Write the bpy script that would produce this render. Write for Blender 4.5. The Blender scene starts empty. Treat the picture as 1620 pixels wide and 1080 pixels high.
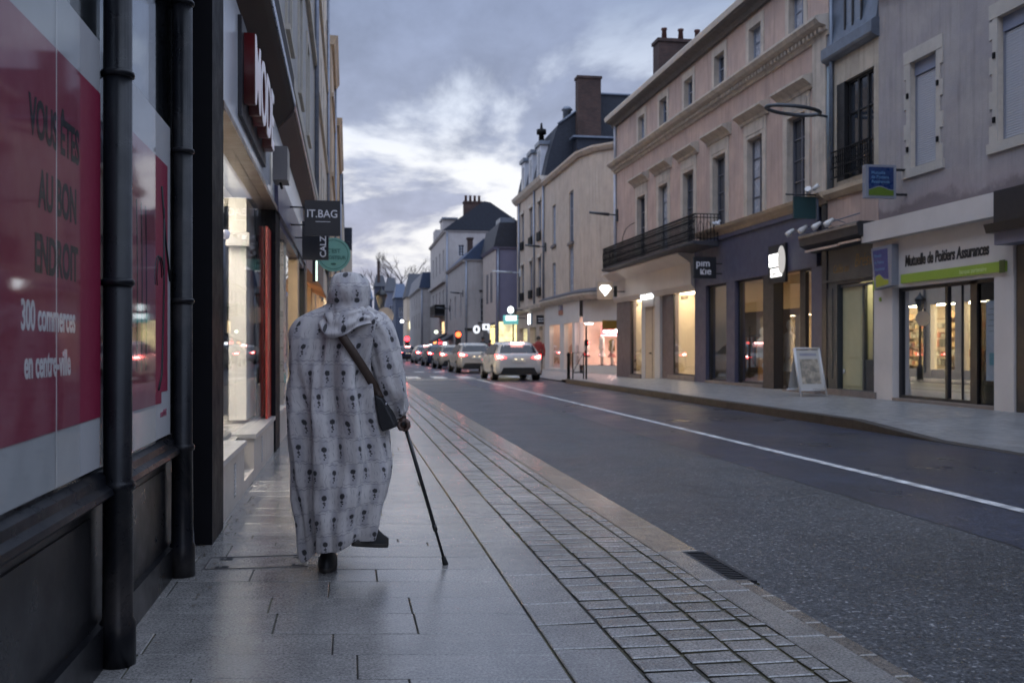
import bpy, bmesh, math, random
from mathutils import Vector, Matrix
random.seed(7)
R=math.radians; PI=math.pi
sc=bpy.context.scene
COL=sc.collection
# ---------------------------------------------------------------- camera
F_=1575.0; YAW=math.atan(259/F_); CH=1.2
cd=bpy.data.cameras.new('camera'); cam=bpy.data.objects.new('camera',cd); COL.objects.link(cam); sc.camera=cam
cd.sensor_width=36; cd.lens=36*F_/1620; cd.clip_end=2000; cd.clip_start=0.05
cd.shift_y=11/1620
cam.location=(0,0,CH); cam.rotation_euler=(PI/2,0,-YAW)
cd.dof.use_dof=True; cd.dof.focus_distance=5.35; cd.dof.aperture_fstop=3.8
# ---------------------------------------------------------------- view, world, sun
vs=sc.view_settings; vs.view_transform='Standard'; vs.look='None'; vs.gamma=1; vs.exposure=0.0
sc.render.film_transparent=False
W=bpy.data.worlds.new('World'); sc.world=W; W.use_nodes=True
nt=W.node_tree; nt.nodes.clear()
def N(t,ty,**k):
    n=t.nodes.new(ty)
    for a,b in k.items(): setattr(n,a,b)
    return n
class G:
    """tiny node-graph helper"""
    def __init__(s,t): s.t=t
    def put(s,sock,v):
        if v is None: return
        if isinstance(v,bpy.types.NodeSocket): s.t.links.new(v,sock)
        else:
            if hasattr(sock.default_value,'__len__') and not hasattr(v,'__len__'): v=(v,)*len(sock.default_value)
            if hasattr(v,'__len__') and len(v)==3 and len(sock.default_value)==4: v=(*v,1)
            sock.default_value=v
    def m(s,op,a,b=None,c=None,clamp=False):
        n=N(s.t,'ShaderNodeMath',operation=op,use_clamp=clamp)
        for i,v in enumerate((a,b,c)):
            if v is not None: s.put(n.inputs[i],v)
        return n.outputs[0]
    def vm(s,op,a,b=None):
        n=N(s.t,'ShaderNodeVectorMath',operation=op); s.put(n.inputs[0],a)
        if b is not None: s.put(n.inputs['Scale'] if op=='SCALE' else n.inputs[1],b)
        return n.outputs['Value'] if op in('LENGTH','DOT_PRODUCT','DISTANCE') else n.outputs[0]
    def mix(s,f,a,b,bt='MIX'):
        n=N(s.t,'ShaderNodeMix',data_type='RGBA',blend_type=bt)
        s.put(n.inputs[0],f); s.put(n.inputs[6],a); s.put(n.inputs[7],b); return n.outputs[2]
    def noise(s,v,sc_,det=4,rough=.5,dist=0,col=False):
        n=N(s.t,'ShaderNodeTexNoise'); s.put(n.inputs['Vector'],v); n.inputs['Scale'].default_value=sc_
        n.inputs['Detail'].default_value=det; n.inputs['Roughness'].default_value=rough; n.inputs['Distortion'].default_value=dist
        return n.outputs[1 if col else 0]
    def ramp(s,f,pts,interp='LINEAR'):
        n=N(s.t,'ShaderNodeValToRGB'); s.put(n.inputs[0],f); cr=n.color_ramp; cr.interpolation=interp
        while len(cr.elements)<len(pts): cr.elements.new(.5)
        for e,(p,c) in zip(cr.elements,pts):
            e.position=p; e.color=(c,c,c,1) if not hasattr(c,'__len__') else (*c,1)
        return n.outputs[0]
    def mr(s,v,a,b,c=0,d=1,st=False):
        n=N(s.t,'ShaderNodeMapRange',interpolation_type='SMOOTHSTEP' if st else 'LINEAR')
        for i,x in enumerate((v,a,b,c,d)): s.put(n.inputs[i],x)
        return n.outputs[0]
    def sep(s,v):
        n=N(s.t,'ShaderNodeSeparateXYZ'); s.put(n.inputs[0],v); return n.outputs
    def comb(s,x,y,z):
        n=N(s.t,'ShaderNodeCombineXYZ')
        for i,v in enumerate((x,y,z)): s.put(n.inputs[i],v)
        return n.outputs[0]
g=G(nt)
SUN_EL,SUN_AZ=R(38),R(250)      # soft light of the overcast evening sky, from over the left-hand roofs behind
sky=N(nt,'ShaderNodeTexSky',sky_type='NISHITA'); sky.sun_disc=False; sky.sun_elevation=SUN_EL; sky.sun_rotation=SUN_AZ
sky.air_density=1.5; sky.dust_density=2
bg1=N(nt,'ShaderNodeBackground'); bg1.inputs[1].default_value=0.05; nt.links.new(sky.outputs[0],bg1.inputs[0])
D=N(nt,'ShaderNodeTexCoord').outputs['Generated']
x,y,z=g.sep(D)
zc=g.m('ADD',g.m('MAXIMUM',z,0),.13)
P=g.comb(g.m('DIVIDE',x,zc),g.m('MULTIPLY',g.m('DIVIDE',y,zc),.50),0.0)
n1=g.noise(P,1.55,9,.56,.35)
n2=g.noise(P,.38,3,.5,.1)
nn=g.m('ADD',g.m('MULTIPLY',n1,.72),g.m('MULTIPLY',n2,.38))
# gap colour and cloud colour by elevation (z = sin elevation)
gap=g.ramp(z,[(0,(.40,.41,.48)),(.05,(.50,.50,.54)),(.10,(.60,.595,.60)),(.18,(.60,.61,.64)),(.23,(.50,.54,.62)),(.33,(.215,.265,.375)),(.6,(.30,.36,.50)),(1,(.38,.45,.60))])
cld=g.ramp(z,[(0,(.27,.275,.35)),(.05,(.30,.305,.38)),(.12,(.27,.285,.37)),(.19,(.24,.27,.36)),(.245,(.20,.23,.32)),(.33,(.185,.222,.325)),(.6,(.26,.31,.43)),(1,(.38,.45,.58))])
thr=g.ramp(z,[(0,.44),(.055,.50),(.09,.555),(.14,.56),(.19,.525),(.24,.47),(.33,.42),(.6,.45),(1,.5)])
mask=g.mr(g.m('SUBTRACT',nn,thr),-.035,.045,0,1,True)
fine=g.noise(P,5,6,.6,.2)
ccol=g.mix(1,cld,g.mr(fine,.25,.75,.80,1.2),'MULTIPLY')
col=g.mix(mask,gap,ccol)
# the sky over and behind the viewer is brighter than the cloud bank ahead
back=g.mr(y,.75,-.4,1.0,1.95,True)
up=g.mr(z,.35,.8,1.0,1.5,True)
col=g.mix(1,col,g.m('MULTIPLY',back,up),'MULTIPLY')
low=g.mr(z,-.02,.0,0,1)
col=g.mix(low,(.05,.05,.06),col)
bg2=N(nt,'ShaderNodeBackground'); nt.links.new(col,bg2.inputs[0]); bg2.inputs[1].default_value=1.75
ad=N(nt,'ShaderNodeAddShader'); nt.links.new(bg1.outputs[0],ad.inputs[0]); nt.links.new(bg2.outputs[0],ad.inputs[1])
mx=N(nt,'ShaderNodeMixShader'); mx.inputs[0].default_value=.93
nt.links.new(bg1.outputs[0],mx.inputs[1]); nt.links.new(bg2.outputs[0],mx.inputs[2])
wo=N(nt,'ShaderNodeOutputWorld'); nt.links.new(mx.outputs[0],wo.inputs[0])
sl=bpy.data.lights.new('sun','SUN'); sl.energy=.5; sl.angle=R(70); sl.color=(.82,.88,1)
so=bpy.data.objects.new('sun',sl); COL.objects.link(so)
so.rotation_euler=(R(52),0,R(-62))   # light travels towards +X, +Y and down
# ---------------------------------------------------------------- materials
MATS={}
def newmat(name):
    m=bpy.data.materials.new(name); m.use_nodes=True; t=m.node_tree; b=t.nodes['Principled BSDF']
    return m,G(t),b
def mat(name,col,rough=.6,var=.12,scale=3.0,bump=0.0,bscale=60.0,metal=0,spec=.5,streak=0,tone=False,coat=0,local=False,dirt=0,col2=None,rv=1):
    if name in MATS: return MATS[name]
    m,g,b=newmat(name); MATS[name]=m
    tc=N(g.t,'ShaderNodeTexCoord'); pos=tc.outputs['Object'] if local else N(g.t,'ShaderNodeNewGeometry').outputs['Position']
    n=g.noise(pos,scale,6,.62)
    c=g.mix(1,(*col,1),g.mr(n,.3,.7,1-var,1+var),'MULTIPLY')
    if col2: c=g.mix(g.mr(g.noise(pos,scale*.6,5,.6),.45,.62,0,1),c,(*col2,1))
    if streak:
        px,py,pz=g.sep(pos)
        st=g.noise(g.comb(g.m('MULTIPLY',px,3),g.m('MULTIPLY',py,3),g.m('MULTIPLY',pz,.25)),2.2,5,.6)
        c=g.mix(1,c,g.mr(st,.48,.75,1,1-streak),'MULTIPLY')
    if dirt:
        d=g.noise(pos,scale*.35,7,.7,.6)
        c=g.mix(g.m('MULTIPLY',g.mr(d,.5,.7,0,1),dirt),c,(.10,.085,.075,1))
    if tone:
        at=N(g.t,'ShaderNodeAttribute',attribute_name='tone')
        c=g.mix(1,c,at.outputs['Color'],'MULTIPLY')
    g.t.links.new(c,b.inputs['Base Color'])
    r=g.mr(g.noise(pos,scale*2.3,4,.6),.3,.7,max(.02,rough-.08*rv),min(1,rough+.08*rv)); g.t.links.new(r,b.inputs['Roughness'])
    b.inputs['Metallic'].default_value=metal; b.inputs['Specular IOR Level'].default_value=spec
    if coat: b.inputs['Coat Weight'].default_value=coat; b.inputs['Coat Roughness'].default_value=.05
    if bump:
        bn=N(g.t,'ShaderNodeBump'); bn.inputs['Strength'].default_value=min(1,bump); bn.inputs['Distance'].default_value=.01*max(1,bump)
        g.t.links.new(g.noise(pos,bscale,5,.65),bn.inputs['Height']); g.t.links.new(bn.outputs[0],b.inputs['Normal'])
    return m
def emat(name,col,strength,base=(.5,.5,.5),var=0,scale=4):
    if name in MATS: return MATS[name]
    m,g,b=newmat(name); MATS[name]=m
    b.inputs['Base Color'].default_value=(*base,1); b.inputs['Emission Color'].default_value=(*col,1); b.inputs['Emission Strength'].default_value=strength
    if var:
        n=g.noise(N(g.t,'ShaderNodeNewGeometry').outputs['Position'],scale,3)
        g.t.links.new(g.mr(n,.3,.7,strength*(1-var),strength*(1+var)),b.inputs['Emission Strength'])
    return m
def glass(name,tint=(.96,.97,.97),ior=1.5,boost=1.0,rough=.0,base=0.0):
    if name in MATS: return MATS[name]
    m,g,b=newmat(name); MATS[name]=m; t=g.t; t.nodes.remove(b)
    tr=N(t,'ShaderNodeBsdfTransparent'); tr.inputs[0].default_value=(*tint,1)
    gl=N(t,'ShaderNodeBsdfGlossy'); gl.inputs['Roughness'].default_value=rough; gl.inputs[0].default_value=(.95,.97,1,1)
    ge=N(t,'ShaderNodeNewGeometry'); c=g.m('ABSOLUTE',g.vm('DOT_PRODUCT',ge.outputs['Incoming'],ge.outputs['Normal']))
    f=g.m('ADD',g.m('MULTIPLY',g.m('POWER',g.m('SUBTRACT',1,c),4.2),boost*.55),.035+base,clamp=True)   # Schlick, one of the pane's two faces
    mx=N(t,'ShaderNodeMixShader'); t.links.new(f,mx.inputs[0]); t.links.new(tr.outputs[0],mx.inputs[1]); t.links.new(gl.outputs[0],mx.inputs[2])
    t.links.new(mx.outputs[0],t.nodes['Material Output'].inputs[0]); return m
GLASS=lambda:glass('shop_glass',(.93,.95,.94),1.5,1.5,0,.04)
BAYGLASS=lambda:glass('bay_glass',(.9,.92,.92),1.5,1.25,.02,.0)
# ---------------------------------------------------------------- frames and mesh builder
class Fr:
    """a facade frame: u along p0->p1, v up, w outwards. For flip, outward is the other side."""
    def __init__(s,p0,p1,side=1,z0=0):
        s.o=Vector((p0[0],p0[1],z0)); d=Vector((p1[0]-p0[0],p1[1]-p0[1],0)); s.L=d.length; s.u=d.normalized()
        s.n=Vector((-s.u.y,s.u.x,0))*side; s.side=side
    def p(s,u,v,w=0): return s.o+s.u*u+Vector((0,0,v))+s.n*w
FR=Fr((11.2,0),(11.2,1),1)      # right facades, outward -X, u = world Y
FL=Fr((-.85,0),(-.85,1),-1)     # left facades, outward +X, u = world Y
FW=Fr((0,0),(1,0),-1)           # world axes: u=x, w=-y
SPLIT={'portal_pillar','pier','pillar','window_glass','pilaster','step','downpipe','display_panel','lit_panel','ceiling_lamp','window_sill','spot_lamp','garments','door_surround','display_shelf_x','kerb_x','window_pier','inner_column','bracket','cornice','post','sill_x'}
class MB:
    def __init__(s): s.v=[];s.f=[];s.mi=[];s.ms=[];s.smooth=[];s.tone=None
    def M(s,m):
        if m not in s.ms: s.ms.append(m)
        return s.ms.index(m)
    def face(s,pts,m,smooth=False):
        i=len(s.v); s.v+= [tuple(p) for p in pts]; s.f.append(tuple(range(i,i+len(pts)))); s.mi.append(s.M(m)); s.smooth.append(smooth)
    def mesh(s,vs,fs,m,smooth=False):
        i=len(s.v); s.v+=[tuple(p) for p in vs]; mi=s.M(m)
        for f in fs: s.f.append(tuple(i+k for k in f)); s.mi.append(mi); s.smooth.append(smooth)
    def box(s,x0,x1,y0,y1,z0,z1,m):
        vs=[(x,y,z) for x in(x0,x1) for y in(y0,y1) for z in(z0,z1)]
        s.mesh(vs,[(0,1,3,2),(4,6,7,5),(0,4,5,1),(2,3,7,6),(0,2,6,4),(1,5,7,3)],m); return s
    def fbox(s,F,u0,u1,v0,v1,w0,w1,m):
        vs=[F.p(u,v,w) for u in(u0,u1) for v in(v0,v1) for w in(w0,w1)]
        s.mesh(vs,[(0,1,3,2),(4,6,7,5),(0,4,5,1),(2,3,7,6),(0,2,6,4),(1,5,7,3)],m); return s
    def prism(s,F,prof,u0,u1,m):
        """profile [(w,v)] swept along u"""
        n=len(prof); vs=[F.p(u0,v,w) for w,v in prof]+[F.p(u1,v,w) for w,v in prof]
        s.mesh(vs,[(i,(i+1)%n,n+(i+1)%n,n+i) for i in range(n)]+[tuple(range(n)),tuple(range(n,2*n))],m); return s
    def poly(s,F,pts,w0,w1,m):
        """outline [(u,v)] extruded in w"""
        n=len(pts); vs=[F.p(u,v,w0) for u,v in pts]+[F.p(u,v,w1) for u,v in pts]
        s.mesh(vs,[(i,(i+1)%n,n+(i+1)%n,n+i) for i in range(n)]+[tuple(range(n)),tuple(range(n,2*n))],m); return s
    def tube(s,pts,r,m,n=8,cap=True):
        pts=[Vector(p) for p in pts]; rs=r if hasattr(r,'__len__') else [r]*len(pts); vs=[];fs=[]
        for i,p in enumerate(pts):
            d=(pts[min(i+1,len(pts)-1)]-pts[max(i-1,0)]).normalized()
            a=d.orthogonal().normalized() if i==0 else (a-d*a.dot(d)).normalized()
            b=d.cross(a)
            for k in range(n):
                t=2*PI*k/n; vs.append(p+(a*math.cos(t)+b*math.sin(t))*rs[i])
        for i in range(len(pts)-1):
            for k in range(n): fs.append((i*n+k,i*n+(k+1)%n,(i+1)*n+(k+1)%n,(i+1)*n+k))
        s.mesh(vs,fs,m,True)
        if cap: s.face([vs[k] for k in range(n)],m); s.face([vs[-n+k] for k in range(n)],m)
        return s
    def lathe(s,c,prof,m,n=20):
        """prof [(r,z)] about vertical axis at c"""
        vs=[];fs=[]
        for r,z in prof:
            for k in range(n):
                t=2*PI*k/n; vs.append((c[0]+r*math.cos(t),c[1]+r*math.sin(t),c[2]+z))
        for i in range(len(prof)-1):
            for k in range(n): fs.append((i*n+k,i*n+(k+1)%n,(i+1)*n+(k+1)%n,(i+1)*n+k))
        s.mesh(vs,fs,m,True); s.face(vs[:n],m); s.face(vs[-n:],m); return s
    def islands(s):
        par={}
        def find(a):
            while par.setdefault(a,a)!=a: a=par[a]
            return a
        key=lambda i:tuple(round(c,4) for c in s.v[i])
        for f in s.f:
            k0=find(key(f[0]))
            for i in f[1:]:
                k=find(key(i))
                if k!=k0: par[k]=k0
        gs={}
        for n,f in enumerate(s.f): gs.setdefault(find(key(f[0])),[]).append(n)
        return list(gs.values())
    def build(s,name,parent=None,loc=None,recalc=True,bevel=0):
        if name in SPLIT and parent is not None:
            gs=s.islands()
            if len(gs)>1:
                first=None
                for g_ in gs:
                    q=MB(); idx={}
                    for n in g_:
                        ff=[]
                        for i in s.f[n]:
                            if i not in idx: idx[i]=len(q.v); q.v.append(s.v[i])
                            ff.append(idx[i])
                        q.f.append(tuple(ff)); q.mi.append(q.M(s.ms[s.mi[n]])); q.smooth.append(s.smooth[n])
                    o=q.build1(name,parent,loc,recalc,bevel); first=first or o
                return first
        return s.build1(name,parent,loc,recalc,bevel)
    def build1(s,name,parent=None,loc=None,recalc=True,bevel=0):
        me=bpy.data.meshes.new(name); me.from_pydata(s.v,[],s.f)
        for m in s.ms: me.materials.append(m)
        me.polygons.foreach_set('material_index',s.mi); me.polygons.foreach_set('use_smooth',s.smooth)
        if s.tone is not None:
            ca=me.color_attributes.new('tone','FLOAT_COLOR','POINT')
            ca.data.foreach_set('color',[c for t in s.tone for c in (t[0],t[1],t[2],1)])
        if recalc:
            bm=bmesh.new(); bm.from_mesh(me); bmesh.ops.remove_doubles(bm,verts=bm.verts,dist=1e-5) if s.tone is None else None
            bmesh.ops.recalc_face_normals(bm,faces=bm.faces); bm.to_mesh(me); bm.free()
        me.update()
        o=bpy.data.objects.new(name,me); COL.objects.link(o)
        if parent: o.parent=parent
        if loc: o.location=loc
        if parent is not None and loc is None:
            o.matrix_parent_inverse=Matrix.Translation(-Vector(parent.location)) if parent.rotation_euler.z==0 else (Matrix.Translation(parent.location)@parent.rotation_euler.to_matrix().to_4x4()).inverted()
        if bevel:
            b=o.modifiers.new('b','BEVEL'); b.width=bevel; b.segments=2; b.limit_method='ANGLE'
        return o
def tag(o,label=None,cat=None,group=None,kind=None):
    if label:o['label']=label
    if cat:o['category']=cat
    if group:o['group']=group
    if kind:o['kind']=kind
    return o
def thing(name,loc,label,cat,group=None,rz=0):
    o=bpy.data.objects.new(name,None); COL.objects.link(o); o.location=loc; o.rotation_euler=(0,0,rz); o.empty_display_size=.2
    return tag(o,label,cat,group)
def copy_tree(o,parent=None):
    c=o.copy(); COL.objects.link(c)
    if parent: c.parent=parent
    for ch in [q for q in bpy.data.objects if q.parent==o]: copy_tree(ch,c)
    return c
def text(F,s,u,v,size,w,m,name='lettering',parent=None,ex=.01,off=0.0,sx=1.0,align='LEFT',shear=0,rot=0,z=None):
    cu=bpy.data.curves.new('t','FONT'); cu.body=s; cu.size=size; cu.extrude=ex; cu.offset=off; cu.align_x=align; cu.shear=shear; cu.resolution_u=4
    o=bpy.data.objects.new('t',cu); COL.objects.link(o)
    bpy.context.view_layer.update()
    me=bpy.data.meshes.new_from_object(o.evaluated_get(bpy.context.evaluated_depsgraph_get()))
    bpy.data.objects.remove(o)
    rd=F.u if F.u.cross(Vector((0,0,1))).dot(F.n)>0 else -F.u
    X=rd*sx; Yv=Vector((0,0,1)); p=F.p(u,v,w)
    M=Matrix(((X.x,Yv.x,F.n.x,p.x),(X.y,Yv.y,F.n.y,p.y),(X.z,Yv.z,F.n.z,p.z),(0,0,0,1)))
    if rot: M=M@Matrix.Rotation(rot,4,'Z')
    me.transform(M); me.materials.clear(); me.materials.append(m); me.name=name
    o=bpy.data.objects.new(name,me); COL.objects.link(o)
    if parent:
        o.parent=parent; o.matrix_parent_inverse=(Matrix.Translation(parent.location)@parent.rotation_euler.to_matrix().to_4x4()).inverted()
    return o
def wallmesh(F,u0,u1,v0,v1,ops,m,depth=.25,mb=None,mr=None,w=0):
    mb=mb or MB(); mr=mr or m
    us=sorted({u0,u1,*[a for o in ops for a in o[:2]]}); vs_=sorted({v0,v1,*[a for o in ops for a in o[2:4]]})
    us=[a for a in us if u0<=a<=u1]; vs_=[a for a in vs_ if v0<=a<=v1]
    for i in range(len(us)-1):
        for j in range(len(vs_)-1):
            cu,cv=(us[i]+us[i+1])/2,(vs_[j]+vs_[j+1])/2
            if any(o[0]<cu<o[1] and o[2]<cv<o[3] for o in ops): continue
            mb.face([F.p(us[i],vs_[j],w),F.p(us[i+1],vs_[j],w),F.p(us[i+1],vs_[j+1],w),F.p(us[i],vs_[j+1],w)],m)
    for a,b,c,d in [o[:4] for o in ops]:
        e=w-depth
        for q in (((a,c),(a,d)),((b,c),(b,d)),((a,c),(b,c)),((a,d),(b,d))):
            mb.face([F.p(*q[0],w),F.p(*q[1],w),F.p(*q[1],e),F.p(*q[0],e)],mr)
    return mb
def window(F,a,b,c,d,parent,depth=.18,fm=None,pm=None,nv=1,nh=3,fw=.05,curtain=None,name='window'):
    """frame part with its pane (sub-part) set back in an opening"""
    fm=fm or mat('window_paint',(.36,.38,.42),.5); mb=MB(); w=-depth
    mb.fbox(F,a,b,c,c+fw,w-.04,w+.03,fm); mb.fbox(F,a,b,d-fw,d,w-.04,w+.03,fm)
    mb.fbox(F,a,a+fw,c+fw,d-fw,w-.04,w+.03,fm); mb.fbox(F,b-fw,b,c+fw,d-fw,w-.04,w+.03,fm)
    for i in range(nv):
        u=a+(b-a)*(i+1)/(nv+1); mb.fbox(F,u-fw*.5,u+fw*.5,c+fw,d-fw,w-.035,w+.025,fm)
    for j in range(nh):
        v=c+(d-c)*(j+1)/(nh+1); mb.fbox(F,a+fw,b-fw,v-fw*.28,v+fw*.28,w-.03,w+.015,fm)
    o=mb.build(name,parent)
    p=MB(); p.fbox(F,a+.01,b-.01,c+.01,d-.01,w-.03,w-.015,pm or mat('dark_pane',(.035,.04,.055),.06,.3,1.5,spec=.8))
    if curtain:
        cm=mat('curtain_grey',(.36,.38,.44),.25,.2,4,spec=.8); k=curtain
        if k in(1,3): p.fbox(F,a+.02,a+(b-a)*.42,c+.01,d-.02,w-.02,w-.011,cm)
        if k in(2,3): p.fbox(F,a+(b-a)*.58,b-.02,c+.01,d-.02,w-.02,w-.011,cm)
        if k==4: p.fbox(F,a+.02,b-.02,c+(d-c)*.45,d-.02,w-.02,w-.011,cm)
        if k==5: p.fbox(F,a+.02,b-.02,c+.01,d-.02,w-.02,w-.011,cm)
    po=p.build('pane',o); return o
def body_back(F,u0,u1,v0,v1,dep,m,mb,top=True,ends=(1,1),w=0):
    """the rest of a building's block: back, ends and top"""
    P=lambda u,v,ww:F.p(u,v,ww)
    mb.face([P(u0,v0,-dep),P(u1,v0,-dep),P(u1,v1,-dep),P(u0,v1,-dep)],m)
    if ends[0]: mb.face([P(u0,v0,w),P(u0,v0,-dep),P(u0,v1,-dep),P(u0,v1,w)],m)
    if ends[1]: mb.face([P(u1,v0,w),P(u1,v0,-dep),P(u1,v1,-dep),P(u1,v1,w)],m)
    if top: mb.face([P(u0,v1,w),P(u1,v1,w),P(u1,v1,-dep),P(u0,v1,-dep)],m)
def room(F,u0,u1,v0,v1,w0,w1,parent,wall,floor,ceil,lamps,lm,name='interior',lw=None):
    """shop interior behind a window: w0 (front) > w1 (back)"""
    mb=MB(); P=F.p
    mb.face([P(u0,v0,w1),P(u1,v0,w1),P(u1,v1,w1),P(u0,v1,w1)],wall)
    mb.face([P(u0,v0,w0),P(u0,v0,w1),P(u0,v1,w1),P(u0,v1,w0)],wall); mb.face([P(u1,v0,w0),P(u1,v0,w1),P(u1,v1,w1),P(u1,v1,w0)],wall)
    mb.face([P(u0,v0,w0),P(u1,v0,w0),P(u1,v0,w1),P(u0,v0,w1)],floor); mb.face([P(u0,v1,w0),P(u1,v1,w0),P(u1,v1,w1),P(u0,v1,w1)],ceil)
    r=mb.build(name,parent,recalc=False)
    for (a,b,c,d) in lamps:   # u0,u1,w0,w1
        l=MB(); l.fbox(F,a,b,v1-.05,v1-.02,d,c,lm); l.build('ceiling_lamp',r)
    return r
# ================================================================= GROUND
asph,g,b=newmat('asphalt'); MATS['asphalt']=asph
pos=N(g.t,'ShaderNodeNewGeometry').outputs['Position']; px,py,pz=g.sep(pos)
lane=g.mr(g.m('ADD',px,g.m('MULTIPLY',g.noise(pos,1.5,3),.06)),4.10,4.14)       # older rough lane | newer smooth lane
chip=g.noise(pos,60,4,.72); fleck=g.mr(g.noise(pos,40,2,.5),.62,.68,0,1); coarse=g.noise(pos,22,3,.6); big=g.noise(pos,.7,5,.6); mid=g.noise(pos,6,4,.6)
cA=g.mix(g.mr(chip,.38,.64),(.006,.007,.009),(.078,.080,.088)); cB=g.mix(g.mr(chip,.38,.64),(.008,.010,.020),(.045,.050,.078))
cA=g.mix(g.m('MULTIPLY',fleck,.75),cA,(.27,.27,.28)); c=g.mix(lane,cA,cB); c=g.mix(1,c,g.mr(coarse,.35,.65,.62,1.4),'MULTIPLY'); c=g.mix(1,c,g.mr(big,.3,.7,.75,1.25),'MULTIPLY'); c=g.mix(1,c,g.mr(mid,.3,.7,.9,1.1),'MULTIPLY')
seam=g.m('LESS_THAN',g.m('ABSOLUTE',g.m('SUBTRACT',g.m('ADD',px,g.m('MULTIPLY',g.noise(pos,3,4),.08)),4.13)),.013)
seam2=g.m('MULTIPLY',g.m('LESS_THAN',g.m('ABSOLUTE',g.m('SUBTRACT',g.m('ADD',px,g.m('MULTIPLY',g.noise(pos,3,4),.10)),6.55)),.012),g.m('LESS_THAN',py,13.0))
# tyre-polished tracks, an old trench patch, hairline cracks and oil drips
trk=g.m('ADD',g.m('MULTIPLY',g.mr(g.m('ABSOLUTE',g.m('SUBTRACT',px,2.95)),.0,.42,1,0,True),.5),g.m('MULTIPLY',g.m('ADD',g.mr(g.m('ABSOLUTE',g.m('SUBTRACT',px,5.55)),.0,.35,1,0,True),g.mr(g.m('ABSOLUTE',g.m('SUBTRACT',px,6.95)),.0,.35,1,0,True)),.5))
c=g.mix(g.m('MULTIPLY',trk,g.mr(g.noise(g.comb(px,g.m('MULTIPLY',py,.15),0),2,4),.3,.7,.1,.7)),c,(.020,.021,.027))
cv=N(g.t,'ShaderNodeTexVoronoi',feature='DISTANCE_TO_EDGE'); cv.inputs['Scale'].default_value=.33; g.t.links.new(g.vm('ADD',pos,g.vm('SCALE',g.noise(pos,1.6,5,.6,col=True),.9)),cv.inputs['Vector'])
crk=g.m('MULTIPLY',g.mr(cv.outputs['Distance'],.0,.006,1,0),g.mr(g.noise(pos,.5,2),.48,.56,0,.85))
oil=g.m('MULTIPLY',g.mr(g.noise(pos,2.3,4,.7,.5),.62,.70,0,.45),g.mr(g.m('ABSOLUTE',g.m('SUBTRACT',px,6.25)),.2,.7,1,0))
c=g.mix(g.m('MAXIMUM',crk,oil),c,(.008,.008,.010))
ptch=g.m('MULTIPLY',g.m('LESS_THAN',g.m('ABSOLUTE',g.m('SUBTRACT',py,17.2)),1.1),g.m('LESS_THAN',g.m('ABSOLUTE',g.m('SUBTRACT',px,6.9)),.45)); c=g.mix(g.m('MULTIPLY',ptch,.5),c,(.012,.012,.015))
c=g.mix(g.m('MAXIMUM',seam,seam2),c,(.004,.004,.005))
vor=N(g.t,'ShaderNodeTexVoronoi'); vor.inputs['Scale'].default_value=2.1; g.t.links.new(pos,vor.inputs['Vector'])
vc=g.sep(vor.outputs['Color'])
gum=g.m('MULTIPLY',g.m('LESS_THAN',g.m('ADD',vor.outputs['Distance'],g.m('MULTIPLY',g.noise(pos,30,2),.03)),g.m('MULTIPLY',vc[1],.055)),g.m('GREATER_THAN',vc[0],.62))
c=g.mix(g.m('MULTIPLY',gum,g.m('SUBTRACT',1,lane)),c,(.30,.30,.31))
g.t.links.new(c,b.inputs['Base Color']); g.t.links.new(g.m('ADD',g.mr(lane,0,1,.40,.30),g.mr(big,.3,.7,-.05,.10)),b.inputs['Roughness']); b.inputs['Specular IOR Level'].default_value=.38
bn=N(g.t,'ShaderNodeBump'); bn.inputs['Strength'].default_value=.9; bn.inputs['Distance'].default_value=.006
g.t.links.new(g.m('ADD',chip,g.m('MULTIPLY',g.noise(pos,28,3),1.3)),bn.inputs['Height']); g.t.links.new(bn.outputs[0],b.inputs['Normal'])
ROADZ=-.03
gm=mat('ground_earth',(.07,.07,.075),.9)
mb=MB(); mb.face([(-400,-100,-.3),(500,-100,-.3),(500,900,-.3),(-400,900,-.3)],gm); tag(mb.build('ground',recalc=False),kind='structure')
mb=MB()
ys=[-30+2*i for i in range(150)]
for i in range(len(ys)-1): mb.face([(2.0,ys[i],ROADZ),(7.75,ys[i],ROADZ),(7.75,ys[i+1],ROADZ),(2.0,ys[i+1],ROADZ)],asph)
mb.face([(7.75,41.2,ROADZ-.001),(30,41.2,ROADZ-.001),(30,43.4,ROADZ-.001),(7.75,43.4,ROADZ-.001)],asph)
tag(mb.build('road',recalc=False),kind='structure')
# left pavement: flags, long border strip, setts, kerb flags and edging blocks, joints filled with moss and grit
stone,g,b=newmat('paving_stone'); MATS['stone']=stone
pos=N(g.t,'ShaderNodeNewGeometry').outputs['Position']
at=N(g.t,'ShaderNodeAttribute',attribute_name='tone').outputs['Color']
grain=g.noise(pos,85,4,.8); med=g.noise(pos,9,6,.65); lo=g.noise(pos,1.1,5,.65)
c=g.mix(g.mr(grain,.3,.7),(.065,.064,.066),(.345,.328,.31)); c=g.mix(1,c,at,'MULTIPLY')
c=g.mix(1,c,g.mr(lo,.3,.7,.80,1.2),'MULTIPLY'); c=g.mix(1,c,g.mr(med,.3,.7,.84,1.14),'MULTIPLY')
sp=g.mr(g.noise(pos,26,4,.7,.5),.66,.74,0,.55); c=g.mix(sp,c,(.055,.052,.05))
g.t.links.new(c,b.inputs['Base Color'])
r=g.m('ADD',g.mr(med,.3,.7,.09,.20),g.mr(grain,.3,.7,-.03,.09)); g.t.links.new(r,b.inputs['Roughness']); b.inputs['Specular IOR Level'].default_value=.85
bn=N(g.t,'ShaderNodeBump'); bn.inputs['Strength'].default_value=.35; bn.inputs['Distance'].default_value=.0016
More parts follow.
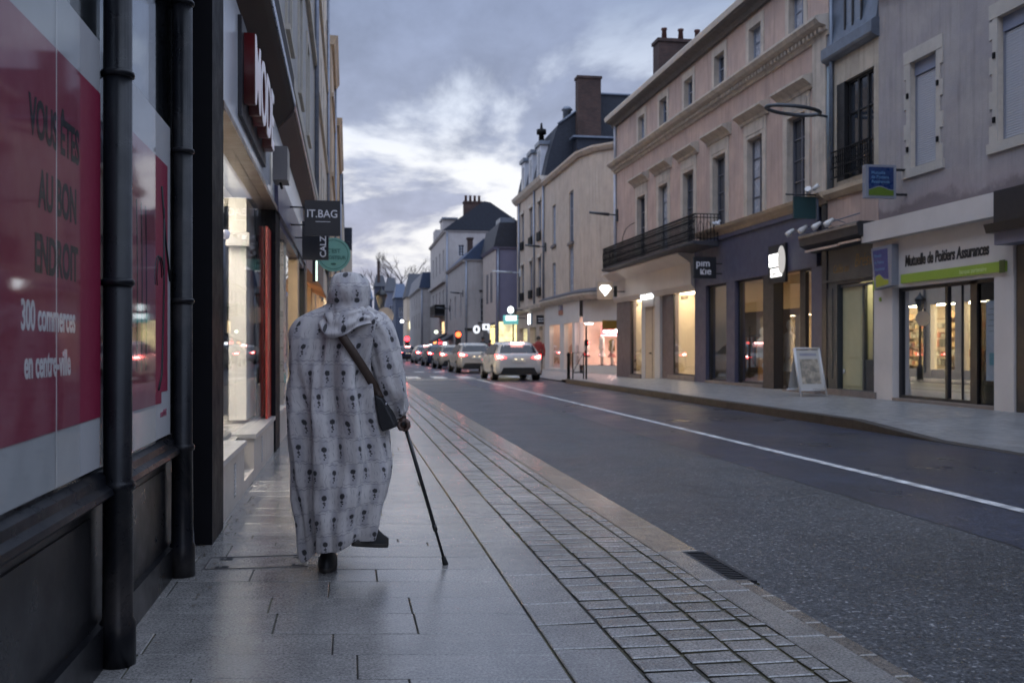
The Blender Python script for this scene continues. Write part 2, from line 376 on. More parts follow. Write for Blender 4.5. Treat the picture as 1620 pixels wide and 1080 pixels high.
g.t.links.new(g.m('ADD',grain,g.m('MULTIPLY',g.noise(pos,45,4,.6),1.2)),bn.inputs['Height']); g.t.links.new(bn.outputs[0],b.inputs['Normal'])
joint,g,b=newmat('joint_and_side_shade'); MATS['joint']=joint
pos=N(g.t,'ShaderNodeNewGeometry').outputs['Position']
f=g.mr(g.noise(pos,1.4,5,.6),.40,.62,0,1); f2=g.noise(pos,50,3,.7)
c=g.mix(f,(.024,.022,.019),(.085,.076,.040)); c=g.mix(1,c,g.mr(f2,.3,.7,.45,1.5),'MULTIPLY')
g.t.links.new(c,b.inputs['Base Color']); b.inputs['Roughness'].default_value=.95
class Slabs(MB):
    def __init__(s): super().__init__(); s.tone=[]
    def slab(s,q,z,h,m,tone,ch=.004,jit=0):
        """q: four corners CCW, chamfered top"""
        c=Vector((sum(p[0] for p in q)/4,sum(p[1] for p in q)/4)); q=[Vector(p) for p in q]
        tz=[z+random.uniform(-jit,jit) for _ in q]
        def ins(p,a): 
            d=c-p; return p+Vector((math.copysign(min(a,abs(d.x)),d.x),math.copysign(min(a,abs(d.y)),d.y)))
        A=[(p.x,p.y,z-h) for p in q]; B=[(p.x,p.y,t-ch) for p,t in zip(q,tz)]; 
        Cc=[(*ins(p,ch*1.3),t) for p,t in zip(q,tz)]
        i=len(s.v); s.v+=A+B+Cc; mi=s.M(m)
        for k in range(4):
            n=(k+1)%4
            for a,b_,mm in ((0,4,s.M(joint)),(4,8,mi)): s.f.append((i+a+k,i+a+n,i+b_+n,i+b_+k)); s.mi.append(mm); s.smooth.append(False)  # slab sides take the dark joint colour, standing in for shade in the gaps
        s.f.append((i+8,i+9,i+10,i+11)); s.mi.append(mi); s.smooth.append(False)
        s.tone+= [tone]*12
def tn(a=.12,w=.0): k=1+random.uniform(-a,a); return (k*(1+w),k,k*(1-w))
S=Slabs()
sh=-.17; y0=-1.2; G_=.0028
while y0<70:
    dy=random.choice([.33,.33,.33,.29]); 
    if 6.05<y0<6.5: dy=.11
    x=-1.3; first=True
    while x<.80:
        w=random.uniform(.55,1.0) if not first else random.uniform(.4,1.0)
        x2=min(x+w,.80) if x+w<.62 else .80
        q=[(x+G_,y0+sh*x+G_),(x2-G_,y0+sh*x2+G_),(x2-G_,y0+dy+sh*x2-G_),(x+G_,y0+dy+sh*x-G_)]
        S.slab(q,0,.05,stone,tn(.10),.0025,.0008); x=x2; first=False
    y0+=dy
y=-1
while y<70:
    L=random.choice([.95,1.0,.35,.9,.6]); s2=random.uniform(-.03,.01)
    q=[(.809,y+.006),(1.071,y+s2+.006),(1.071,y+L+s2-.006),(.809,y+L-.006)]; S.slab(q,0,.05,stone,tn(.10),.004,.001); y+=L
for k,(a,b_) in enumerate([(1.085,1.283),(1.301,1.499),(1.517,1.696),(1.714,1.79)]):
    y=-1+.05*k+random.uniform(0,.05)
    while y<72:
        L=random.uniform(.138,.162)
        if random.random()<.04: L=.27
        j=lambda:random.uniform(-.004,.004)
        q=[(a+j(),y+.012+j()),(b_+j(),y+.012+j()),(b_+j(),y+L-.012+j()),(a+j(),y+L-.012+j())]
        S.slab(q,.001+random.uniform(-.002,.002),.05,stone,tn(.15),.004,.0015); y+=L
y=-1
GR=(4.93,5.67)
while y<72:
    L=random.uniform(.7,1.05)
    if y<GR[0]<y+L or (y<GR[1]<y+L and False): L=GR[0]-y
    if abs(y-GR[0])<.01: L=GR[1]-GR[0]
    wide=2.055 if y>GR[1]-.02 else 1.975
    if abs(y-GR[0])<.01: wide=1.95
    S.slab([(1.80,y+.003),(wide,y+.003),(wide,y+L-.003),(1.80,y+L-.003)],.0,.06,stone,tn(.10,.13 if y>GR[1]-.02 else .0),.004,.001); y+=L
y=-1
while y<GR[0]-.02:
    L=min(random.uniform(.2,.3),GR[0]-y)
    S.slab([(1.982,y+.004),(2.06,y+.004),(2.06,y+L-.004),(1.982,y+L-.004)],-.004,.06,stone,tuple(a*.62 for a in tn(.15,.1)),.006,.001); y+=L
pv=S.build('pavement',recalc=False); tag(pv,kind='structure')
mb=MB()
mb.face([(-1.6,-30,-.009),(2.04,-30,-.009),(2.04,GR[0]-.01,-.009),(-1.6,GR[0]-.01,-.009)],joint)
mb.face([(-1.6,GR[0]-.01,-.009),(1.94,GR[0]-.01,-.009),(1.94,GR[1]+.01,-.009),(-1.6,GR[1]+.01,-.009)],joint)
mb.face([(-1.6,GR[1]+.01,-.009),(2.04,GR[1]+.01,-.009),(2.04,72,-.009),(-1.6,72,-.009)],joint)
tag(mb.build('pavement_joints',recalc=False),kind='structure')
mb=MB(); fp=mat('far_paving',(.17,.165,.16),.5,.15,2)
mb.face([(-8,72,.0),(2.05,72,.0),(2.05,280,.0),(-8,280,.0)],fp)
tag(mb.build('far_pavement',recalc=False),kind='structure')
# moss and grit in the gutter
mb=MB(); gr=mat('gutter_moss',(.050,.046,.022),.95,.4,30)
rr=random.Random(3)
for i in range(1500):
    y=rr.uniform(1.5,26)**1.0; w=rr.uniform(.004,.014); h=rr.uniform(.002,.009); x=2.066+rr.gauss(0,.010)
    if GR[0]-.02<y<GR[1]+.02: x=2.11+rr.gauss(0,.01)
    c=Vector((x,y,ROADZ)); k=rr.uniform(0,PI)
    pts=[c+Vector((math.cos(k+a)*w,math.sin(k+a)*w*1.8,0)) for a in (0,2.1,4.2)]; t=c+Vector((0,0,h+.004))
    for a in range(3): mb.face([pts[a],pts[(a+1)%3],t],gr)
tag(mb.build('gutter_moss',recalc=False),'ragged line of moss and grit along the gutter joint','moss',kind='stuff')
# drain
dt=thing('gutter_drain',(2.03,5.3,-.03),'dark cast-iron slotted drain grate let into the kerb edge','drain grate')
ci=mat('cast_iron',(.03,.03,.034),.5,.3,20,metal=.6)
mb=MB(); mb.box(1.955,1.975,GR[0],GR[1],-.06,-.006,ci); mb.box(2.085,2.11,GR[0],GR[1],-.06,-.012,ci)
mb.box(1.975,2.085,GR[0],GR[0]+.02,-.06,-.008,ci); mb.box(1.975,2.085,GR[1]-.02,GR[1],-.06,-.008,ci); mb.build('frame',dt)
mb=MB(); 
for i in range(17):
    y=GR[0]+.045+i*.0405; mb.box(1.975,2.085,y,y+.016,-.045,-.014,ci)
mb.build('grate',dt)
mb=MB(); mb.box(1.975,2.085,GR[0]+.02,GR[1]-.02,-.25,-.20,mat('drain_dark',(.01,.01,.012),.6)); mb.build('sump',dt)
# manhole / inspection plate near the wall
it=thing('inspection_cover',(-.5,5.75,.002),'paving inspection cover with metal frame and lifting slots beside the wall','inspection cover')
fl=mat('cover_frame',(.16,.15,.15),.4,metal=.7); mb=MB()
for a,b_,c,d in ((-.78,-.22,5.60,5.608),(-.78,-.22,5.905,5.913),(-.78,-.772,5.608,5.905),(-.228,-.22,5.608,5.905)): mb.box(a,b_,c,d,.0,.0045,fl)
mb.build('frame',it)
for a,c in ((-.31,5.63),(-.31,5.84),(-.72,5.63),(-.72,5.84)): mb=MB(); mb.box(a,a+.07,c,c+.045,.0005,.0035,MATS['drain_dark']); mb.box(a+.02,a+.035,c,c+.045,.0035,.0045,fl); mb.build('lifting_slot',it)
# right pavement with kerb: raised Y 14..36, ramping down before the corner and at the dropped kerb
rp,g,b=newmat('right_paving'); MATS['rp']=rp
pos=N(g.t,'ShaderNodeNewGeometry').outputs['Position']
br=N(g.t,'ShaderNodeTexBrick'); br.inputs['Scale'].default_value=1; br.inputs['Brick Width'].default_value=.45; br.inputs['Row Height'].default_value=.3; br.inputs['Mortar Size'].default_value=.006
br.inputs['Color1'].default_value=(.185,.183,.185,1); br.inputs['Color2'].default_value=(.225,.222,.225,1); br.inputs['Mortar'].default_value=(.09,.085,.08,1)
g.t.links.new(pos,br.inputs['Vector'])
c=g.mix(1,br.outputs[0],g.mr(g.noise(pos,1.3,6,.65),.3,.7,.8,1.2),'MULTIPLY'); c=g.mix(1,c,g.mr(g.noise(pos,60,3,.7),.3,.7,.8,1.2),'MULTIPLY')
g.t.links.new(c,b.inputs['Base Color']); g.t.links.new(g.mr(g.noise(pos,7,4),.3,.7,.28,.5),b.inputs['Roughness'])
KX=7.62
kp=[(-30,-.018),(10.6,-.018),(12.0,-.01),(14.2,.12),(34.6,.12),(35.9,.05),(36.3,.0),(41.2,-.005)]
mb=MB(); km=mat('granite_kerb',(.034,.026,.022),.6,.25,4,.3,80)
for (a,za),(b_,zb) in zip(kp,kp[1:]):
    k2=lambda z:.10 if z<.09 else .10
    mb.face([(KX+.15,a,za),(12.6,a,max(za,.03) if a>0 else .03),(12.6,b_,max(zb,.03)),(KX+.15,b_,zb)],rp)
tag(mb.build('right_pavement',recalc=False),kind='structure')
mb=MB()
for (a,za),(b_,zb) in zip(kp,kp[1:]):
    nn_=max(1,int((b_-a)/1.0))
    for i in range(nn_):
        f0,f1=i/nn_,(i+1)/nn_; ya,yb=a+(b_-a)*f0+.004,a+(b_-a)*f1-.004; z0_,z1_=za+(zb-za)*f0,za+(zb-za)*f1
        ins=lambda y:0 if y<34.6 else (y-34.6)*.5
        xa,xb=KX+ins(ya),KX+ins(yb)
        mb.mesh([(xa,ya,-.2),(KX+.15,ya,-.2),(xa,ya,z0_-.01),(KX+.15,ya,z0_+.001),(xa+.01,ya,z0_+.001),(xb,yb,-.2),(KX+.15,yb,-.2),(xb,yb,z1_-.01),(KX+.15,yb,z1_+.001),(xb+.01,yb,z1_+.001)],
            [(0,5,7,2),(2,7,9,4),(4,9,8,3),(0,2,4,3,1),(5,6,8,9,7)],km)
tag(mb.build('kerb',recalc=True),kind='structure')
mb=MB(); mb.face([(7.75,36.0,-.004),(14,36.0,-.004),(14,72,-.004),(7.75,72,-.004)],rp)
mb.face([(7.75,72,-.004),(20,72,-.004),(20,260,-.004),(7.75,260,-.004)],fp); tag(mb.build('corner_pavement',recalc=False),kind='structure')
# markings
wp=mat('road_paint',(.52,.52,.53),.55,.3,7,dirt=.7,bump=.3,bscale=90,col2=(.30,.30,.31))
mb=MB(); y=-10
while y<38.5: mb.face([(4.98,y,ROADZ+.004),(5.10,y,ROADZ+.004),(5.10,y+1,ROADZ+.004),(4.98,y+1,ROADZ+.004)],wp); y+=1
tag(mb.build('centre_line',recalc=False),kind='structure')
mb=MB()
mb.box(2.15,5.4,39.0,39.4,ROADZ-.01,ROADZ+.006,mat('granite_band',(.30,.29,.28),.5,.1,3))
for i in range(5): x=2.4+i*1.1; mb.face([(x,40.6,ROADZ+.005),(x+.55,40.6,ROADZ+.005),(x+.55,43.6,ROADZ+.005),(x,43.6,ROADZ+.005)],wp)
for i in range(5): x=2.4+i*1.0; mb.face([(x,51,ROADZ+.005),(x+.5,51,ROADZ+.005),(x+.5,53.0,ROADZ+.005),(x,53.0,ROADZ+.005)],wp)
tag(mb.build('crossing_markings',recalc=False),kind='structure')

# small litter and dead leaves that gather at the foot of the left wall
mb=MB(); lf_=mat('dead_leaf',(.06,.04,.022),.8,.4,40); rl=random.Random(11)
for i in range(70):
    y=rl.uniform(4.1,9.5) if i>25 else rl.uniform(5.6,6.3); x=-.80+abs(rl.gauss(0,.07)) if y>6.4 or y<5.55 else rl.uniform(-1.0,-.72)
    a=rl.uniform(0,PI); k=rl.uniform(.006,.02); c=Vector((x,y,.004))
    mb.face([c+Vector((math.cos(a)*k,math.sin(a)*k,rl.uniform(0,.006))),c+Vector((math.cos(a+2)*k*.6,math.sin(a+2)*k*.6,.001)),c+Vector((math.cos(a+3.3)*k,math.sin(a+3.3)*k,rl.uniform(0,.008))),c+Vector((math.cos(a+4.6)*k*.5,math.sin(a+4.6)*k*.5,.002))],lf_)
tag(mb.build('leaf_litter'),'scattered dead leaf scraps at the foot of the left shopfronts','litter',kind='stuff')
# ================================================================= LEFT SIDE
dkm=mat('dark_blue_gloss',(.006,.0065,.009),.32,.3,5,spec=.22,dirt=.30)
prt=mat('portal_black',(.005,.005,.007),.55,.2,spec=.12)
dkp=mat('charcoal_panel',(.007,.0072,.009),.33,.25,2,spec=.30,dirt=.10)
blk=mat('matt_black',(.010,.010,.012),.5,.2)
b1=thing('shop_building',(-.9,0,0),'dark shopfront with round columns and glazed poster bays on the left','shop building')
YC=[-.52,.98,2.48,3.98,5.47]
for yc in YC:
    mb=MB(); c=(-.865,yc,0)
    mb.lathe(c,[(.066,0),(.066,.16),(.056,.18),(.054,.66),(.062,.665),(.064,.68),(.060,.69),(.052,.70),(.052,3.4)],dkm,24)
    o=mb.build('column',b1)
    for z in (1.45,2.24,3.02):
        r=MB(); r.lathe(c,[(.052,z-.014),(.060,z-.010),(.062,z),(.060,z+.010),(.052,z+.014)],dkm,24); r.build('ring',o)
mb=MB(); mb.fbox(FL,-8,5.6,.16,.64,-.18,-.085,dkp); mb.fbox(FL,-8,5.6,0,.16,-.17,-.055,dkp)
for a,b_ in zip([-2]+YC,YC): mb.fbox(FL,a+.16,b_-.14,.22,.58,-.085,-.078,dkp)
mb.build('stall_riser',b1)
mb=MB(); mb.prism(FL,[(-.2,.64),(-.03,.64),(-.015,.655),(-.02,.675),(-.045,.69),(-.05,.72),(-.085,.745),(-.2,.75)],-8,5.6,dkm); mb.build('sill_moulding',b1)
mb=MB(); mb.fbox(FL,-8,5.55,.75,3.4,-.080,-.074,BAYGLASS()); mb.build('window_glass',b1)
mb=MB(); mb.fbox(FL,2.5,3.60,.75,3.4,-.058,-.054,glass('film_glass',(.95,.96,.96),1.5,.28,.05,-.02)); mb.build('secondary_glass',b1); mb=MB(); mb.fbox(FL,4.05,4.95,.75,3.4,-.058,-.054,glass('film_glass2',(.95,.96,.96),1.5,.62,.04,-.01)); mb.build('secondary_glass',b1)
mb=MB(); mb.fbox(FL,-8,5.6,.75,3.4,-.32,-.30,blk); mb.fbox(FL,-8,6.15,3.4,3.9,-.3,-.04,dkm); mb.fbox(FL,5.50,5.56,.75,3.4,-.30,-.06,dkm); mb.build('backing',b1)
# recessed strip with pipes between Y 5.55 and 6.28
mb=MB(); mb.fbox(FL,5.5,6.3,0,3.4,-.5,-.15,mat('dark_render',(.06,.058,.055),.8,.3,5,.4)); mb.build('recess_wall',b1)  # mottled dark render over the whole recess wall
mb=MB(); pm=mat('painted_pipe',(.34,.30,.26),.5,.2,8,dirt=.4)
mb.tube([(-.93,5.76,0.02),(-.93,5.76,1.9)],.028,pm,12)
for z in (.3,.62,1.0,1.55): mb.lathe((-.93,5.76,z),[(.028,0),(.036,.004),(.036,.05),(.028,.055)],pm,14)
mb.build('drainpipe',b1)
mb=MB(); mb.lathe((-.925,5.76,.78),[(.02,0),(.05,.02),(.055,.10),(.05,.18),(.02,.20)],pm,14); mb.box(-.97,-.885,5.80,5.85,.82,.94,pm); mb.build('pipe_valve',b1)
mb=MB(); mb.tube([(-.93,5.76,1.95),(-.93,5.76,3.4)],.03,mat('zinc_pipe',(.20,.22,.27),.35,.2,6,metal=.5),12); mb.tube([(-.95,5.95,.02),(-.95,5.95,3.4)],.018,blk,8)
mb.tube([(-.90,6.1,.02),(-.925,5.98,.7),(-.94,5.93,1.4)],.008,MATS['zinc_pipe'],6); mb.build('conduit',b1)
# upper wall of the left-hand block (Y -8 .. 25.6), carried on unseen behind the viewer to block sky light
pl=mat('grey_render',(.36,.345,.33),.75,.12,1.6,.4,70,streak=.25,dirt=.12)
ops=[(y,y+1.0,5.7,7.5) for y in (7.2,10.6,14,17.4,20.8)]+[(y,y+1.0,9.2,10.8) for y in (7.2,10.6,14,17.4,20.8)]
mb=wallmesh(FL,-20,25.6,3.9,15,ops,pl,.2); body_back(FL,-20,25.6,0,15,7,pl,mb); mb.fbox(FL,-20,-7.5,0,3.9,-.3,0,pl); mb.fbox(FL,6.0,6.3,3.4,3.9,-.3,-.02,pl)
mb.build('wall',b1)
for o in ops:
    window(FL,*o,b1,.12)
    s=MB(); sm=mat('stone_surround',(.44,.40,.34),.7,.12,3,.3,50,dirt=.15)
    a,b_,c,d=o; s.fbox(FL,a-.14,a,c-.1,d+.16,.0,.035,sm); s.fbox(FL,b_,b_+.14,c-.1,d+.16,0,.035,sm); s.fbox(FL,a,b_,d,d+.16,0,.035,sm); s.fbox(FL,a-.2,b_+.2,c-.18,c-.1,0,.07,sm)
    s.build('window_surround',b1)
mb=MB(); zp=MATS['zinc_pipe']
mb.tube([FL.p(25.2,4.2,.08),FL.p(25.2,14.5,.08)],.055,zp,10); mb.build('downpipe',b1)
mb=MB(); mb.fbox(FL,6.0,25.5,4.75,4.95,-.0,.12,sm); mb.fbox(FL,-20,25.5,8.2,8.4,0,.09,sm); mb.build('string_course',b1)
# posters behind the glass
POSTR=mat('poster_red',(.235,.011,.045),.5,.05,coat=.2); POSTW=mat('poster_white',(.40,.40,.41),.5,.04,coat=.2); PTD=mat('poster_ink',(.004,.006,.009),.6,.05); PTW=mat('poster_white_ink',(.62,.60,.60),.5,.03,coat=.5); PTP=mat('poster_logo_ink',(.22,.03,.07),.5)
def poster(a,b_,label,notch=None,zt=2.345):
    t=thing('window_poster',FL.p((a+b_)/2,.76,-.125),label,'poster','posters in the shopfront bays')
    mb=MB(); mb.fbox(FL,a,b_,.757,zt,-.073,-.066,POSTW); mb.build('sheet',t)
    mb=MB()
    if notch: mb.poly(FL,[(a,.93),(b_-.26,.93),(b_-.26,.985),(b_-.09,.985),(b_-.09,2.13),(a,2.13)],-.066,-.0635,POSTR)
    else: mb.poly(FL,[(a,.93),(b_,.945),(b_,2.15),(a,2.15)],-.066,-.0635,POSTR)
    mb.build('printed_panel',t)
    mb=MB(); mb.fbox(FL,a+.002,a+.004,.76,zt-.01,-.0635,-.0625,PTW); mb.build('panel_seam',t); return t
p1=poster(2.545,3.92,'red poster reading VOUS ÊTES AU BON ENDROIT in the nearest window bay')
mb=MB(); mb.fbox(FL,3.345,3.350,.76,2.34,-.0635,-.0615,PTW); mb.build('panel_seam',p1)
for s,u,v,sz,m,sx,off in (('VOUS ÊTES',3.075,1.83,.160,PTD,.69,.0045),('AU BON',3.165,1.625,.160,PTD,.69,.0045),('ENDROIT',3.125,1.43,.160,PTD,.69,.0045),('300 commerces',3.0,1.255,.122,PTW,.72,.003),('en centre-ville',3.03,1.115,.116,PTW,.72,.003)):
    text(FL,s,u,v,sz,-.0630,m,'lettering',p1,.0006,off,sx)
p2=poster(4.05,5.41,'red and white poster with drawn black lines in the bay between the two columns',True)
mb=MB()
for k in range(3):
    pts=[FL.p(4.55+.10*k+.02*math.sin(3*t),1.85-.75*t,-.062) for t in [i/8 for i in range(9)]]; mb.tube(pts,.0035,PTD,5)
for k in range(2):
    mb.tube([FL.p(5.06+.09*math.cos(a)+.05*k,1.55+.10*math.sin(a),-.062) for a in [i*.4 for i in range(10)]],.004,PTD,5)
mb.tube([FL.p(5.06,1.0,-.062),FL.p(5.14,.97+.1,-.062),FL.p(5.2,1.5,-.062),FL.p(5.2,1.9,-.062)],.007,PTD,5)
mb.tube([FL.p(5.14,2.0,-.062),FL.p(5.24,1.75,-.062),FL.p(5.38,1.55,-.062)],.007,PTD,5); mb.build('drawing',p2)
text(FL,'cœurMANS',5.13,.86,.05,-.0655,PTP,'logo',p2,.0005,.001,.7)
# ---- white fashion shop with black portal, Y 6.3..12.4
b2=thing('lit_shopfront',(-.85,9.3,0),'brightly lit white clothes shopfront framed by black portals','shopfront')
wht=mat('white_fascia',(.52,.53,.56),.22,.03,.5,spec=.6,rv=.15); beige=mat('beige_riser',(.40,.36,.32),.45,.08,2,dirt=.1)
mb=MB(); mb.fbox(FL,6.3,6.85,0,3.9,-.4,.03,prt); mb.fbox(FL,11.8,12.55,0,2.85,-.2,.02,prt); mb.build('portal_pillar',b2)
mb=MB(); mb.fbox(FL,6.88,6.97,.43,2.80,-.14,-.04,blk); mb.fbox(FL,6.85,6.88,.4,2.85,-.14,.0,mat('chrome_edge',(.5,.5,.52),.15,metal=1)); mb.build('window_frame',b2)
mb=MB(); mb.fbox(FL,6.85,8.5,0,.40,-.2,0,beige); mb.fbox(FL,9.35,11.8,0,.38,-.2,0,beige); mb.fbox(FL,8.5,9.35,0,.10,-.35,0,beige)
mb.fbox(FL,6.85,8.52,.40,.44,-.2,.02,mat('steel_sill',(.42,.41,.40),.35,metal=.4)); mb.fbox(FL,9.33,11.8,.38,.42,-.2,.02,MATS['steel_sill']); mb.build('stall_riser',b2)
vm=mat('vent_dark',(.15,.14,.13),.5); mb=MB()
for a in (7.75,10.15):
    for k in range(8): mb.fbox(FL,a,a+.11,.09+k*.03,.105+k*.03,.0,.004,wht)
    mb.fbox(FL,a-.01,a+.12,.07,.33,-.001,.0015,vm)
mb.build('vent',b2)
LG=glass('bright_shop_glass',(.97,.97,.96),1.5,.55,0,0)
mb=MB(); mb.fbox(FL,6.97,8.5,.44,2.8,-.075,-.063,LG); mb.fbox(FL,8.5,11.3,.46,2.8,-.075,-.063,LG); mb.build('window_glass',b2)
mb=MB(); mb.fbox(FL,10.9,11.85,.44,2.8,-.40,-.22,mat('white_column',(.62,.60,.56),.4,.04)); mb.fbox(FL,8.45,9.35,.10,.44,-.4,-.2,MATS['vent_dark']); mb.fbox(FL,10.8,11.95,2.28,2.42,-.42,-.18,MATS['steel_sill']); mb.build('inner_column',b2)
mb=MB(); mb.fbox(FL,11.3,11.8,.42,2.55,-.055,-.03,mat('red_strip',(.34,.022,.012),.35,.05)); mb.build('red_jamb',b2)
mb=MB(); mb.fbox(FL,6.85,19.5,2.85,3.90,-.4,-.0,wht); mb.fbox(FL,6.85,12.3,2.80,2.85,-.2,.035,mat('bronze_trim',(.20,.15,.12),.4,metal=.3)); mb.build('fascia',b2)
LW=mat('shop_wall',(.72,.69,.63),.6,.05); LF=mat('shop_floor',(.42,.40,.37),.25,.1); LC=mat('shop_ceiling',(.75,.75,.74),.7,.03)
lampw=emat('cool_tube',(1,.91,.79),46.0)
r=room(FL,6.9,12.3,.40,3.0,-.13,-2.6,b2,LW,LF,LC,[(7.2,8.3,-1.0,-.7),(7.2,8.3,-2.1,-1.8),(9.2,10.5,-1.0,-.7),(9.6,11.9,-2.1,-1.8)],lampw)
mb=MB(); mb.fbox(FL,9.9,10.4,.42,2.6,-.9,-.86,mat('display_panel',(.60,.58,.53),.6,.04)); mb.fbox(FL,7.6,9.6,.44,2.15,-.80,-.76,MATS['display_panel']); mb.build('display_panel',b2)
mb=MB(); sd=mat('backboard_dark',(.012,.011,.016),.5)  # dark colour of the board behind the letters
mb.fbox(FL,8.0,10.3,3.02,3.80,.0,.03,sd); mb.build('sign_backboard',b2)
# three-dimensional letters of the fascia sign: red returns, pale faces
redr=mat('sign_red',(.085,.006,.008),.35,.05); pale=emat('sign_pale',(.62,.60,.72),.22,(.5,.5,.55))
mb=MB(); mf=MB()
text(FL,'MODE',8.1,3.16,.78,.075,redr,'sign_letters',b2,.042,.012,.92)
text(FL,'MODE',8.1,3.16,.78,.122,pale,'sign_letter_faces',b2,.003,.006,.92)
mb=MB(); cb=mat('canopy_dark',(.018,.015,.017),.6,.1,.6,spec=.2,rv=.2); mb.prism(FL,[(0,3.87),(.16,4.06),(.20,4.12),(.20,4.5),(0,4.6)],3.0,12.4,cb)
mb.prism(FL,[(.201,4.14),(.215,4.14),(.215,4.22),(.201,4.22)],3.0,12.4,mat('canopy_edge',(.35,.38,.45),.3,metal=.5)); mb.build('canopy',b2)
ct=mat('canopy_brown',(.07,.05,.045),.6,.1,.6,rv=.2); mb=MB(); mb.prism(FL,[(0,3.87),(.18,4.05),(.20,4.1),(.20,4.3),(0,4.4)],12.45,20,ct); mb.fbox(FL,12.45,20,4.10,4.16,.2,.22,mat('pink_edge',(.45,.3,.27),.4)); mb.build('rear_canopy',b2)
mb=MB(); mb.fbox(FL,11.2,11.6,3.05,3.42,.03,.19,mat('grey_box',(.13,.12,.12),.4,.1)); mb.tube([FL.p(11.4,3.05,.1),FL.p(11.4,2.98,.12)],.015,blk,6)
tag(mb.build('wall_lamp'),'small grey box lamp on the white fascia','wall lamp')
mb=MB(); mb.lathe((-.835,7.12,1.95),[(.0,0),(.02,.01),(.03,.05),(.012,.07)],pale,10); mb.build('door_bell',b2)
# ---- second lit shop Y 12.3..19.5 with purple fascia
b3=thing('lit_shopfront',(-.85,15,0),'glass shopfront under a slate purple fascia beyond the red jamb','shopfront')
pu=mat('purple_fascia',(.065,.06,.105),.35,.05,.6,rv=.2)
mb=MB(); mb.prism(FL,[(0.003,2.80),(.05,2.80),(.035,3.3),(0.003,3.3)],11.9,19.5,pu); mb.fbox(FL,12.55,19.5,2.70,2.80,-.2,.02,pu); mb.build('fascia',b3)
mb=MB(); mb.fbox(FL,12.55,19.5,0,.38,-.2,0,beige); mb.fbox(FL,12.55,19.5,.38,.42,-.2,.015,MATS['steel_sill']); mb.build('stall_riser',b3)
mb=MB(); mb.fbox(FL,12.6,16.9,.42,2.7,-.07,-.058,GLASS()); mb.fbox(FL,17.4,19.3,.42,2.7,-.07,-.058,GLASS()); mb.build('window_glass',b3)
mb=MB(); mb.fbox(FL,14.1,14.6,.42,2.7,-.14,-.03,mat('steel_post',(.34,.31,.28),.3,.1,metal=.4)); mb.fbox(FL,16.9,17.4,.0,2.8,-.2,.02,mat('tan_stone',(.45,.33,.22),.6,.1,3)); mb.fbox(FL,19.2,19.6,0,2.8,-.3,.03,blk)
mb.build('post',b3)
room(FL,12.3,19.4,.40,2.9,-.1,-3,b3,mat('shop_wall_warm',(.62,.52,.40),.6,.1),LF,LC,[(12.9,13.9,-1.2,-.9),(15,16.6,-1.2,-.9),(17.5,19,-1.4,-1.1)],emat('warm_tube',(1,.80,.52),34))
st=MB(); st.fbox(FL,14.15,14.5,.72,.86,-.029,-.027,mat('green_sticker',(.10,.30,.26),.5)); st.fbox(FL,14.15,14.5,.90,1.0,-.029,-.027,POSTW); st.build('door_sticker',b3)
# ---- shops further along: stone pilasters, Y 19.6..33
def stone_shop(y0,y1,label,stone_c,lampc,lst,fc,z=2.7):
    t=thing('lit_shopfront',(-.85,(y0+y1)/2,0),label,'shopfront'); sm_=stone_c
    mb=MB(); n=max(2,int((y1-y0)/2.2)); 
    for i in range(n+1):
        u=y0+(y1-y0-.5)*i/n; mb.fbox(FL,u,u+.5,0,z,-.25,.04,sm_)
    mb.build('pilaster',t)
    mb=MB(); mb.fbox(FL,y0,y1,z,z+1.1,-.25,.05,fc); mb.fbox(FL,y0,y1,z+1.1,z+1.25,-.25,.2,sm_); mb.build('fascia',t)
    mb=MB(); mb.fbox(FL,y0,y1,0,.35,-.25,0,sm_); mb.build('stall_riser',t)
    mb=MB(); mb.fbox(FL,y0+.4,y1-.4,.35,z,-.15,-.14,GLASS()); mb.build('window_glass',t)
    room(FL,y0+.1,y1-.1,.3,z+.1,-.2,-3,t,MATS['shop_wall_warm'],LF,LC,[(y0+1,y1-1,-1.5,-1.0)],emat('tube_'+str(y0),lampc,lst)); return t
tan=MATS['tan_stone']
stone_shop(19.7,25.5,'stone pilastered shopfront beside the hanging handbag sign',tan,(1,.72,.42),20,mat('rose_fascia',(.30,.22,.20),.5,.1))
stone_shop(25.7,33,'lit shopfront in tan stone below the green disc sign',tan,(1,.7,.4),50,mat('brown_fascia',(.16,.12,.10),.5,.1))
stone_shop(33.1,42.2,'bright shopfront near the street lamp on the left pavement',mat('pale_stone',(.5,.44,.36),.6,.1),(1,.82,.55),170,mat('cream_fascia',(.5,.45,.38),.5,.1),3.0)
stone_shop(42.4,55,'distant lit shopfront on the left side of the street',MATS['pale_stone'],(1,.75,.5),34,MATS['rose_fascia'],3.0)
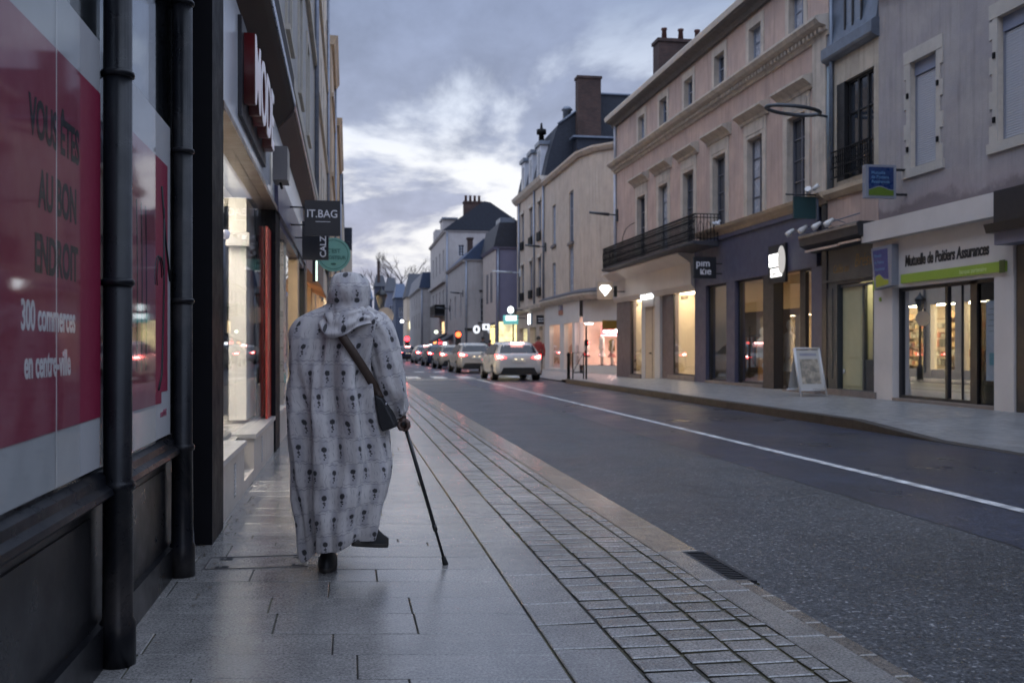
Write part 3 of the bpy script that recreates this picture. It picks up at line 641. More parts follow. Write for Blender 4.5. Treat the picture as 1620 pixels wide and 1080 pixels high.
# ---- further left-hand buildings
def plain_block(name,x,y0,y1,z,m,label,roofm,roofz,nw=3,x_out=0,sur=None):
    F=Fr((x,0),(x,1),-1); t=thing(name,(x,(y0+y1)/2,0),label,'building')
    ops=[]; L=(y1-y0)/nw
    for j in range(int((z-4.2)//3.0)):
        for i in range(nw): u=y0+L*(i+.5); ops.append((u-.45,u+.45,4.9+3.0*j,6.8+3.0*j))
    mb=wallmesh(F,y0,y1,3.9,z,ops,m,.2); body_back(F,y0,y1,3.9,z,7,m,mb); mb.build('wall',t)
    for o in ops: window(F,*o,t,.12,nv=1,nh=2)
    mb=MB(); mb.prism(F,[(-.2,z-.05),(.10,z-.05),(.16,z+.1),(.24,z+.22),(.24,z+.3),(-.2,z+.3)],y0-.05,y1+.05,sur or m)
    for zz in (7.7,10.7):
        if zz<z-1: mb.fbox(F,y0,y1,zz,zz+.16,0,.08,sur or m)
    mb.build('cornice',t)
    mb=MB(); mb.poly(Fr((x,y0),(x-1,y0),1),[(0,z+.3),(7,z+.3),(5.5,roofz),(1.5,roofz)],-(y1-y0)+.1,-.1,roofm); mb.build('roof',t)
    mb=MB(); mb.tube([F.p(y1-.3,.2,.07),F.p(y1-.3,z,.07)],.05,zp,8); mb.build('downpipe',t)
    return t
slate=mat('slate_roof',(.018,.022,.033),.6,.25,6,.6,30,spec=.3); tanr=mat('tan_render',(.48,.36,.25),.75,.12,2,.3,60,dirt=.15)
cr2=mat('cream_render',(.50,.43,.35),.75,.1,2,.3,60,dirt=.15)
plain_block('tenement',-.80,25.7,38,15.5,cr2,'cream tall left-hand building past the drainpipe',slate,17,4)
plain_block('tenement',-.62,38.2,45,12.7,tanr,'tan left-hand building with cornice stepping into the street',slate,14.2,2)
c1=plain_block('tenement',-.50,45.2,58,11.2,mat('ochre_render',(.46,.33,.21),.75,.12,2,.3,60),'ochre building at the far left end of the row',slate,12.6,4)
mb=MB(); mb.box(-1.6,-.75,38.6,39.4,12.9,13.7,mat('chimney_dark',(.05,.04,.04),.8,.2,5)); tag(mb.build('chimney_stack'),'dark squat chimney on the tan building on the left','chimney')
# ---- hanging signs on the left
sgn=mat('sign_black',(.014,.014,.018),.35,.15); swl=emat('sign_white',(.55,.55,.62),.12,(.5,.5,.55))
FS=Fr((0,14.4),(1,14.4),-1)
t=thing('hanging_sign',(-.35,14.4,2.8),'square black hanging sign reading IT.BAG','shop sign')
mb=MB(); mb.fbox(FS,-.612,-.112,2.80,3.30,-.05,0,sgn); mb.build('board',t)
mb=MB(); 
for z in (2.95,3.2): mb.tube([(-.86,14.42,z),(-.61,14.42,z)],.012,blk,6); mb.box(-.87,-.84,14.36,14.48,z-.04,z+.04,blk)
mb.build('bracket',t)
text(FS,'IT.BAG',-.585,3.06,.155,.003,swl,'lettering',t,.003,.001,.93); mb=MB(); mb.fbox(FS,-.46,-.25,2.995,3.003,.0,.005,swl); mb.build('underline',t)
FS2=Fr((0,15.6),(1,15.6),-1)
t=thing('hanging_sign',(-.5,15.6,2.55),'black hanging sign with CALZ in vertical white letters','shop sign')
mb=MB(); mb.fbox(FS2,-.70,-.30,2.56,3.15,-.05,0,sgn); mb.build('board',t)
mb=MB(); mb.tube([(-.86,15.62,2.9),(-.7,15.62,2.9)],.012,blk,6); mb.build('bracket',t)
text(FS2,'CALZ',-.34,2.60,.13,.003,swl,'lettering',t,.003,.002,1,rot=PI/2)
FS3=Fr((0,18),(1,18),-1)
t=thing('hanging_sign',(-.26,18,2.6),'round pale green hanging disc sign with a dark ring','shop sign')
gr1=mat('sign_green',(.16,.36,.29),.4,.08); gr2=mat('sign_dark_green',(.02,.09,.07),.4)
disc=lambda r,n=40:[(-.26+r*math.cos(2*PI*i/n),2.87+r*math.sin(2*PI*i/n)) for i in range(n)]
mb=MB(); mb.poly(FS3,disc(.30),-.06,0,gr1); mb.build('disc',t)
mb=MB(); a,b_=disc(.262),disc(.252)
for i in range(40): j=(i+1)%40; mb.mesh([FS3.p(*q,.003) for q in (a[i],a[j],b_[j],b_[i])],[(0,1,2,3)],gr2)
mb.build('ring',t); mb=MB(); mb.tube([(-.86,18.03,3.1),(.02,18.03,3.1),(.02,18.03,2.9)],.01,blk,6); mb.tube([(-.26,18.03,3.1),(-.26,18.03,3.15)],.01,blk,6); mb.build('bracket',t)
text(FS3,"C'EST",-.26,2.90,.10,.003,gr2,'lettering',t,.002,.001,1,'CENTER'); text(FS3,'IMPOSTEUR',-.26,2.79,.082,.003,gr2,'lettering',t,.002,.001,1,'CENTER')
mb=MB(); mb.poly(FS3,[(-.26+.05*math.cos(i*.5),2.70+.02*math.sin(i*.5)) for i in range(12)],0,.004,gr2); mb.build('emblem',t)
t=thing('light_box',(-.55,19,2.5),'thin upright glowing white-green strip sign beside the green disc','shop sign')
mb=MB(); mb.box(-.66,-.60,18.9,19.0,2.44,2.85,blk); mb.build('case',t); mb=MB(); mb.box(-.60,-.57,18.9,19.0,2.46,2.83,emat('strip_glow',(.75,1,.85),1.6)); mb.build('lit_face',t)
mb=MB(); mb.prism(FL,[(0,2.55),(.32,2.40),(.33,2.43),(0,2.85)],20,24.5,mat('awning_orange',(.40,.17,.07),.7,.15,3)); tag(mb.build('shop_awning'),'orange brown awning behind the green disc sign','awning')

# stocked wall shelves inside the bright shop opposite the insurance office
t=thing('wall_shelves',(-2.4,37.5,.3),'tall stocked wall shelves inside the bright shop near the left street lamp','shelves')
mb=MB(); shw=mat('shelf_wood',(.20,.13,.07),.5,.15)
for z in (.45,.85,1.25,1.65,2.05,2.45): mb.box(-2.6,-2.2,33.5,41.6,z,z+.03,shw)
for y in (33.5,35.1,36.7,38.3,39.9,41.6): mb.box(-2.6,-2.2,y-.02,y+.02,.3,2.75,shw)
mb.build('shelf_frame',t); mb=MB(); rg=random.Random(5); gm_=[mat('goods_a',(.5,.36,.18),.6),mat('goods_b',(.30,.10,.05),.6),mat('goods_c',(.55,.52,.42),.6),mat('goods_d',(.10,.10,.08),.6)]
for z in (.48,.88,1.28,1.68,2.08):
    y=33.6
    while y<41.4: w=rg.uniform(.1,.3); mb.box(-2.5,-2.2,y,y+w*.8,z,z+rg.uniform(.12,.33),rg.choice(gm_)); y+=w+.04
o=mb.build('goods',t); o['kind']='stuff'
# ================================================================= RIGHT SIDE
pink=mat('pink_render',(.46,.335,.285),.75,.14,1.2,.35,60,streak=.28,dirt=.14,col2=(.40,.30,.265))
bst=mat('bath_stone',(.48,.42,.36),.7,.14,2.5,.3,50,streak=.30,dirt=.25)
grr=mat('grey_plaster',(.335,.305,.30),.8,.10,1.3,.6,45,streak=.25,dirt=.22,col2=(.30,.275,.285))
zinc=mat('zinc_sheet',(.13,.155,.20),.4,.2,3,metal=.25,dirt=.2)
drk=mat('slate_purple_shop',(.050,.054,.098),.45,.10,2,dirt=.08)
darkp=mat('shop_dark',(.012,.012,.016),.4)
lowst=mat('step_stone',(.20,.16,.14),.6,.2,4,.3,60)
iron=mat('wrought_iron',(.006,.006,.007),.6,spec=.15)
mat('dim_ceiling',(.12,.10,.09),.7); ROOMW=mat('cream_room',(.70,.60,.45),.6,.04); RF=mat('wood_floor',(.25,.17,.10),.3,.2,5); RC=mat('room_ceiling',(.6,.58,.55),.7)
warmL=emat('warm_lamp',(1,.78,.54),21.0); warm2=emat('amber_lamp',(1,.66,.34),30.0)
# ---------- R3 long pink house
r3=thing('pink_townhouse',(11.2,31,0),'long pink rendered house with two window rows and dentil cornice','townhouse')
UC=[37.2,34.5,31.8,29.0,26.3,23.7]
up=[(c-.42,c+.42,8.97,10.2) for c in UC]; md=[(c-.52,c+.52,4.92 if c<30.5 else 4.75,7.08) for c in UC]
mb=wallmesh(FR,22,41,4.65,10.7,up+md,pink,.28,mr=bst); body_back(FR,22,41,3.2,10.7,9,pink,mb); mb.build('wall',r3)
for c in UC:
    a,b_=c-.42,c+.42; mb=MB()
    mb.fbox(FR,a-.2,a,8.95,10.45,0,.025,bst); mb.fbox(FR,b_,b_+.2,8.95,10.45,0,.025,bst); mb.fbox(FR,a,b_,10.2,10.45,0,.025,bst)
    mb.fbox(FR,a-.05,b_+.05,8.97,9.0,-.28,.06,bst)
    mb.build('upper_surround',r3)
for c in UC:
    a,b_=c-.52,c+.52; m_=MB(); zb=4.66 if c<30.5 else 4.66
    m_.fbox(FR,a-.24,a,4.92,7.1,0,.03,bst); m_.fbox(FR,b_,b_+.24,4.92,7.1,0,.03,bst); m_.fbox(FR,a-.24,b_+.24,7.1,7.55,0,.03,bst); m_.fbox(FR,a-.1,b_+.1,7.2,7.45,.03,.045,bst)
    m_.prism(FR,[(0,7.55),(.06,7.55),(.09,7.63),(.18,7.70),(.30,7.78),(.30,7.84),(.1,7.90),(0,7.90)],a-.45,b_+.45,bst)
    m_.build('window_hood',r3)
for i,o in enumerate(up): window(FR,*o,r3,.17,mat('window_blue_grey',(.22,.25,.32),.4),nv=1,nh=2,curtain=[2,0,1,0,2,5][i])
for i,o in enumerate(md): window(FR,*o,r3,.17,mat('window_dark_frame',(.12,.12,.14),.4),nv=1,nh=3,curtain=[0,2,0,0,2,0][i])
mb=MB()
mb.prism(FR,[(-.1,8.60),(.05,8.60),(.07,8.70),(.12,8.72),(.12,8.80),(.30,8.86),(.38,8.96),(.38,9.02),(.05,9.08),(-.1,9.08)],21.9,41.1,bst)
u=22.05
while u<41: mb.fbox(FR,u,u+.10,8.70,8.80,.12,.19,bst); u+=.21
mb.build('dentil_cornice',r3)
mb=MB(); mb.prism(FR,[(-.1,10.55),(.10,10.55),(.16,10.68),(.34,10.74),(.40,10.80),(-.1,10.80)],21.9,41.15,mat('eave_timber',(.10,.09,.085),.7,.2,4)); mb.prism(FR,[(.20,10.80),(.42,10.80),(.46,10.95),(.40,11.02),(.1,11.02),(.1,10.84)],21.9,41.2,mat('cream_gutter',(.52,.46,.40),.6,.1,3)); mb.build('eave_gutter',r3)
mb=MB(); mb.poly(Fr((11.2,0),(12.2,0),1,0),[(.1,10.95),(4.6,12.6),(9,10.95)],22.0,40.9,slate); mb.build('roof',r3)
mb=MB(); mb.prism(FR,[(-.05,4.63),(.06,4.63),(.10,4.72),(.22,4.80),(.26,4.88),(.05,4.92),(-.05,4.92)],22,30.6,mat('ochre_stone',(.42,.33,.24),.7,.15,3,.3,50,dirt=.2)); mb.build('string_course',r3)
mb=MB(); mb.tube([FR.p(40.85,4.6,.07),FR.p(40.85,8.55,.07)],.06,mat('white_downpipe',(.42,.44,.50),.5),10); mb.tube([FR.p(40.85,9.1,.07),FR.p(40.85,10.8,.07)],.06,MATS['white_downpipe'],10); mb.build('downpipe',r3)
mb=MB(); mb.fbox(FR,22.05,22.75,4.92,8.6,0,.05,bst); mb.build('corner_pilaster',r3)
brick,g,b=newmat('chimney_brick'); pos=N(g.t,'ShaderNodeNewGeometry').outputs['Position']; X_,Y_,Z_=g.sep(pos)
bt=N(g.t,'ShaderNodeTexBrick'); bt.inputs['Scale'].default_value=1; bt.inputs['Brick Width'].default_value=.23; bt.inputs['Row Height'].default_value=.075; bt.inputs['Mortar Size'].default_value=.008
bt.inputs['Color1'].default_value=(.036,.017,.015,1); bt.inputs['Color2'].default_value=(.055,.026,.021,1); bt.inputs['Mortar'].default_value=(.045,.038,.036,1)
g.t.links.new(g.comb(g.m('ADD',X_,Y_),Z_,0),bt.inputs['Vector']); g.t.links.new(g.mix(1,bt.outputs[0],g.mr(g.noise(pos,1.5,5,.7),.3,.7,.55,1.25),'MULTIPLY'),b.inputs['Base Color']); b.inputs['Roughness'].default_value=.85; MATS['brick']=brick
def chimney(x0,x1,y0,y1,z0,z1,parent,pots,potm=None,lab=None):
    mb=MB(); mb.box(x0,x1,y0,y1,z0,z1,brick); mb.box(x0-.06,x1+.06,y0-.06,y1+.06,z1,z1+.14,brick); o=mb.build('chimney',parent)
    potm=potm or mat('terracotta',(.07,.028,.022),.7,.2,6)
    for i in range(pots):
        x=x0+(x1-x0)*(i+.5)/pots; p=MB(); p.lathe((x,(y0+y1)/2,z1+.14),[(.13,0),(.10,.45),(.13,.47),(.13,.55),(.08,.56)],potm,12); p.build('chimney_pot',o)
    return o
chimney(13.07,15.3,40.9,41.7,11,14.3,r3,3)
# ---- balcony over the white-lettered shop
bal=thing('balcony',(10.8,34.3,4.5),'long black wrought-iron balcony on the pink house','balcony')
mb=MB(); F2=FR
mb.prism(FR,[(.12,4.30),(.55,4.34),(.86,4.37),(.90,4.40),(.90,4.46),(.12,4.46)],28.8,39.9,mat('balcony_slab',(.035,.035,.045),.6,.2)); mb.build('slab',bal)
mb=MB(); Y0,Y1,WZ=28.85,39.85,.84
for z in (4.52,4.72,5.16,5.26): mb.fbox(FR,Y0,Y1,z,z+.025,WZ-.015,WZ+.015,iron)
mb.fbox(FR,Y0,Y1,5.26,5.29,WZ-.03,WZ+.03,iron)
u=Y0
while u<Y1:
    mb.fbox(FR,u,u+.018,4.46,5.26,WZ-.009,WZ+.009,iron)
    mb.tube([FR.p(u+.055+.045*math.cos(t),4.94+.16*math.sin(t),WZ) for t in [i*PI/4 for i in range(9)]],.008,iron,4,False)
    mb.tube([FR.p(u+.055+.035*math.cos(t),4.62+.07*math.sin(t),WZ) for t in [i*PI/3 for i in range(7)]],.007,iron,4,False); u+=.11
for Y in (Y0,Y1):
    for z in (4.52,5.16,5.26): mb.fbox(FR,Y-.012,Y+.012,z,z+.025,0,WZ,iron)
    for w in [i*.11 for i in range(8)]: mb.fbox(FR,Y-.008,Y+.008,4.46,5.26,w,w+.018,iron); 
    for w in (.18,.42,.66): mb.tube([FR.p(Y,4.85+.2*math.sin(t),w+.08*math.cos(t)) for t in [i*PI/5 for i in range(11)]],.009,iron,4,False)
mb.build('railing',bal)
mb=MB(); mb.tube([FR.p(38.2,5.27,.5),FR.p(38.1,5.6,.5),FR.p(37.6,5.85,.52),FR.p(36.9,5.92,.55),FR.p(36.3,5.93,.55)],.014,iron,6); tag(mb.build('bent_rod'),'thin curved rod rising above the balcony rail','rod')
mb=MB()
for k in range(5): a=k*1.3; mb.tube([(10.95,28.6,4.95),(10.95+.12*math.cos(a),28.6+.12*math.sin(a),5.05-.03*k)],[.05,.035],mat('loud_white',(.55,.56,.60),.5),8)
tag(mb.build('spotlight_cluster'),'white spotlight cluster at the near end of the balcony','spotlights')
# ---- cream-fascia fashion shop under the balcony
sA=thing('lit_shopfront',(11.2,36,0),'cream fascia clothes shopfront with backlit panels under the balcony','shopfront')
crf=mat('cream_fascia_r',(.56,.50,.45),.5,.05,1); brn=mat('brown_pier',(.13,.095,.09),.5,.15,2); wd=mat('white_door',(.50,.47,.44),.5,.05)
mb=MB(); mb.prism(FR,[(-.3,3.12),(.02,3.12),(.14,3.30),(.17,4.0),(.60,4.29),(.60,4.335),(-.3,4.32)],31.17,41.0,crf); mb.build('fascia',sA)
mb=MB(); mb.fbox(FR,38.95,41.0,.0,3.12,-.3,-.05,brn); mb.fbox(FR,33.7,35.0,0,3.12,-.3,-.12,brn); mb.build('pier',sA)
mb=MB(); mb.fbox(FR,36.95,37.40,0,3.6,-.3,-.06,wd); mb.fbox(FR,35.0,35.6,0,3.6,-.3,-.02,wd); mb.fbox(FR,35.6,36.95,2.78,3.6,-.3,.03,wd); mb.build('door_surround',sA)
mb=MB(); mb.fbox(FR,35.6,36.95,.03,2.78,-.14,-.08,mat('beige_door',(.48,.38,.27),.5,.06)); mb.fbox(FR,36.05,36.07,.03,2.78,-.08,-.07,brn); dr=mb.build('door',sA)
mb=MB(); mb.fbox(FR,36.2,36.4,1.0,1.04,-.08,-.04,iron); mb.build('handle',dr)
mb=MB(); mb.fbox(FR,37.45,38.95,.0,.14,-.3,.02,lowst); mb.fbox(FR,31.17,33.9,0,.28,-.3,.05,lowst); mb.build('step',sA)
for a,b_,s1 in ((37.45,38.95,.14),(31.25,33.7,.28)):
    mb=MB(); mb.fbox(FR,a,b_,s1,s1+.05,-.16,-.10,darkp); mb.fbox(FR,b_-.05,b_,s1,3.12,-.16,-.10,darkp); mb.fbox(FR,a,a+.04,s1,3.12,-.16,-.1,darkp); o=mb.build('window_frame',sA)
    mb=MB(); mb.fbox(FR,a+.04,b_-.05,s1+.05,3.12,-.135,-.125,GLASS()); mb.build('pane',o)
    room(FR,a-.02,b_+.02,s1,3.15,-.17,-1.1,sA,ROOMW,ROOMW,RC,[(a+.15,b_-.15,-.75,-.3)],warmL)
text(FR,'SINEQUAN',32.95,2.87,.16,-.12,mat('ink_black',(.02,.015,.012),.5),'window_lettering',sA,.003,.002,.95); text(FR,'SIN',38.3,2.87,.16,-.12,MATS['ink_black'],'window_lettering',sA,.003,.002,.95)
t=thing('lit_sign',(11.17,36.3,3.1),'glowing white rounded nameplate above the beige door','shop sign')
mb=MB(); mb.poly(FR,[(36.3+(.72*math.copysign(abs(math.cos(a))**.35,math.cos(a))),3.24+.17*math.copysign(abs(math.sin(a))**.35,math.sin(a))) for a in [i*PI/12 for i in range(24)]],.032,.10,emat('white_sign',(.93,.97,1),4.5)); mb.build('plate',t)
mb=MB(); mb.poly(FR,[(36.38,3.19),(36.22,3.19),(36.30,3.29)],.10,.105,MATS['ink_black']); mb.build('emblem',t)
FP=lambda y:Fr((0,y),(1,y),-1)      # faces the viewer
t=thing('hanging_sign',(10.5,28.6,3.4),'square black hanging sign with white letters PIM KIE','shop sign')
mb=MB(); mb.fbox(FP(28.55),10.22,10.92,3.30,3.95,-.09,0,sgn); mb.build('board',t)
mb=MB(); mb.tube([(10.92,28.6,3.75),(11.12,28.6,3.75)],.02,blk,6); mb.tube([(10.92,28.6,3.45),(11.12,28.6,3.45)],.02,blk,6); mb.build('bracket',t)
text(FP(28.55),'pım',10.28,3.66,.30,.005,swl,'lettering',t,.004,.003,1.0); text(FP(28.55),'κıe',10.40,3.42,.30,.005,swl,'lettering',t,.004,.003,1.0)
t=thing('hanging_sign',(10.2,39,3.4),'square beige hanging sign with a glowing white diamond','shop sign')
mb=MB(); mb.fbox(FP(39.0),9.90,10.55,3.18,3.88,-.1,0,mat('sign_beige',(.46,.36,.27),.5)); mb.build('board',t); mb=MB(); mb.fbox(FP(39.0),10.60,10.72,3.28,3.72,-.1,0,blk); mb.tube([(10.55,39.05,3.5),(11.1,39.05,3.5)],.02,blk,6); mb.build('bracket',t)
mb=MB(); mb.poly(FP(39.0),[(9.98,3.62),(10.08,3.74),(10.36,3.74),(10.47,3.62),(10.22,3.32)],.002,.03,emat('white_glow',(.95,.98,1),5)); mb.build('lit_diamond',t)
mb=MB(); mb.poly(FP(39.0),[(10.32,3.55),(10.40,3.60),(10.34,3.66)],.03,.034,mat('ink_grey',(.2,.2,.22),.5)); mb.build('mark',t)
# ---- dark slate shop Y 22..31.1
sB=thing('dark_shopfront',(11.2,26.8,0),'slate purple shopfront with tall dark-framed windows below the pink house','shopfront')
mb=MB(); mb.fbox(FR,22.55,31.15,3.18,4.62,-.3,.03,drk); mb.fbox(FR,22.55,31.15,4.50,4.62,.03,.09,drk); mb.build('fascia',sB)
mb=MB()
for a,b_ in ((30.15,31.15),(27.75,28.4),(22.2,22.85)): mb.fbox(FR,a,b_,0,3.18,-.3,.02,drk)
mb.fbox(FR,25.02,25.7,0,3.18,-.25,.03,darkp); mb.fbox(FR,22.0,22.25,0,4.6,-.3,.05,darkp); mb.build('pier',sB)
mb=MB(); mb.fbox(FR,25.7,30.15,0,.20,-.3,.05,lowst); mb.fbox(FR,22.2,24.0,0,.16,-.35,.25,lowst); mb.build('step',sB)
for a,b_ in ((28.4,30.15),(25.7,27.75),(22.85,23.72)):
    mb=MB(); s1=.20 if a>25 else .16
    mb.fbox(FR,a,a+.07,s1,3.15,-.2,-.1,darkp); mb.fbox(FR,b_-.10 if a>25 else b_-.3,b_,s1,3.15,-.2,-.1,darkp); mb.fbox(FR,a+.07,b_-.3,s1,s1+.06,-.2,-.1,darkp); mb.fbox(FR,a,b_,3.12,3.18,-.2,-.1,darkp); o=mb.build('window_frame',sB)
    mb=MB(); mb.fbox(FR,a+.07,b_-.1,s1+.06,3.12,-.155,-.143,GLASS()); mb.build('pane',o)
mb=MB(); mb.fbox(FR,23.75,25.02,.12,3.12,-.21,-.20,GLASS()); mb.fbox(FR,23.7,23.78,.12,3.12,-.25,-.15,darkp); mb.build('entrance_glazing',sB)
DW=mat('dim_room',(.30,.22,.16),.6,.15,1.5)
rb=room(FR,22.1,31.0,.1,3.35,-.32,-5.0,sB,ROOMW,RF,RC,[(22.6,22.9,-2.0,-1.8),(23.8,24.1,-2.2,-2.0),(25.3,25.6,-2.2,-2.0),(24.0,25.4,-3.4,-3.1),(27,28.6,-3.6,-3.3)],emat('spot_lamp',(1,.74,.46),34))
mb=MB(); mb.fbox(FR,26.3,30.95,.1,2.35,-1.45,-1.38,DW); mb.build('display_partition',sB)
# contents of the shops: rails, mannequins
skin_m=mat('mannequin_white',(.60,.58,.56),.4,.04)
def garment(mb,c,h,r,m,n=14,flare=1.5):
    x,y,z=c
    vs=[];fs=[];prof=[(0,.35),(.12,.95),(.2,1.05),(.45,.80),(.6,.95),(1,flare)]
    for t_,k in prof:
        for i in range(n):
            a=2*PI*i/n; rr_=r*k*(1+.08*math.sin(5*a)*t_); vs.append((x+rr_*.7*math.cos(a),y+rr_*math.sin(a),z+h*(1-t_)))
    for j in range(len(prof)-1):
        for i in range(n): fs.append((j*n+i,j*n+(i+1)%n,(j+1)*n+(i+1)%n,(j+1)*n+i))
    mb.mesh(vs,fs,m,True)
def mannequin(x,y,z,label,top,low,h=1.75,head=True,dress=False,grp='mannequins in the shop windows'):
    t=thing('mannequin',(x,y,z),label,'mannequin',grp)
    mb=MB()
    mb.lathe((x,y,z+h*.80),[(.05,0),(.045,.06*h),(.07,.08*h),(.085,.12*h),(.075,.17*h),(.04,.195*h),(.0,.2*h)] if head else [(.05,0),(.045,.05*h),(.0,.055*h)],skin_m,12)
    mb.tube([(x,y-.2,z+h*.78),(x-.03,y-.25,z+h*.6),(x-.08,y-.22,z+h*.45)],[.05,.04,.03],skin_m,8); mb.tube([(x,y+.2,z+h*.78),(x-.02,y+.27,z+h*.6),(x,y+.24,z+h*.45)],[.05,.04,.03],skin_m,8)
    mb.tube([(x,y-.09,z+h*.5),(x,y-.10,z+.02)],[.08,.045],skin_m,8); mb.tube([(x,y+.09,z+h*.5),(x,y+.10,z+.02)],[.08,.045],skin_m,8); mb.build('figure',t)
    mb=MB(); garment(mb,(x,y,z+h*.46),h*.37,.20,top,flare=1.1); mb.build('top',t)
    mb=MB(); garment(mb,(x,y,z+h*(.25 if dress else .05)),h*(.30 if dress else .45),.17,low,flare=1.7 if dress else 1.0); mb.build('skirt' if dress else 'trousers',t)
    mb=MB(); mb.lathe((x,y,z),[(.18,0),(.18,.015),(.02,.02)],iron,14); mb.build('stand',t); return t
cw=mat('cloth_white',(.62,.58,.54),.9,.08,6,local=False); cdk=mat('cloth_dark',(.02,.02,.025),.9); crs=mat('cloth_rose',(.35,.14,.13),.9,.1); cor=mat('cloth_orange',(.50,.22,.06),.9,.1); cgn=mat('cloth_olive',(.10,.09,.03),.9,.1)
mannequin(11.75,26.15,.2,'mannequin in rose jacket and dark trousers in the slate shop window',crs,cdk)
mannequin(11.8,27.2,.2,'mannequin in white top further back in the slate shop window',cw,cor,1.6)
mannequin(11.85,29.3,.2,'mannequin in pale coat in the narrow slate shop window',cw,cw,1.7)
def clothes_rail(x,y0,y1,z,label,cols,h=1.4,gl=.8,n=9):
    t=thing('clothes_rail',(x,(y0+y1)/2,z),label,'clothes rail')
    mb=MB(); mb.tube([(x,y0,z),(x,y0,z+h),(x,y1,z+h),(x,y1,z)],.015,MATS['chrome_edge'],6); mb.build('rail',t)
    mb=MB()
    for i in range(n):
        y=y0+.08+(y1-y0-.16)*i/(n-1); mb.box(x-.2,x+.2,y-.02,y+.02,z+h-gl-random.uniform(0,.15),z+h-.05,random.choice(cols))
    mb.build('garments',t)
clothes_rail(13.6,24.2,26.6,.1,'rail of pale clothes in the bright entrance shop',[cw,crs,cor,cw],1.5,.9,14)
clothes_rail(14.8,24.5,28.6,.1,'second rail of bright clothes at the back of the entrance shop',[cw,cor,cw],2.2,.8,14)
clothes_rail(12.45,28.2,30.4,.1,'dim rail of clothes behind the slate shop mannequins',[cw,crs,cdk,cor],1.5,.9,16)
mannequin(11.75,25.3,.12,'mannequin in long cream dress in the bright entrance window',cw,cw,1.85,dress=True)
t=thing('lit_sign',(11.1,24.7,3.3),'black box sign with two glowing white panels over the shop entrance','shop sign')
mb=MB(); mb.fbox(FR,24.15,25.2,2.92,3.92,.032,.10,blk); mb.build('backboard',t)
mb=MB(); mb.fbox(FR,24.55,25.08,3.36,3.68,.10,.13,emat('white_sign2',(1,1,.97),5)); mb.fbox(FR,24.35,25.0,3.08,3.30,.10,.13,emat('white_sign3',(1,.98,.94),2.2)); mb.build('lit_panel',t)
mb=MB(); mb.poly(FP(24.1),[(10.98+.10*math.cos(a),3.48+.36*math.sin(a)) for a in [i*PI/12 for i in range(24)]],-.03,0,emat('cream_disc',(1,.93,.82),.45)); mb.build('disc',t)
for s,v in (('cop','3.38'),): text(FR,s,24.98,3.40,.2,.132,mat('ink_soft',(.25,.25,.25),.5),'lettering',t,.002,0,1)
text(FR,'copine',24.97,3.12,.16,.132,blk,'lettering',t,.002,.001,.9)
# ---------- R2 narrow house
r2=thing('narrow_townhouse',(11.2,20.9,0),'narrow house with black gridded window and zinc mansard','townhouse')
crm=mat('stained_cream',(.42,.36,.29),.75,.15,2,.4,50,streak=.3,dirt=.3)
o2=(19.95,21.6,5.05,7.3)
mb=wallmesh(FR,19.75,22,3.87,7.9,[o2],crm,.3); body_back(FR,19.75,22,0,7.9,8,crm,mb); mb.fbox(FR,19.75,22,3.86,4.7,.0,.02,pink); mb.build('wall',r2)
window(FR,*o2,r2,.12,blk,mat('bright_pane',(.03,.035,.045),.02,.05,1,spec=1.0),nv=3,nh=2,fw=.06)
mb=MB(); mb.fbox(FR,21.25,21.6,5.05,7.3,-.1,.0,blk); 
for z in (5.12,5.35,5.72): mb.fbox(FR,19.9,21.65,z,z+.03,.10,.13,iron)
u=19.92
while u<21.6: mb.fbox(FR,u,u+.015,5.12,5.72,.105,.12,iron); mb.tube([FR.p(u+.05+.04*math.cos(a),5.54+.09*math.sin(a),.112) for a in [i*PI/4 for i in range(9)]],.007,iron,4,False); u+=.10
mb.build('balconet',r2)
mb=MB(); mb.prism(FR,[(-.05,4.68),(.08,4.68),(.16,4.80),(.16,4.9),(-.05,4.92)],19.75,22,MATS['ochre_stone']); mb.build('string_course',r2)
mb=MB(); mb.prism(FR,[(-.2,7.86),(.05,7.88),(.16,7.93),(.19,7.98),(.19,8.22),(.1,8.28),(-.2,8.3)],19.72,22.02,zinc); mb.build('gutter',r2)
mb=MB(); mb.prism(FR,[(.06,8.3),(-.35,10.8),(-1,11),(-3,11.5),(-8,8.3)],19.75,22,zinc)
mb.build('roof',r2)
mb=MB(); mb.fbox(FR,20.3,21.3,8.35,10.3,-.6,.0,zinc); mb.fbox(FR,20.42,21.18,8.5,10.1,.0,.02,mat('dormer_pane',(.16,.18,.22),.1)); 
for u in (20.42,20.8,21.15): mb.fbox(FR,u-.03,u+.03,8.45,10.15,.02,.05,blk)
mb.fbox(FR,20.2,21.4,10.3,10.4,-.6,.16,zinc); mb.tube([FR.p(21.75,4.7,.06),FR.p(21.75,11,.06)],.05,zinc,8); mb.build('dormer',r2)
mb=MB(); mb.tube([FR.p(21.85,4.9,.07),FR.p(21.85,7.8,.07)],.05,mat('green_downpipe',(.16,.2,.23),.5),8); mb.build('downpipe',r2)
chimney(12.2,13.2,19.8,20.6,11,13,r2,2)
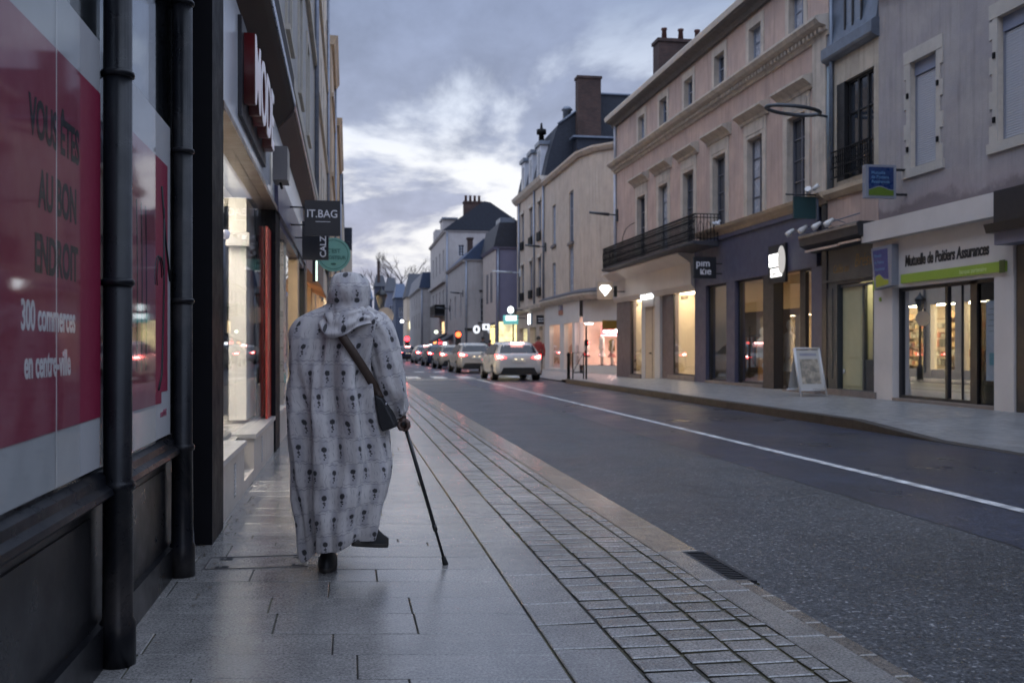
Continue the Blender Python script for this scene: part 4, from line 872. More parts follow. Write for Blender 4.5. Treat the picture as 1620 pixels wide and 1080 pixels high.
# shop of R2
sC=thing('dark_shopfront',(11.2,20.9,0),'dark grey shopfront with faded gilt script and pale lit door','shopfront')
gsh=mat('grey_green_shop',(.040,.046,.050),.45,.12,2,dirt=.1)
mb=wallmesh(FR,19.75,22.25,.1,3.55,[(19.95,21.55,.27,2.68)],gsh,.2,w=.02); mb.fbox(FR,19.75,22.2,2.75,2.80,.02,.06,gsh); mb.fbox(FR,21.75,22.1,.5,2.6,.02,.035,gsh); mb.build('panelling',sC)
mb=MB(); mb.fbox(FR,19.75,22.2,0,.26,-.2,.10,lowst); mb.build('step',sC)
mb=MB(); mb.fbox(FR,20.58,21.5,.27,2.60,-.16,-.10,mat('sage_door',(.36,.35,.22),.5,.06)); mb.fbox(FR,20.66,21.42,.35,.95,-.10,-.085,MATS['sage_door']); mb.fbox(FR,20.66,21.42,1.0,2.5,-.10,-.09,MATS['sage_door']); d2=mb.build('door',sC)
mb=MB(); mb.tube([FR.p(21.38,.62,-.06),FR.p(21.38,.72,-.06)],.02,skin_m,8); mb.build('handle',d2)
mb=MB(); mb.fbox(FR,20.02,20.50,.95,2.60,-.14,-.13,GLASS()); mb.fbox(FR,20.50,20.58,.27,2.65,-.16,-.08,gsh); mb.fbox(FR,19.95,20.5,.27,.95,-.16,-.1,gsh); mb.fbox(FR,19.95,21.55,2.60,2.66,-.16,-.06,zinc); mb.build('glazing',sC)
room(FR,19.8,20.9,.2,3.0,-.2,-2.5,sC,mat('green_room',(.42,.45,.30),.6),RF,RC,[(19.9,20.8,-.7,-.4)],warmL)
mb=MB(); mb.box(11.26,11.30,20.6,21.5,.4,2.6,gsh)
mb=MB()
for z in (1.2,1.5,1.8,2.1): mb.box(12.2,12.5,19.9,20.8,z,z+.02,RF); [mb.box(12.3,12.42,19.95+.13*k,20.03+.13*k,z+.02,z+.16,random.choice([cor,cw,cgn])) for k in range(6)]
tag(mb.build('display_shelf'),'shelf of small goods behind the pale door window','shelf')
mb=MB(); can=mat('canopy_black',(.02,.02,.024),.5); mb.prism(FR,[(.03,3.50),(.10,3.50),(.42,3.66),(.44,3.90),(.40,3.94),(.03,3.94)],19.85,22.65,can); mb.prism(FR,[(.44,3.84),(.46,3.84),(.46,3.90),(.44,3.92)],19.85,22.65,MATS['chrome_edge']); mb.build('canopy',sC)
mb=MB(); mb.fbox(FR,20.9,22.5,3.50,3.545,.30,.36,mat('lamp_tube',(.60,.45,.36),.4)); mb.fbox(FR,19.95,20.85,3.52,3.565,.30,.36,MATS['lamp_tube']); mb.build('tube_light',sC)
gilt=mat('gilt',(.20,.12,.035),.4,.35,8,metal=.5); text(FR,'Cafés au',21.75,2.95,.27,.022,gilt,'lettering',sC,.003,0,.8,shear=.3); text(FR,'Brésil',20.75,3.02,.42,.022,gilt,'lettering',sC,.003,0,.8,shear=.3)
mb=MB()
sp0=thing('spotlight_bar',(10.9,21.5,4.0),'row of white spotlights on arms above the black canopy','spotlights')
mb=MB(); mb.tube([FR.p(20.0,4.12,.3),FR.p(23.2,4.05,.3)],.012,zinc,6); mb.build('bar',sp0)
for k,u in enumerate((23.1,22.4,21.7,21.1)):
    m_=MB(); m_.tube([FR.p(u,3.98,.56),FR.p(u-.02,4.02,.50),FR.p(u-.06,4.13,.38)],[.06,.075,.03],skin_m,10); m_.tube([FR.p(u-.06,4.13,.38),FR.p(u,4.05,.05)],.01,zinc,5); m_.build('spot_head',sp0)
t=thing('hanging_sign',(10.8,22.2,4.4),'blank dark green hanging sign board','shop sign')
mb=MB(); mb.fbox(FP(22.2),10.42,10.98,4.28,4.80,-.06,0,mat('sign_teal',(.010,.045,.05),.5,.15)); mb.build('board',t); mb=MB(); mb.tube([(10.2,22.17,4.84),(11.2,22.17,4.84)],.02,blk,6); mb.fbox(FP(22.2),11.0,11.05,4.25,4.85,-.06,0,zinc); mb.build('bracket',t)
mb=MB(); mb.tube([(10.75,22.1,4.88),(10.68,22.0,4.96)],[.06,.08],skin_m,8); mb.tube([(10.85,22.1,4.95),(10.95,22.0,5.05)],[.05,.06],skin_m,8); tag(mb.build('spotlight_pair'),'pair of small white spotlights on top of the dark green sign','spotlights')
t=thing('hanging_sign',(10.6,18.75,4.6),'grey framed blue and green hanging insurance sign','shop sign')
blu=mat('sign_blue',(.008,.028,.105),.3,.08); grn=mat('sign_lime',(.09,.15,.012),.4,.1); gfr=mat('sign_frame',(.20,.21,.25),.4,.1)
F18=FP(18.6)
mb=MB(); mb.fbox(F18,10.27,10.93,4.23,4.90,-.14,0,gfr); mb.build('frame',t)
mb=MB(); mb.fbox(F18,10.33,10.87,4.28,4.85,.0,.006,blu); mb.build('panel',t)
wave=[(10.33+.54*i/16,4.42-.035*math.sin(i/16*2*PI-1.2+3.2)) for i in range(17)]
mb=MB(); mb.poly(F18,[(10.33,4.28),(10.87,4.28)]+wave[::-1],.006,.009,grn); mb.build('green_wave',t); mb=MB(); mb.poly(F18,wave+[(u,v+.014) for u,v in wave[::-1]],.006,.010,gfr); mb.build('wave_line',t)
tw=mat('sign_text_blue',(.10,.22,.36),.4)
for s,v in (('Mutuelle',4.71),('de Poitiers',4.62),('Assurances',4.53)): text(F18,s,10.385,v,.092,.007,tw,'lettering',t,.002,.0005,.95)
mb=MB(); mb.box(10.93,11.2,18.65,18.72,4.8,4.84,blk); mb.box(10.93,11.2,18.65,18.72,4.3,4.34,blk); mb.build('bracket',t)
# ---------- R1 grey plaster house and insurance office
r1=thing('grey_townhouse',(11.2,14,0),'grey plastered house with white roller shutters above the insurance office','townhouse')
w1=[(17.62,18.52,4.82,6.95),(14.55,15.78,4.80,6.98),(11.0,12.2,4.8,6.98)]
sm1,g,b=newmat('sooty_grey_plaster'); MATS['sooty']=sm1
pos=N(g.t,'ShaderNodeNewGeometry').outputs['Position']; X_,Y_,Z_=g.sep(pos)
c=g.mix(g.mr(g.noise(pos,.8,5,.6),.42,.6,0,1),(.335,.305,.30),(.295,.27,.28))
c=g.mix(1,c,g.mr(g.noise(pos,1.5,7,.68),.3,.7,.86,1.12),'MULTIPLY')
st=g.noise(g.comb(g.m('MULTIPLY',X_,3),g.m('MULTIPLY',Y_,3),g.m('MULTIPLY',Z_,.25)),2.2,5,.6); c=g.mix(1,c,g.mr(st,.48,.75,1,.76),'MULTIPLY')
sn=g.m('ADD',g.m('MULTIPLY',g.noise(pos,.9,6,.65),.9),g.m('MULTIPLY',g.noise(pos,4,5,.65),.22)); top_e=g.m('ADD',3.62,sn)
c=g.mix(g.mr(g.m('SUBTRACT',Z_,top_e),-.16,.03,.85,0,True),c,(.075,.066,.072))
c=g.mix(g.mr(g.m('SUBTRACT',Z_,top_e),-.05,.55,.35,0,True),c,(.27,.20,.21))
g.t.links.new(c,b.inputs['Base Color']); b.inputs['Roughness'].default_value=.85
bn=N(g.t,'ShaderNodeBump'); bn.inputs['Strength'].default_value=.7; bn.inputs['Distance'].default_value=.012; g.t.links.new(g.noise(pos,38,6,.7),bn.inputs['Height']); g.t.links.new(bn.outputs[0],b.inputs['Normal'])
mb=wallmesh(FR,6,19.75,3.87,8.9,w1,sm1,.22,mr=bst); body_back(FR,6,19.75,0,8.9,8,grr,mb); mb.fbox(FR,5.9,19.75,8.8,9.05,-.1,.3,bst); mb.build('wall',r1)
lim=mat('limestone',(.42,.385,.35),.75,.1,3,.3,50,dirt=.12); shu=mat('shutter_white',(.50,.51,.56),.45,.03)
for (a,b_,c,d) in w1:
    mb=MB(); z=c-.0; k=0
    while z<d-.02:
        e=min(z+.305,d); L=.22 if k%2==0 else .13
        mb.fbox(FR,a-L,a,z,e,0,.022,lim); mb.fbox(FR,b_,b_+L,z,e,0,.022,lim); z=e; k+=1
    mb.fbox(FR,a-.22,b_+.22,d,d+.26,0,.03,lim); mb.fbox(FR,a-.26,b_+.26,c-.18,c,0,.05,lim); mb.build('quoin_surround',r1)
    mb=MB(); mb.fbox(FR,a,b_,c,d,-.17,-.16,blk); z=c+.02
    while z<d-.30: mb.prism(FR,[(-.155,z),(-.125,z+.008),(-.125,z+.034),(-.155,z+.042)],a+.03,b_-.03,shu); z+=.045
    mb.fbox(FR,a,a+.03,c,d,-.16,-.10,gfr); mb.fbox(FR,b_-.03,b_,c,d,-.16,-.10,gfr); mb.build('roller_shutter',r1)
    mb=MB(); mb.fbox(FR,a,b_,d-.26,d,-.14,-.09,mat('shutter_box',(.20,.22,.30),.4,.08)); mb.build('shutter_box',r1)
    mb=MB(); 
    for z in (c+.35,d-.7): mb.fbox(FR,a-.10,a-.04,z,z+.1,.022,.05,iron); mb.fbox(FR,b_+.04,b_+.10,z,z+.1,.022,.05,iron)
    mb.build('shutter_hinge',r1)
roofs=MB(); roofs.poly(Fr((11.2,0),(12.2,0),1,0),[(-.3,9.0),(4,12),(8,9.0)],6.0,19.74,slate); roofs.build('roof',r1)
sD=thing('insurance_shopfront',(11.2,17.3,0),'white insurance office front reading Mutuelle de Poitiers Assurances','shopfront')
wsh=mat('white_shop',(.56,.52,.50),.5,.06,1.5,dirt=.08)
mb=MB(); mb.fbox(FR,15.42,19.93,3.46,3.87,-.1,.30,wsh); mb.build('canopy',sD)
mb=MB(); mb.fbox(FR,15.3,19.88,2.45,3.46,-.3,.06,wsh); mb.build('fascia',sD)
mb=MB(); mb.fbox(FR,19.12,19.85,0,2.45,-.3,.05,wsh); mb.fbox(FR,15.3,15.82,0,2.45,-.3,.05,wsh); mb.build('pillar',sD)
mb=MB(); mb.fbox(FR,15.82,19.12,0,.18,-.3,.06,lowst); mb.build('step',sD)
mb=MB(); mb.fbox(FR,15.45,18.72,2.52,2.70,.06,.10,mat('lime_band',(.25,.36,.035),.45,.06)); mb.fbox(FR,15.45,15.6,2.50,2.72,.10,.11,mat('olive_dark',(.05,.08,.01),.5)); mb.build('green_band',sD)
mb=MB(); mb.fbox(FR,19.5,19.88,2.45,2.66,.061,.064,MATS['lime_band']); mb.build('green_patch',sD)
text(FR,'Mutuelle de Poitiers Assurances',18.62,2.86,.31,.065,mat('ink_black2',(.01,.01,.012),.4),'lettering',sD,.006,.008,.665,shear=.12)
text(FR,'banque partenaire',16.75,2.565,.12,.101,mat('lime_pale',(.50,.60,.25),.5),'lettering',sD,.002,.001,.9)
t=thing('box_sign',(11.1,19.1,2.6),'projecting blue and lime insurance box sign on the white pillar','shop sign')
Q=[(19.62,3.28),(18.98,3.30),(18.98,2.56),(19.50,2.50)]
mb=MB(); mb.poly(FR,[(19.68,3.32),(18.86,3.34),(18.86,2.50),(19.52,2.44)],.061,.22,gfr); mb.build('case',t)
mb=MB(); mb.poly(FR,[(19.60,3.26),(19.02,3.27),(18.98,2.64),(19.15,2.66),(19.32,2.76),(19.45,2.74),(19.50,2.70)],.22,.225,mat('sign_violet',(.030,.035,.17),.4,.1)); mb.build('blue_panel',t)
mb=MB(); mb.poly(FR,[(19.48,2.70),(19.43,2.72),(19.32,2.74),(19.15,2.63),(18.98,2.61),(18.98,2.53),(19.46,2.48)],.22,.224,mat('lime_sign',(.30,.32,.02),.45)); mb.build('lime_wave',t)
for k,s in enumerate(('Mutuelle','de Poitiers','Assurances')): text(FR,s,19.54-.02*k,3.11-.14*k,.10,.226,tw,'lettering',t,.001,0,.85)
mb=MB(); fb=darkp
for a,b_ in ((19.02,19.12),(17.42,17.50),(16.52,16.72),(15.82,15.88)): mb.fbox(FR,a,b_,.18,2.45,-.2,-.1,fb)
mb.fbox(FR,17.0,17.02,.18,2.45,-.19,-.12,fb)
mb.fbox(FR,16.72,19.02,.18,.24,-.2,-.1,fb); mb.fbox(FR,15.88,19.02,2.38,2.45,-.2,-.1,fb); o=mb.build('window_frame',sD)
IG=glass('office_glass',(.5,.52,.52),1.5,3.0,0,.42)
mb=MB(); mb.fbox(FR,16.72,19.02,.24,2.38,-.152,-.14,IG); mb.fbox(FR,15.88,16.52,.18,2.38,-.15,-.14,glass('door_glass',(.4,.42,.44),1.5,.5,0,.0)); mb.build('pane',o)
room(FR,15.6,19.1,.16,2.7,-.6,-4.0,sD,mat('office_wall',(.22,.17,.13),.6),mat('office_floor',(.10,.10,.09),.4),MATS['dim_ceiling'],[(17.9,18.0,-2.4,-2.3)],warm2)
mb=MB(); mb.fbox(FR,15.92,16.30,.62,2.05,-.135,-.13,mat('notice_grey',(.20,.25,.31),.5)); 
mb.fbox(FR,15.99,16.2,.9,1.12,-.129,-.125,mat('notice_teal',(.03,.16,.22),.4)); 
for z in (1.9,1.8,1.7,1.6,1.5): mb.fbox(FR,15.97,16.25-.04*(z*10%2),z,z+.012,-.129,-.126,mat('notice_ink',(.06,.08,.10),.5))
tag(mb.build('door_notice'),'long grey-blue notice panel on the office door glass','notice')
mb=MB(); 
for y,x,w in ((17.9,12.4,.5),(17.1,12.3,.4)):
    mb.box(x,x+.5,y-w/2,y+w/2,.16,.62,mat('lime_chair',(.22,.26,.03),.6)); mb.box(x+.45,x+.55,y-w/2,y+w/2,.62,1.0,MATS['lime_chair'])
tag(mb.build('office_seats',bevel=.05),'two olive green waiting seats inside the office window','seats')
mb=MB(); mb.box(12.0,12.4,17.35,17.65,.16,1.15,MATS['notice_grey']); tag(mb.build('leaflet_stand',bevel=.02),'grey leaflet stand inside the office window','stand')
mb=MB(); mb.fbox(FR,19.55,19.62,2.2,2.28,.05,.07,MATS['lime_band']); tag(mb.build('wall_plaque'),'tiny green plaque at the top of the white pillar','plaque')
# ---------- R0 black shop at the right edge and an unseen block behind the viewer added to block sky light
r0=thing('unseen_street_block',(11.2,-5,0),'unseen plain block behind the viewer, added to block sky light','townhouse')
mb=MB(); mb.fbox(FR,-20,5.9,0,11,-8,0,grr); mb.build('wall',r0)
mb=MB(); mb.fbox(FR,6,15.27,0,3.85,-.3,.02,darkp); mb.fbox(FR,12.5,15.27,3.30,3.85,.02,.45,darkp); mb.prism(FR,[(.02,3.15),(.5,3.15),(.55,3.3),(.02,3.35)],12.5,15.40,darkp); mb.fbox(FR,12.5,15.35,2.95,3.15,.02,.38,mat('valance_grey',(.20,.19,.25),.6,.1)); mb.build('black_shopfront',r1)
# ---------- R4 pale corner house with canted corner
r4=thing('cream_corner_house',(11.2,50,0),'cream rendered corner house with canted corner above the pink-lit shop','townhouse')
crr=mat('peach_render',(.44,.36,.295),.75,.12,1.2,.3,60,streak=.25,dirt=.15)
C=[(11.2,56.3),(11.2,47.6),(11.6,46.0),(12.9,44.4),(16,43.6)]
Fs=[Fr(C[i+1],C[i],1) for i in range(4)]   # u from near to far
FA=Fr((11.2,0),(11.2,1),1)
wv=[(53.35,54.25,6.9,9.1),(49.0,50.0,6.6,9.2),(53.35,54.25,4.0,5.9),(49.0,50.0,4.0,6.4)]
mb=wallmesh(FA,47.6,56.3,3.75,10.7,wv,crr,.2)
for F in Fs[1:]: mb.face([F.p(0,3.75),F.p(F.L,3.75),F.p(F.L,10.7),F.p(0,10.7)],crr)
mb.face([(16,43.6,3.75),(20,56.3,3.75),(20,56.3,10.7),(16,43.6,10.7)],crr); mb.build('wall',r4)
for i,o in enumerate(wv): window(FA,*o,r4,.1,MATS['window_blue_grey'],nv=1,nh=2,curtain=5 if i!=1 else 1); 
mb=MB(); 
for o in wv: mb.fbox(FA,o[0]-.12,o[1]+.12,o[2]-.14,o[2],0,.10,mat('sill_dark',(.12,.10,.10),.7))
mb.build('window_sill',r4)
mb=MB()
for F in Fs: mb.prism(F,[(-.1,10.55),(.12,10.55),(.25,10.72),(.25,10.82),(-.1,10.82)],-.08,F.L+.08,crr)
mb.build('eave',r4)
mb=MB(); mb.mesh([(10.95,56.3,10.83),(10.95,47.5,10.83),(11.4,45.8,10.83),(12.8,44.15,10.83),(16,43.4,10.83),(20,56.3,10.83),(15.5,52,12.4),(17,56.3,12.6)],[(0,1,6,7),(1,2,6),(2,3,6),(3,4,6),(4,5,7,6),(0,7,5),(0,5,4,3,2,1)],mat('zinc_roof',(.05,.09,.16),.4,.2,3,metal=.3)); mb.build('roof',r4)
sE=thing('pink_lit_shopfront',(11.4,48,0),'cream corner shopfront glowing pink with dresses in its window','shopfront')
cwp=mat('cream_panel',(.52,.49,.47),.5,.05,1.5)
fops=[(52.2,55.0,.12,2.5),(49.2,51.2,.12,2.5),(47.65,48.65,.38,2.48)]
mb=wallmesh(FA,47.6,56.3,0,3.55,fops,cwp,.2,w=.02)
dgF=Fr((12.9,44.4),(11.35,47.55),1)     # canted shop window plane
mb.face([dgF.p(0,2.48,.02),dgF.p(dgF.L,2.48,.02),dgF.p(dgF.L,3.55,.02),dgF.p(0,3.55,.02)],cwp)
mb.face([dgF.p(0,0,.02),dgF.p(dgF.L,0,.02),dgF.p(dgF.L,.38,.02),dgF.p(0,.38,.02)],cwp)
mb.face([dgF.p(0,.38,.02),dgF.p(dgF.L,.38,.02),dgF.p(dgF.L,.38,-.4),dgF.p(0,.38,-.4)],cwp); mb.build('fascia',sE)
mb=MB(); 
mb.prism(FA,[(0,3.55),(.2,3.62),(.35,3.78),(.35,3.86),(0,3.98)],47.6,56.4,bst)
for F in Fs[1:]: mb.prism(F,[(0,3.55),(.2,3.62),(.35,3.78),(.35,3.86),(0,3.98)],-.1,F.L+.1,bst)
for F in [FA]: mb.prism(FA,[(0,3.98),(.36,3.87),(.36,3.93),(0,4.1)],47.6,56.4,mat('lead_flashing',(.07,.065,.075),.6))
for F in Fs[1:]: mb.prism(F,[(0,3.98),(.36,3.87),(.36,3.93),(0,4.1)],-.1,F.L+.1,MATS['lead_flashing'])
mb.build('shop_cornice',sE)
mb=MB(); mb.fbox(dgF,-.1,dgF.L,.38,2.48,-.02,-.01,glass('clear_glass',(.97,.95,.95),1.4,1.0)); mb.fbox(FA,47.6,48.65,.38,2.48,-.03,-.02,MATS['clear_glass']); mb.fbox(FA,52.2,55.0,.12,2.5,-.12,-.11,GLASS()); mb.fbox(FA,49.2,51.2,.12,2.5,-.12,-.11,GLASS()); mb.build('window_glass',sE)
pinkL=emat('pink_tube',(1,.72,.64),40); peach=emat('peach_lamp',(1,.70,.52),10)
mb=MB(); PW=mat('pink_wall',(.66,.52,.47),.6,.05)
def P3(*a): return a
flr=[(11.24,48.75),(11.24,47.65),(13.1,44.5),(15.5,45.2),(15.5,49),(11.24,49)]
mb.face([(x,y,.40) for x,y in flr],mat('pale_floor',(.5,.42,.38),.3)); mb.face([(x,y,2.75) for x,y in flr],RC)
mb.face([(15.5,45.2,.4),(15.5,49,.4),(15.5,49,2.75),(15.5,45.2,2.75)],PW); mb.face([(13.1,44.5,.4),(15.5,45.2,.4),(15.5,45.2,2.75),(13.1,44.5,2.75)],PW); mb.face([(11.24,49,.4),(15.5,49,.4),(15.5,49,2.75),(11.24,49,2.75)],mat('cream_wall2',(.66,.52,.44),.6))
ri=mb.build('interior',sE,recalc=False)
mb=MB(); mb.box(12.6,13.4,46.6,47.4,2.68,2.72,pinkL); mb.box(13.8,14.6,45.6,46.4,2.68,2.72,pinkL); mb.build('ceiling_lamp',ri)
mb=MB(); mb.box(11.6,11.95,48.0,48.2,2.40,2.45,emat('bright_spot',(1,.9,.85),20)); mb.build('spot_lamp',ri)
nz=emat('neon_pink',(1,.45,.60),5.0); nw=emat('neon_white',(1,.9,.92),12)
t=thing('neon_sign',(14.4,46.3,2.0),'pink and white neon sign glowing inside the corner shop','neon sign')
Fn=Fr((12.45,48.4),(13.6,47.9),-1)
mb=MB(); mb.fbox(Fn,.0,1.35,1.85,2.35,-.03,0,mat('neon_board',(.65,.25,.28),.5)); mb.build('board',t)
mb=MB(); mb.tube([Fn.p(.15+.9*i/14,2.02+.04*math.sin(i*1.9),.03) for i in range(15)],.035,nw,6); mb.tube([Fn.p(.95+.17*math.cos(a),2.10+.13*math.sin(a),.03) for a in [i*.5 for i in range(13)]],.045,nw,6); mb.tube([Fn.p(.0,1.85,.03),Fn.p(1.3,1.82,.03)],.02,nz,6); mb.build('neon_tube',t)
mannequin(11.68,48.2,.40,'mannequin in white blouse and dark skirt at the left of the pink-lit window',cw,cdk,1.5,False,True)
mannequin(12.15,46.95,.40,'mannequin in wide pale dress in the middle of the pink-lit window',cw,cw,1.65,False,True)
mannequin(12.42,46.1,.40,'mannequin with olive scarf at the right of the pink-lit window',cgn,crs,1.5,False,True)
for a,b_,lab in ((52.2,55.0,0),(49.2,51.2,1)):
    room(FA,a,b_,.12,2.6,-.2,-.9,sE,mat('peach_wall',(.66,.46,.36),.6,.03),PW,RC,[(a+.2,b_-.2,-.7,-.3)],peach)
t=thing('wall_sign',(11.1,51.8,3.0),'small violet and orange wall sign on the cream corner shop','shop sign')
mb=MB(); mb.fbox(FA,51.4,52.4,2.98,3.22,.03,.06,mat('sign_orange',(.30,.10,.05),.5)); mb.fbox(FA,51.4,52.4,3.22,3.50,.03,.06,mat('sign_mauve',(.10,.09,.16),.5)); mb.build('plate',t); text(FA,'BO',52.3,3.25,.3,.062,wsh,'lettering',t,.002,0,.9)
mb=MB(); mb.fbox(FP(43.0),11.15,11.9,2.05,2.45,-.06,0,mat('sign_yellow',(.30,.16,.02),.5,.2)); tag(mb.build('hanging_sign'),'small amber rectangular hanging sign at the near corner of the pink-lit shop','shop sign')
# ---------- R5 mansard house
r5=thing('mansard_house',(11.2,61,0),'cream house with slate mansard, dormers and tall brick chimney','townhouse')
wv=[(57.6,58.5,z,z+h) for z,h in ((4.3,2.3),(7.6,2.3))]+[(60.4,61.3,z,z+h) for z,h in ((4.3,2.3),(7.6,2.3))]+[(63.4,64.3,z,z+h) for z,h in ((4.3,2.3),(7.6,2.3))]
mb=wallmesh(FR,56.3,66,3.75,11,wv,crr,.2); body_back(FR,56.3,66,0,11,9,crr,mb); mb.build('wall',r5)
for o in wv: window(FR,*o,r5,.12,MATS['window_blue_grey'],nv=1,nh=2)
mb=MB()
for o in wv: mb.fbox(FR,o[0]-.15,o[1]+.15,o[3],o[3]+.2,0,.08,bst); mb.fbox(FR,o[0]-.1,o[0]+1.0,o[2],o[2]+.5,.02,.10,iron)
mb.build('window_sill',r5)
mb=MB(); mb.prism(FR,[(-.1,10.75),(.1,10.75),(.3,10.95),(.38,11.15),(-.1,11.15)],56.25,66.1,bst); mb.prism(FR,[(0,3.45),(.25,3.6),(.3,3.78),(0,3.85)],56.3,66.1,bst); mb.build('cornice',r5)
Rf=Fr((11.2,0),(12.2,0),1)
mb=MB(); mb.poly(Rf,[(-.05,11.15),(.25,12.5),(.75,14.1),(1.9,14.95),(3.3,15.95),(9,15.95),(9,11.15)],56.35,66,slate)
mb.tube([(11.95,56.3,14.15),(13.1,56.3,15.0),(14.5,56.3,16.0),(20,56.3,16.0)],.07,zinc,6); mb.build('mansard_roof',r5)
for u in (57.6,60.3,63.0):
    mb=MB(); mb.fbox(FR,u,u+1.2,11.2,13.2,-.8,.02,MATS['white_downpipe']); mb.fbox(FR,u-.15,u+1.35,13.2,13.42,-.9,.14,zinc); mb.fbox(FR,u+.25,u+.95,11.5,12.9,.02,.04,MATS['dark_pane']); mb.build('dormer',r5)
chimney(13.0,14.35,55.7,56.4,11,16.7,r5,0)
mb=MB(); mb.box(12.85,20,55.4,56.3,10.6,13.2,slate); mb.box(12.6,20,55.2,56.2,13.2,13.3,zinc); mb.lathe((12.75,57.5,14.7),[(.25,0),(.25,.5),(.35,.55),(.2,.75)],zinc,10); mb.build('rear_dormer',r5)
mb=MB(); mb.lathe((11.6,59.5,13.6),[(.2,0),(.15,.6),(.3,.62),(.3,.9),(.1,.95),(.05,1.3)],iron,10); mb.build('roof_finial',r5)
mb=MB(); 
for u in (56.5,59.4,64.8): mb.tube([FR.p(u,3.9,.08),FR.p(u,10.8,.08)],.06,zp,8)
mb.build('downpipe',r5)
sF=thing('lit_shopfront',(11.2,61,0),'shopfront under the mansard house with glowing white letter sign','shopfront')
mb=wallmesh(FR,56.3,66,0,3.5,[(57,58.1,.2,2.5),(59,61.2,.2,2.5),(62,65.2,.2,2.5)],crr,.2,w=.02); mb.build('wall',sF)
mb=MB(); mb.fbox(FR,56.9,65.4,.2,2.5,-.15,-.14,GLASS()); mb.build('window_glass',sF)
room(FR,56.5,65.5,.1,2.7,-.2,-2.5,sF,MATS['shop_wall_warm'],RF,RC,[(57.5,58.5,-1.2,-.9),(60,61,-1.2,-.9),(63,64.5,-1.2,-.9)],emat('mixed_lamp',(1,.85,.62),15))
mb=MB(); mb.fbox(FR,60.2,61.8,2.68,3.35,.03,.05,MATS['notice_grey']); mb.build('signboard',sF)
text(FR,'M',61.5,2.74,.85,.07,emat('white_glow2',(.95,.97,1),6),'lettering',sF,.01,.03,1.1)
t=thing('hanging_sign',(10.9,57,3),'dark hanging sign with two pale lines beside the mansard shop','shop sign')
mb=MB(); mb.fbox(FP(56.6),10.75,11.45,2.60,3.12,-.08,0,sgn); mb.build('board',t); mb=MB(); mb.fbox(FP(56.6),10.85,11.35,2.90,2.94,0,.01,swl); mb.fbox(FP(56.6),10.85,11.35,2.76,2.80,0,.01,swl); mb.build('lines',t)
# ---------- generic farther houses on the right
def far_house(name,x,y0,y1,z,label,wm,rm,roofpts,wins,endwins=(),extra=None,side=9):
    F=Fr((x,0),(x,1),1); t=thing(name,(x,(y0+y1)/2,0),label,'house')
    E=Fr((x,y0),(x+1,y0),-1)
    mb=wallmesh(F,y0,y1,0,z,wins,wm,.2); mb=wallmesh(E,0,side,0,z,endwins,wm,.2,mb); mb.face([F.p(y1,0),F.p(y1,0,-side),F.p(y1,z,-side),F.p(y1,z)],wm); mb.face([F.p(y0,0,-side),F.p(y1,0,-side),F.p(y1,z,-side),F.p(y0,z,-side)],wm); mb.build('wall',t)
    for o in wins: window(F,*o,t,.12,nv=1,nh=2)
    for o in endwins: window(E,*o,t,.12,MATS['white_downpipe'],nv=1,nh=3)
    mb=MB(); mb.poly(Fr((x,y0),(x+1,y0),1),roofpts,-.15,y1-y0,rm); mb.build('roof',t)
    mb=MB(); mb.prism(F,[(-.05,z-.15),(.12,z-.1),(.22,z+.05),(-.05,z+.06)],y0-.1,y1,wm); mb.prism(E,[(-.05,z-.1),(.10,z-.05),(.15,z+.05),(-.05,z+.06)],-.15,side,wm); mb.build('eave',t)
    mb=MB(); mb.tube([E.p(.12,0,.06),E.p(.12,z,.06)],.06,zp,6); mb.build('downpipe',t)
    return t,F,E
mauve=mat('mauve_render',(.16,.15,.215),.8,.08,1.5); dim=mat('dim_cream',(.34,.315,.31),.8,.1,1.5,streak=.15)
dslate=mat('dark_slate',(.016,.018,.028),.6,.3,4); bslate=mat('blue_slate',(.018,.036,.08),.45,.2,4)
r6,F6,E6=far_house('mauve_gable_house',9.93,67,73.6,8.05,'house with mauve blind end wall and black roof',mauve,dslate,[(-.2,8.1),(.2,9.75),(9,9.95),(9,8.1)],[(68.6,69.7,4.4,6.5),(70.6,71.7,4.4,6.5)])
mb=MB(); mb.fbox(F6,67.05,73.6,0,8.0,0,.03,mat('beige_front',(.40,.34,.31),.8,.1)); 
for o in ((68.6,69.7),(70.6,71.7)): mb.fbox(F6,*o,4.4,6.5,.03,.035,MATS['dark_pane'])
mb.box(10.2,11.2,66.98,69,9.6,10.1,zinc); mb.build('front_render',r6)
mb=MB(); mb.fbox(F6,67.3,73.3,.3,3.0,.035,.05,MATS['dark_pane']); mb.fbox(F6,67.3,69.5,.4,2.8,.05,.06,emat('yellow_glow',(1,.75,.25),1.6)); mb.fbox(E6,.1,1.4,.4,3.0,.0,.04,emat('yellow_glow2',(1,.82,.35),1.3,var=.6,scale=2)); mb.build('shop_window',r6)
r7,F7,E7=far_house('blue_roofed_house',8.58,74,87,7.8,'pale corner house with a blue slate hipped roof',dim,bslate,[(-.2,7.85),(1.4,9.4),(7,9.4),(9,7.85)],[(76+4*i,77+4*i,z,z+1.8) for i in range(3) for z in (3.6,)],[(1.35,2.05,5.6,6.9),(1.2,2.1,3.2,5.0)])
mb=MB(); mb.fbox(E7,.0,3,2.55,2.72,0,.10,dkp); mb.fbox(E7,1.3,2.4,0,1.9,.0,.03,dkp); mb.fbox(E7,1.0,2.3,3.08,3.16,0,.12,dkp); mb.fbox(E7,1.1,2.2,5.48,5.56,0,.12,dkp); mb.build('band',r7)
chimney(9.3,9.7,78,78.5,8.5,9.8,r7,0)
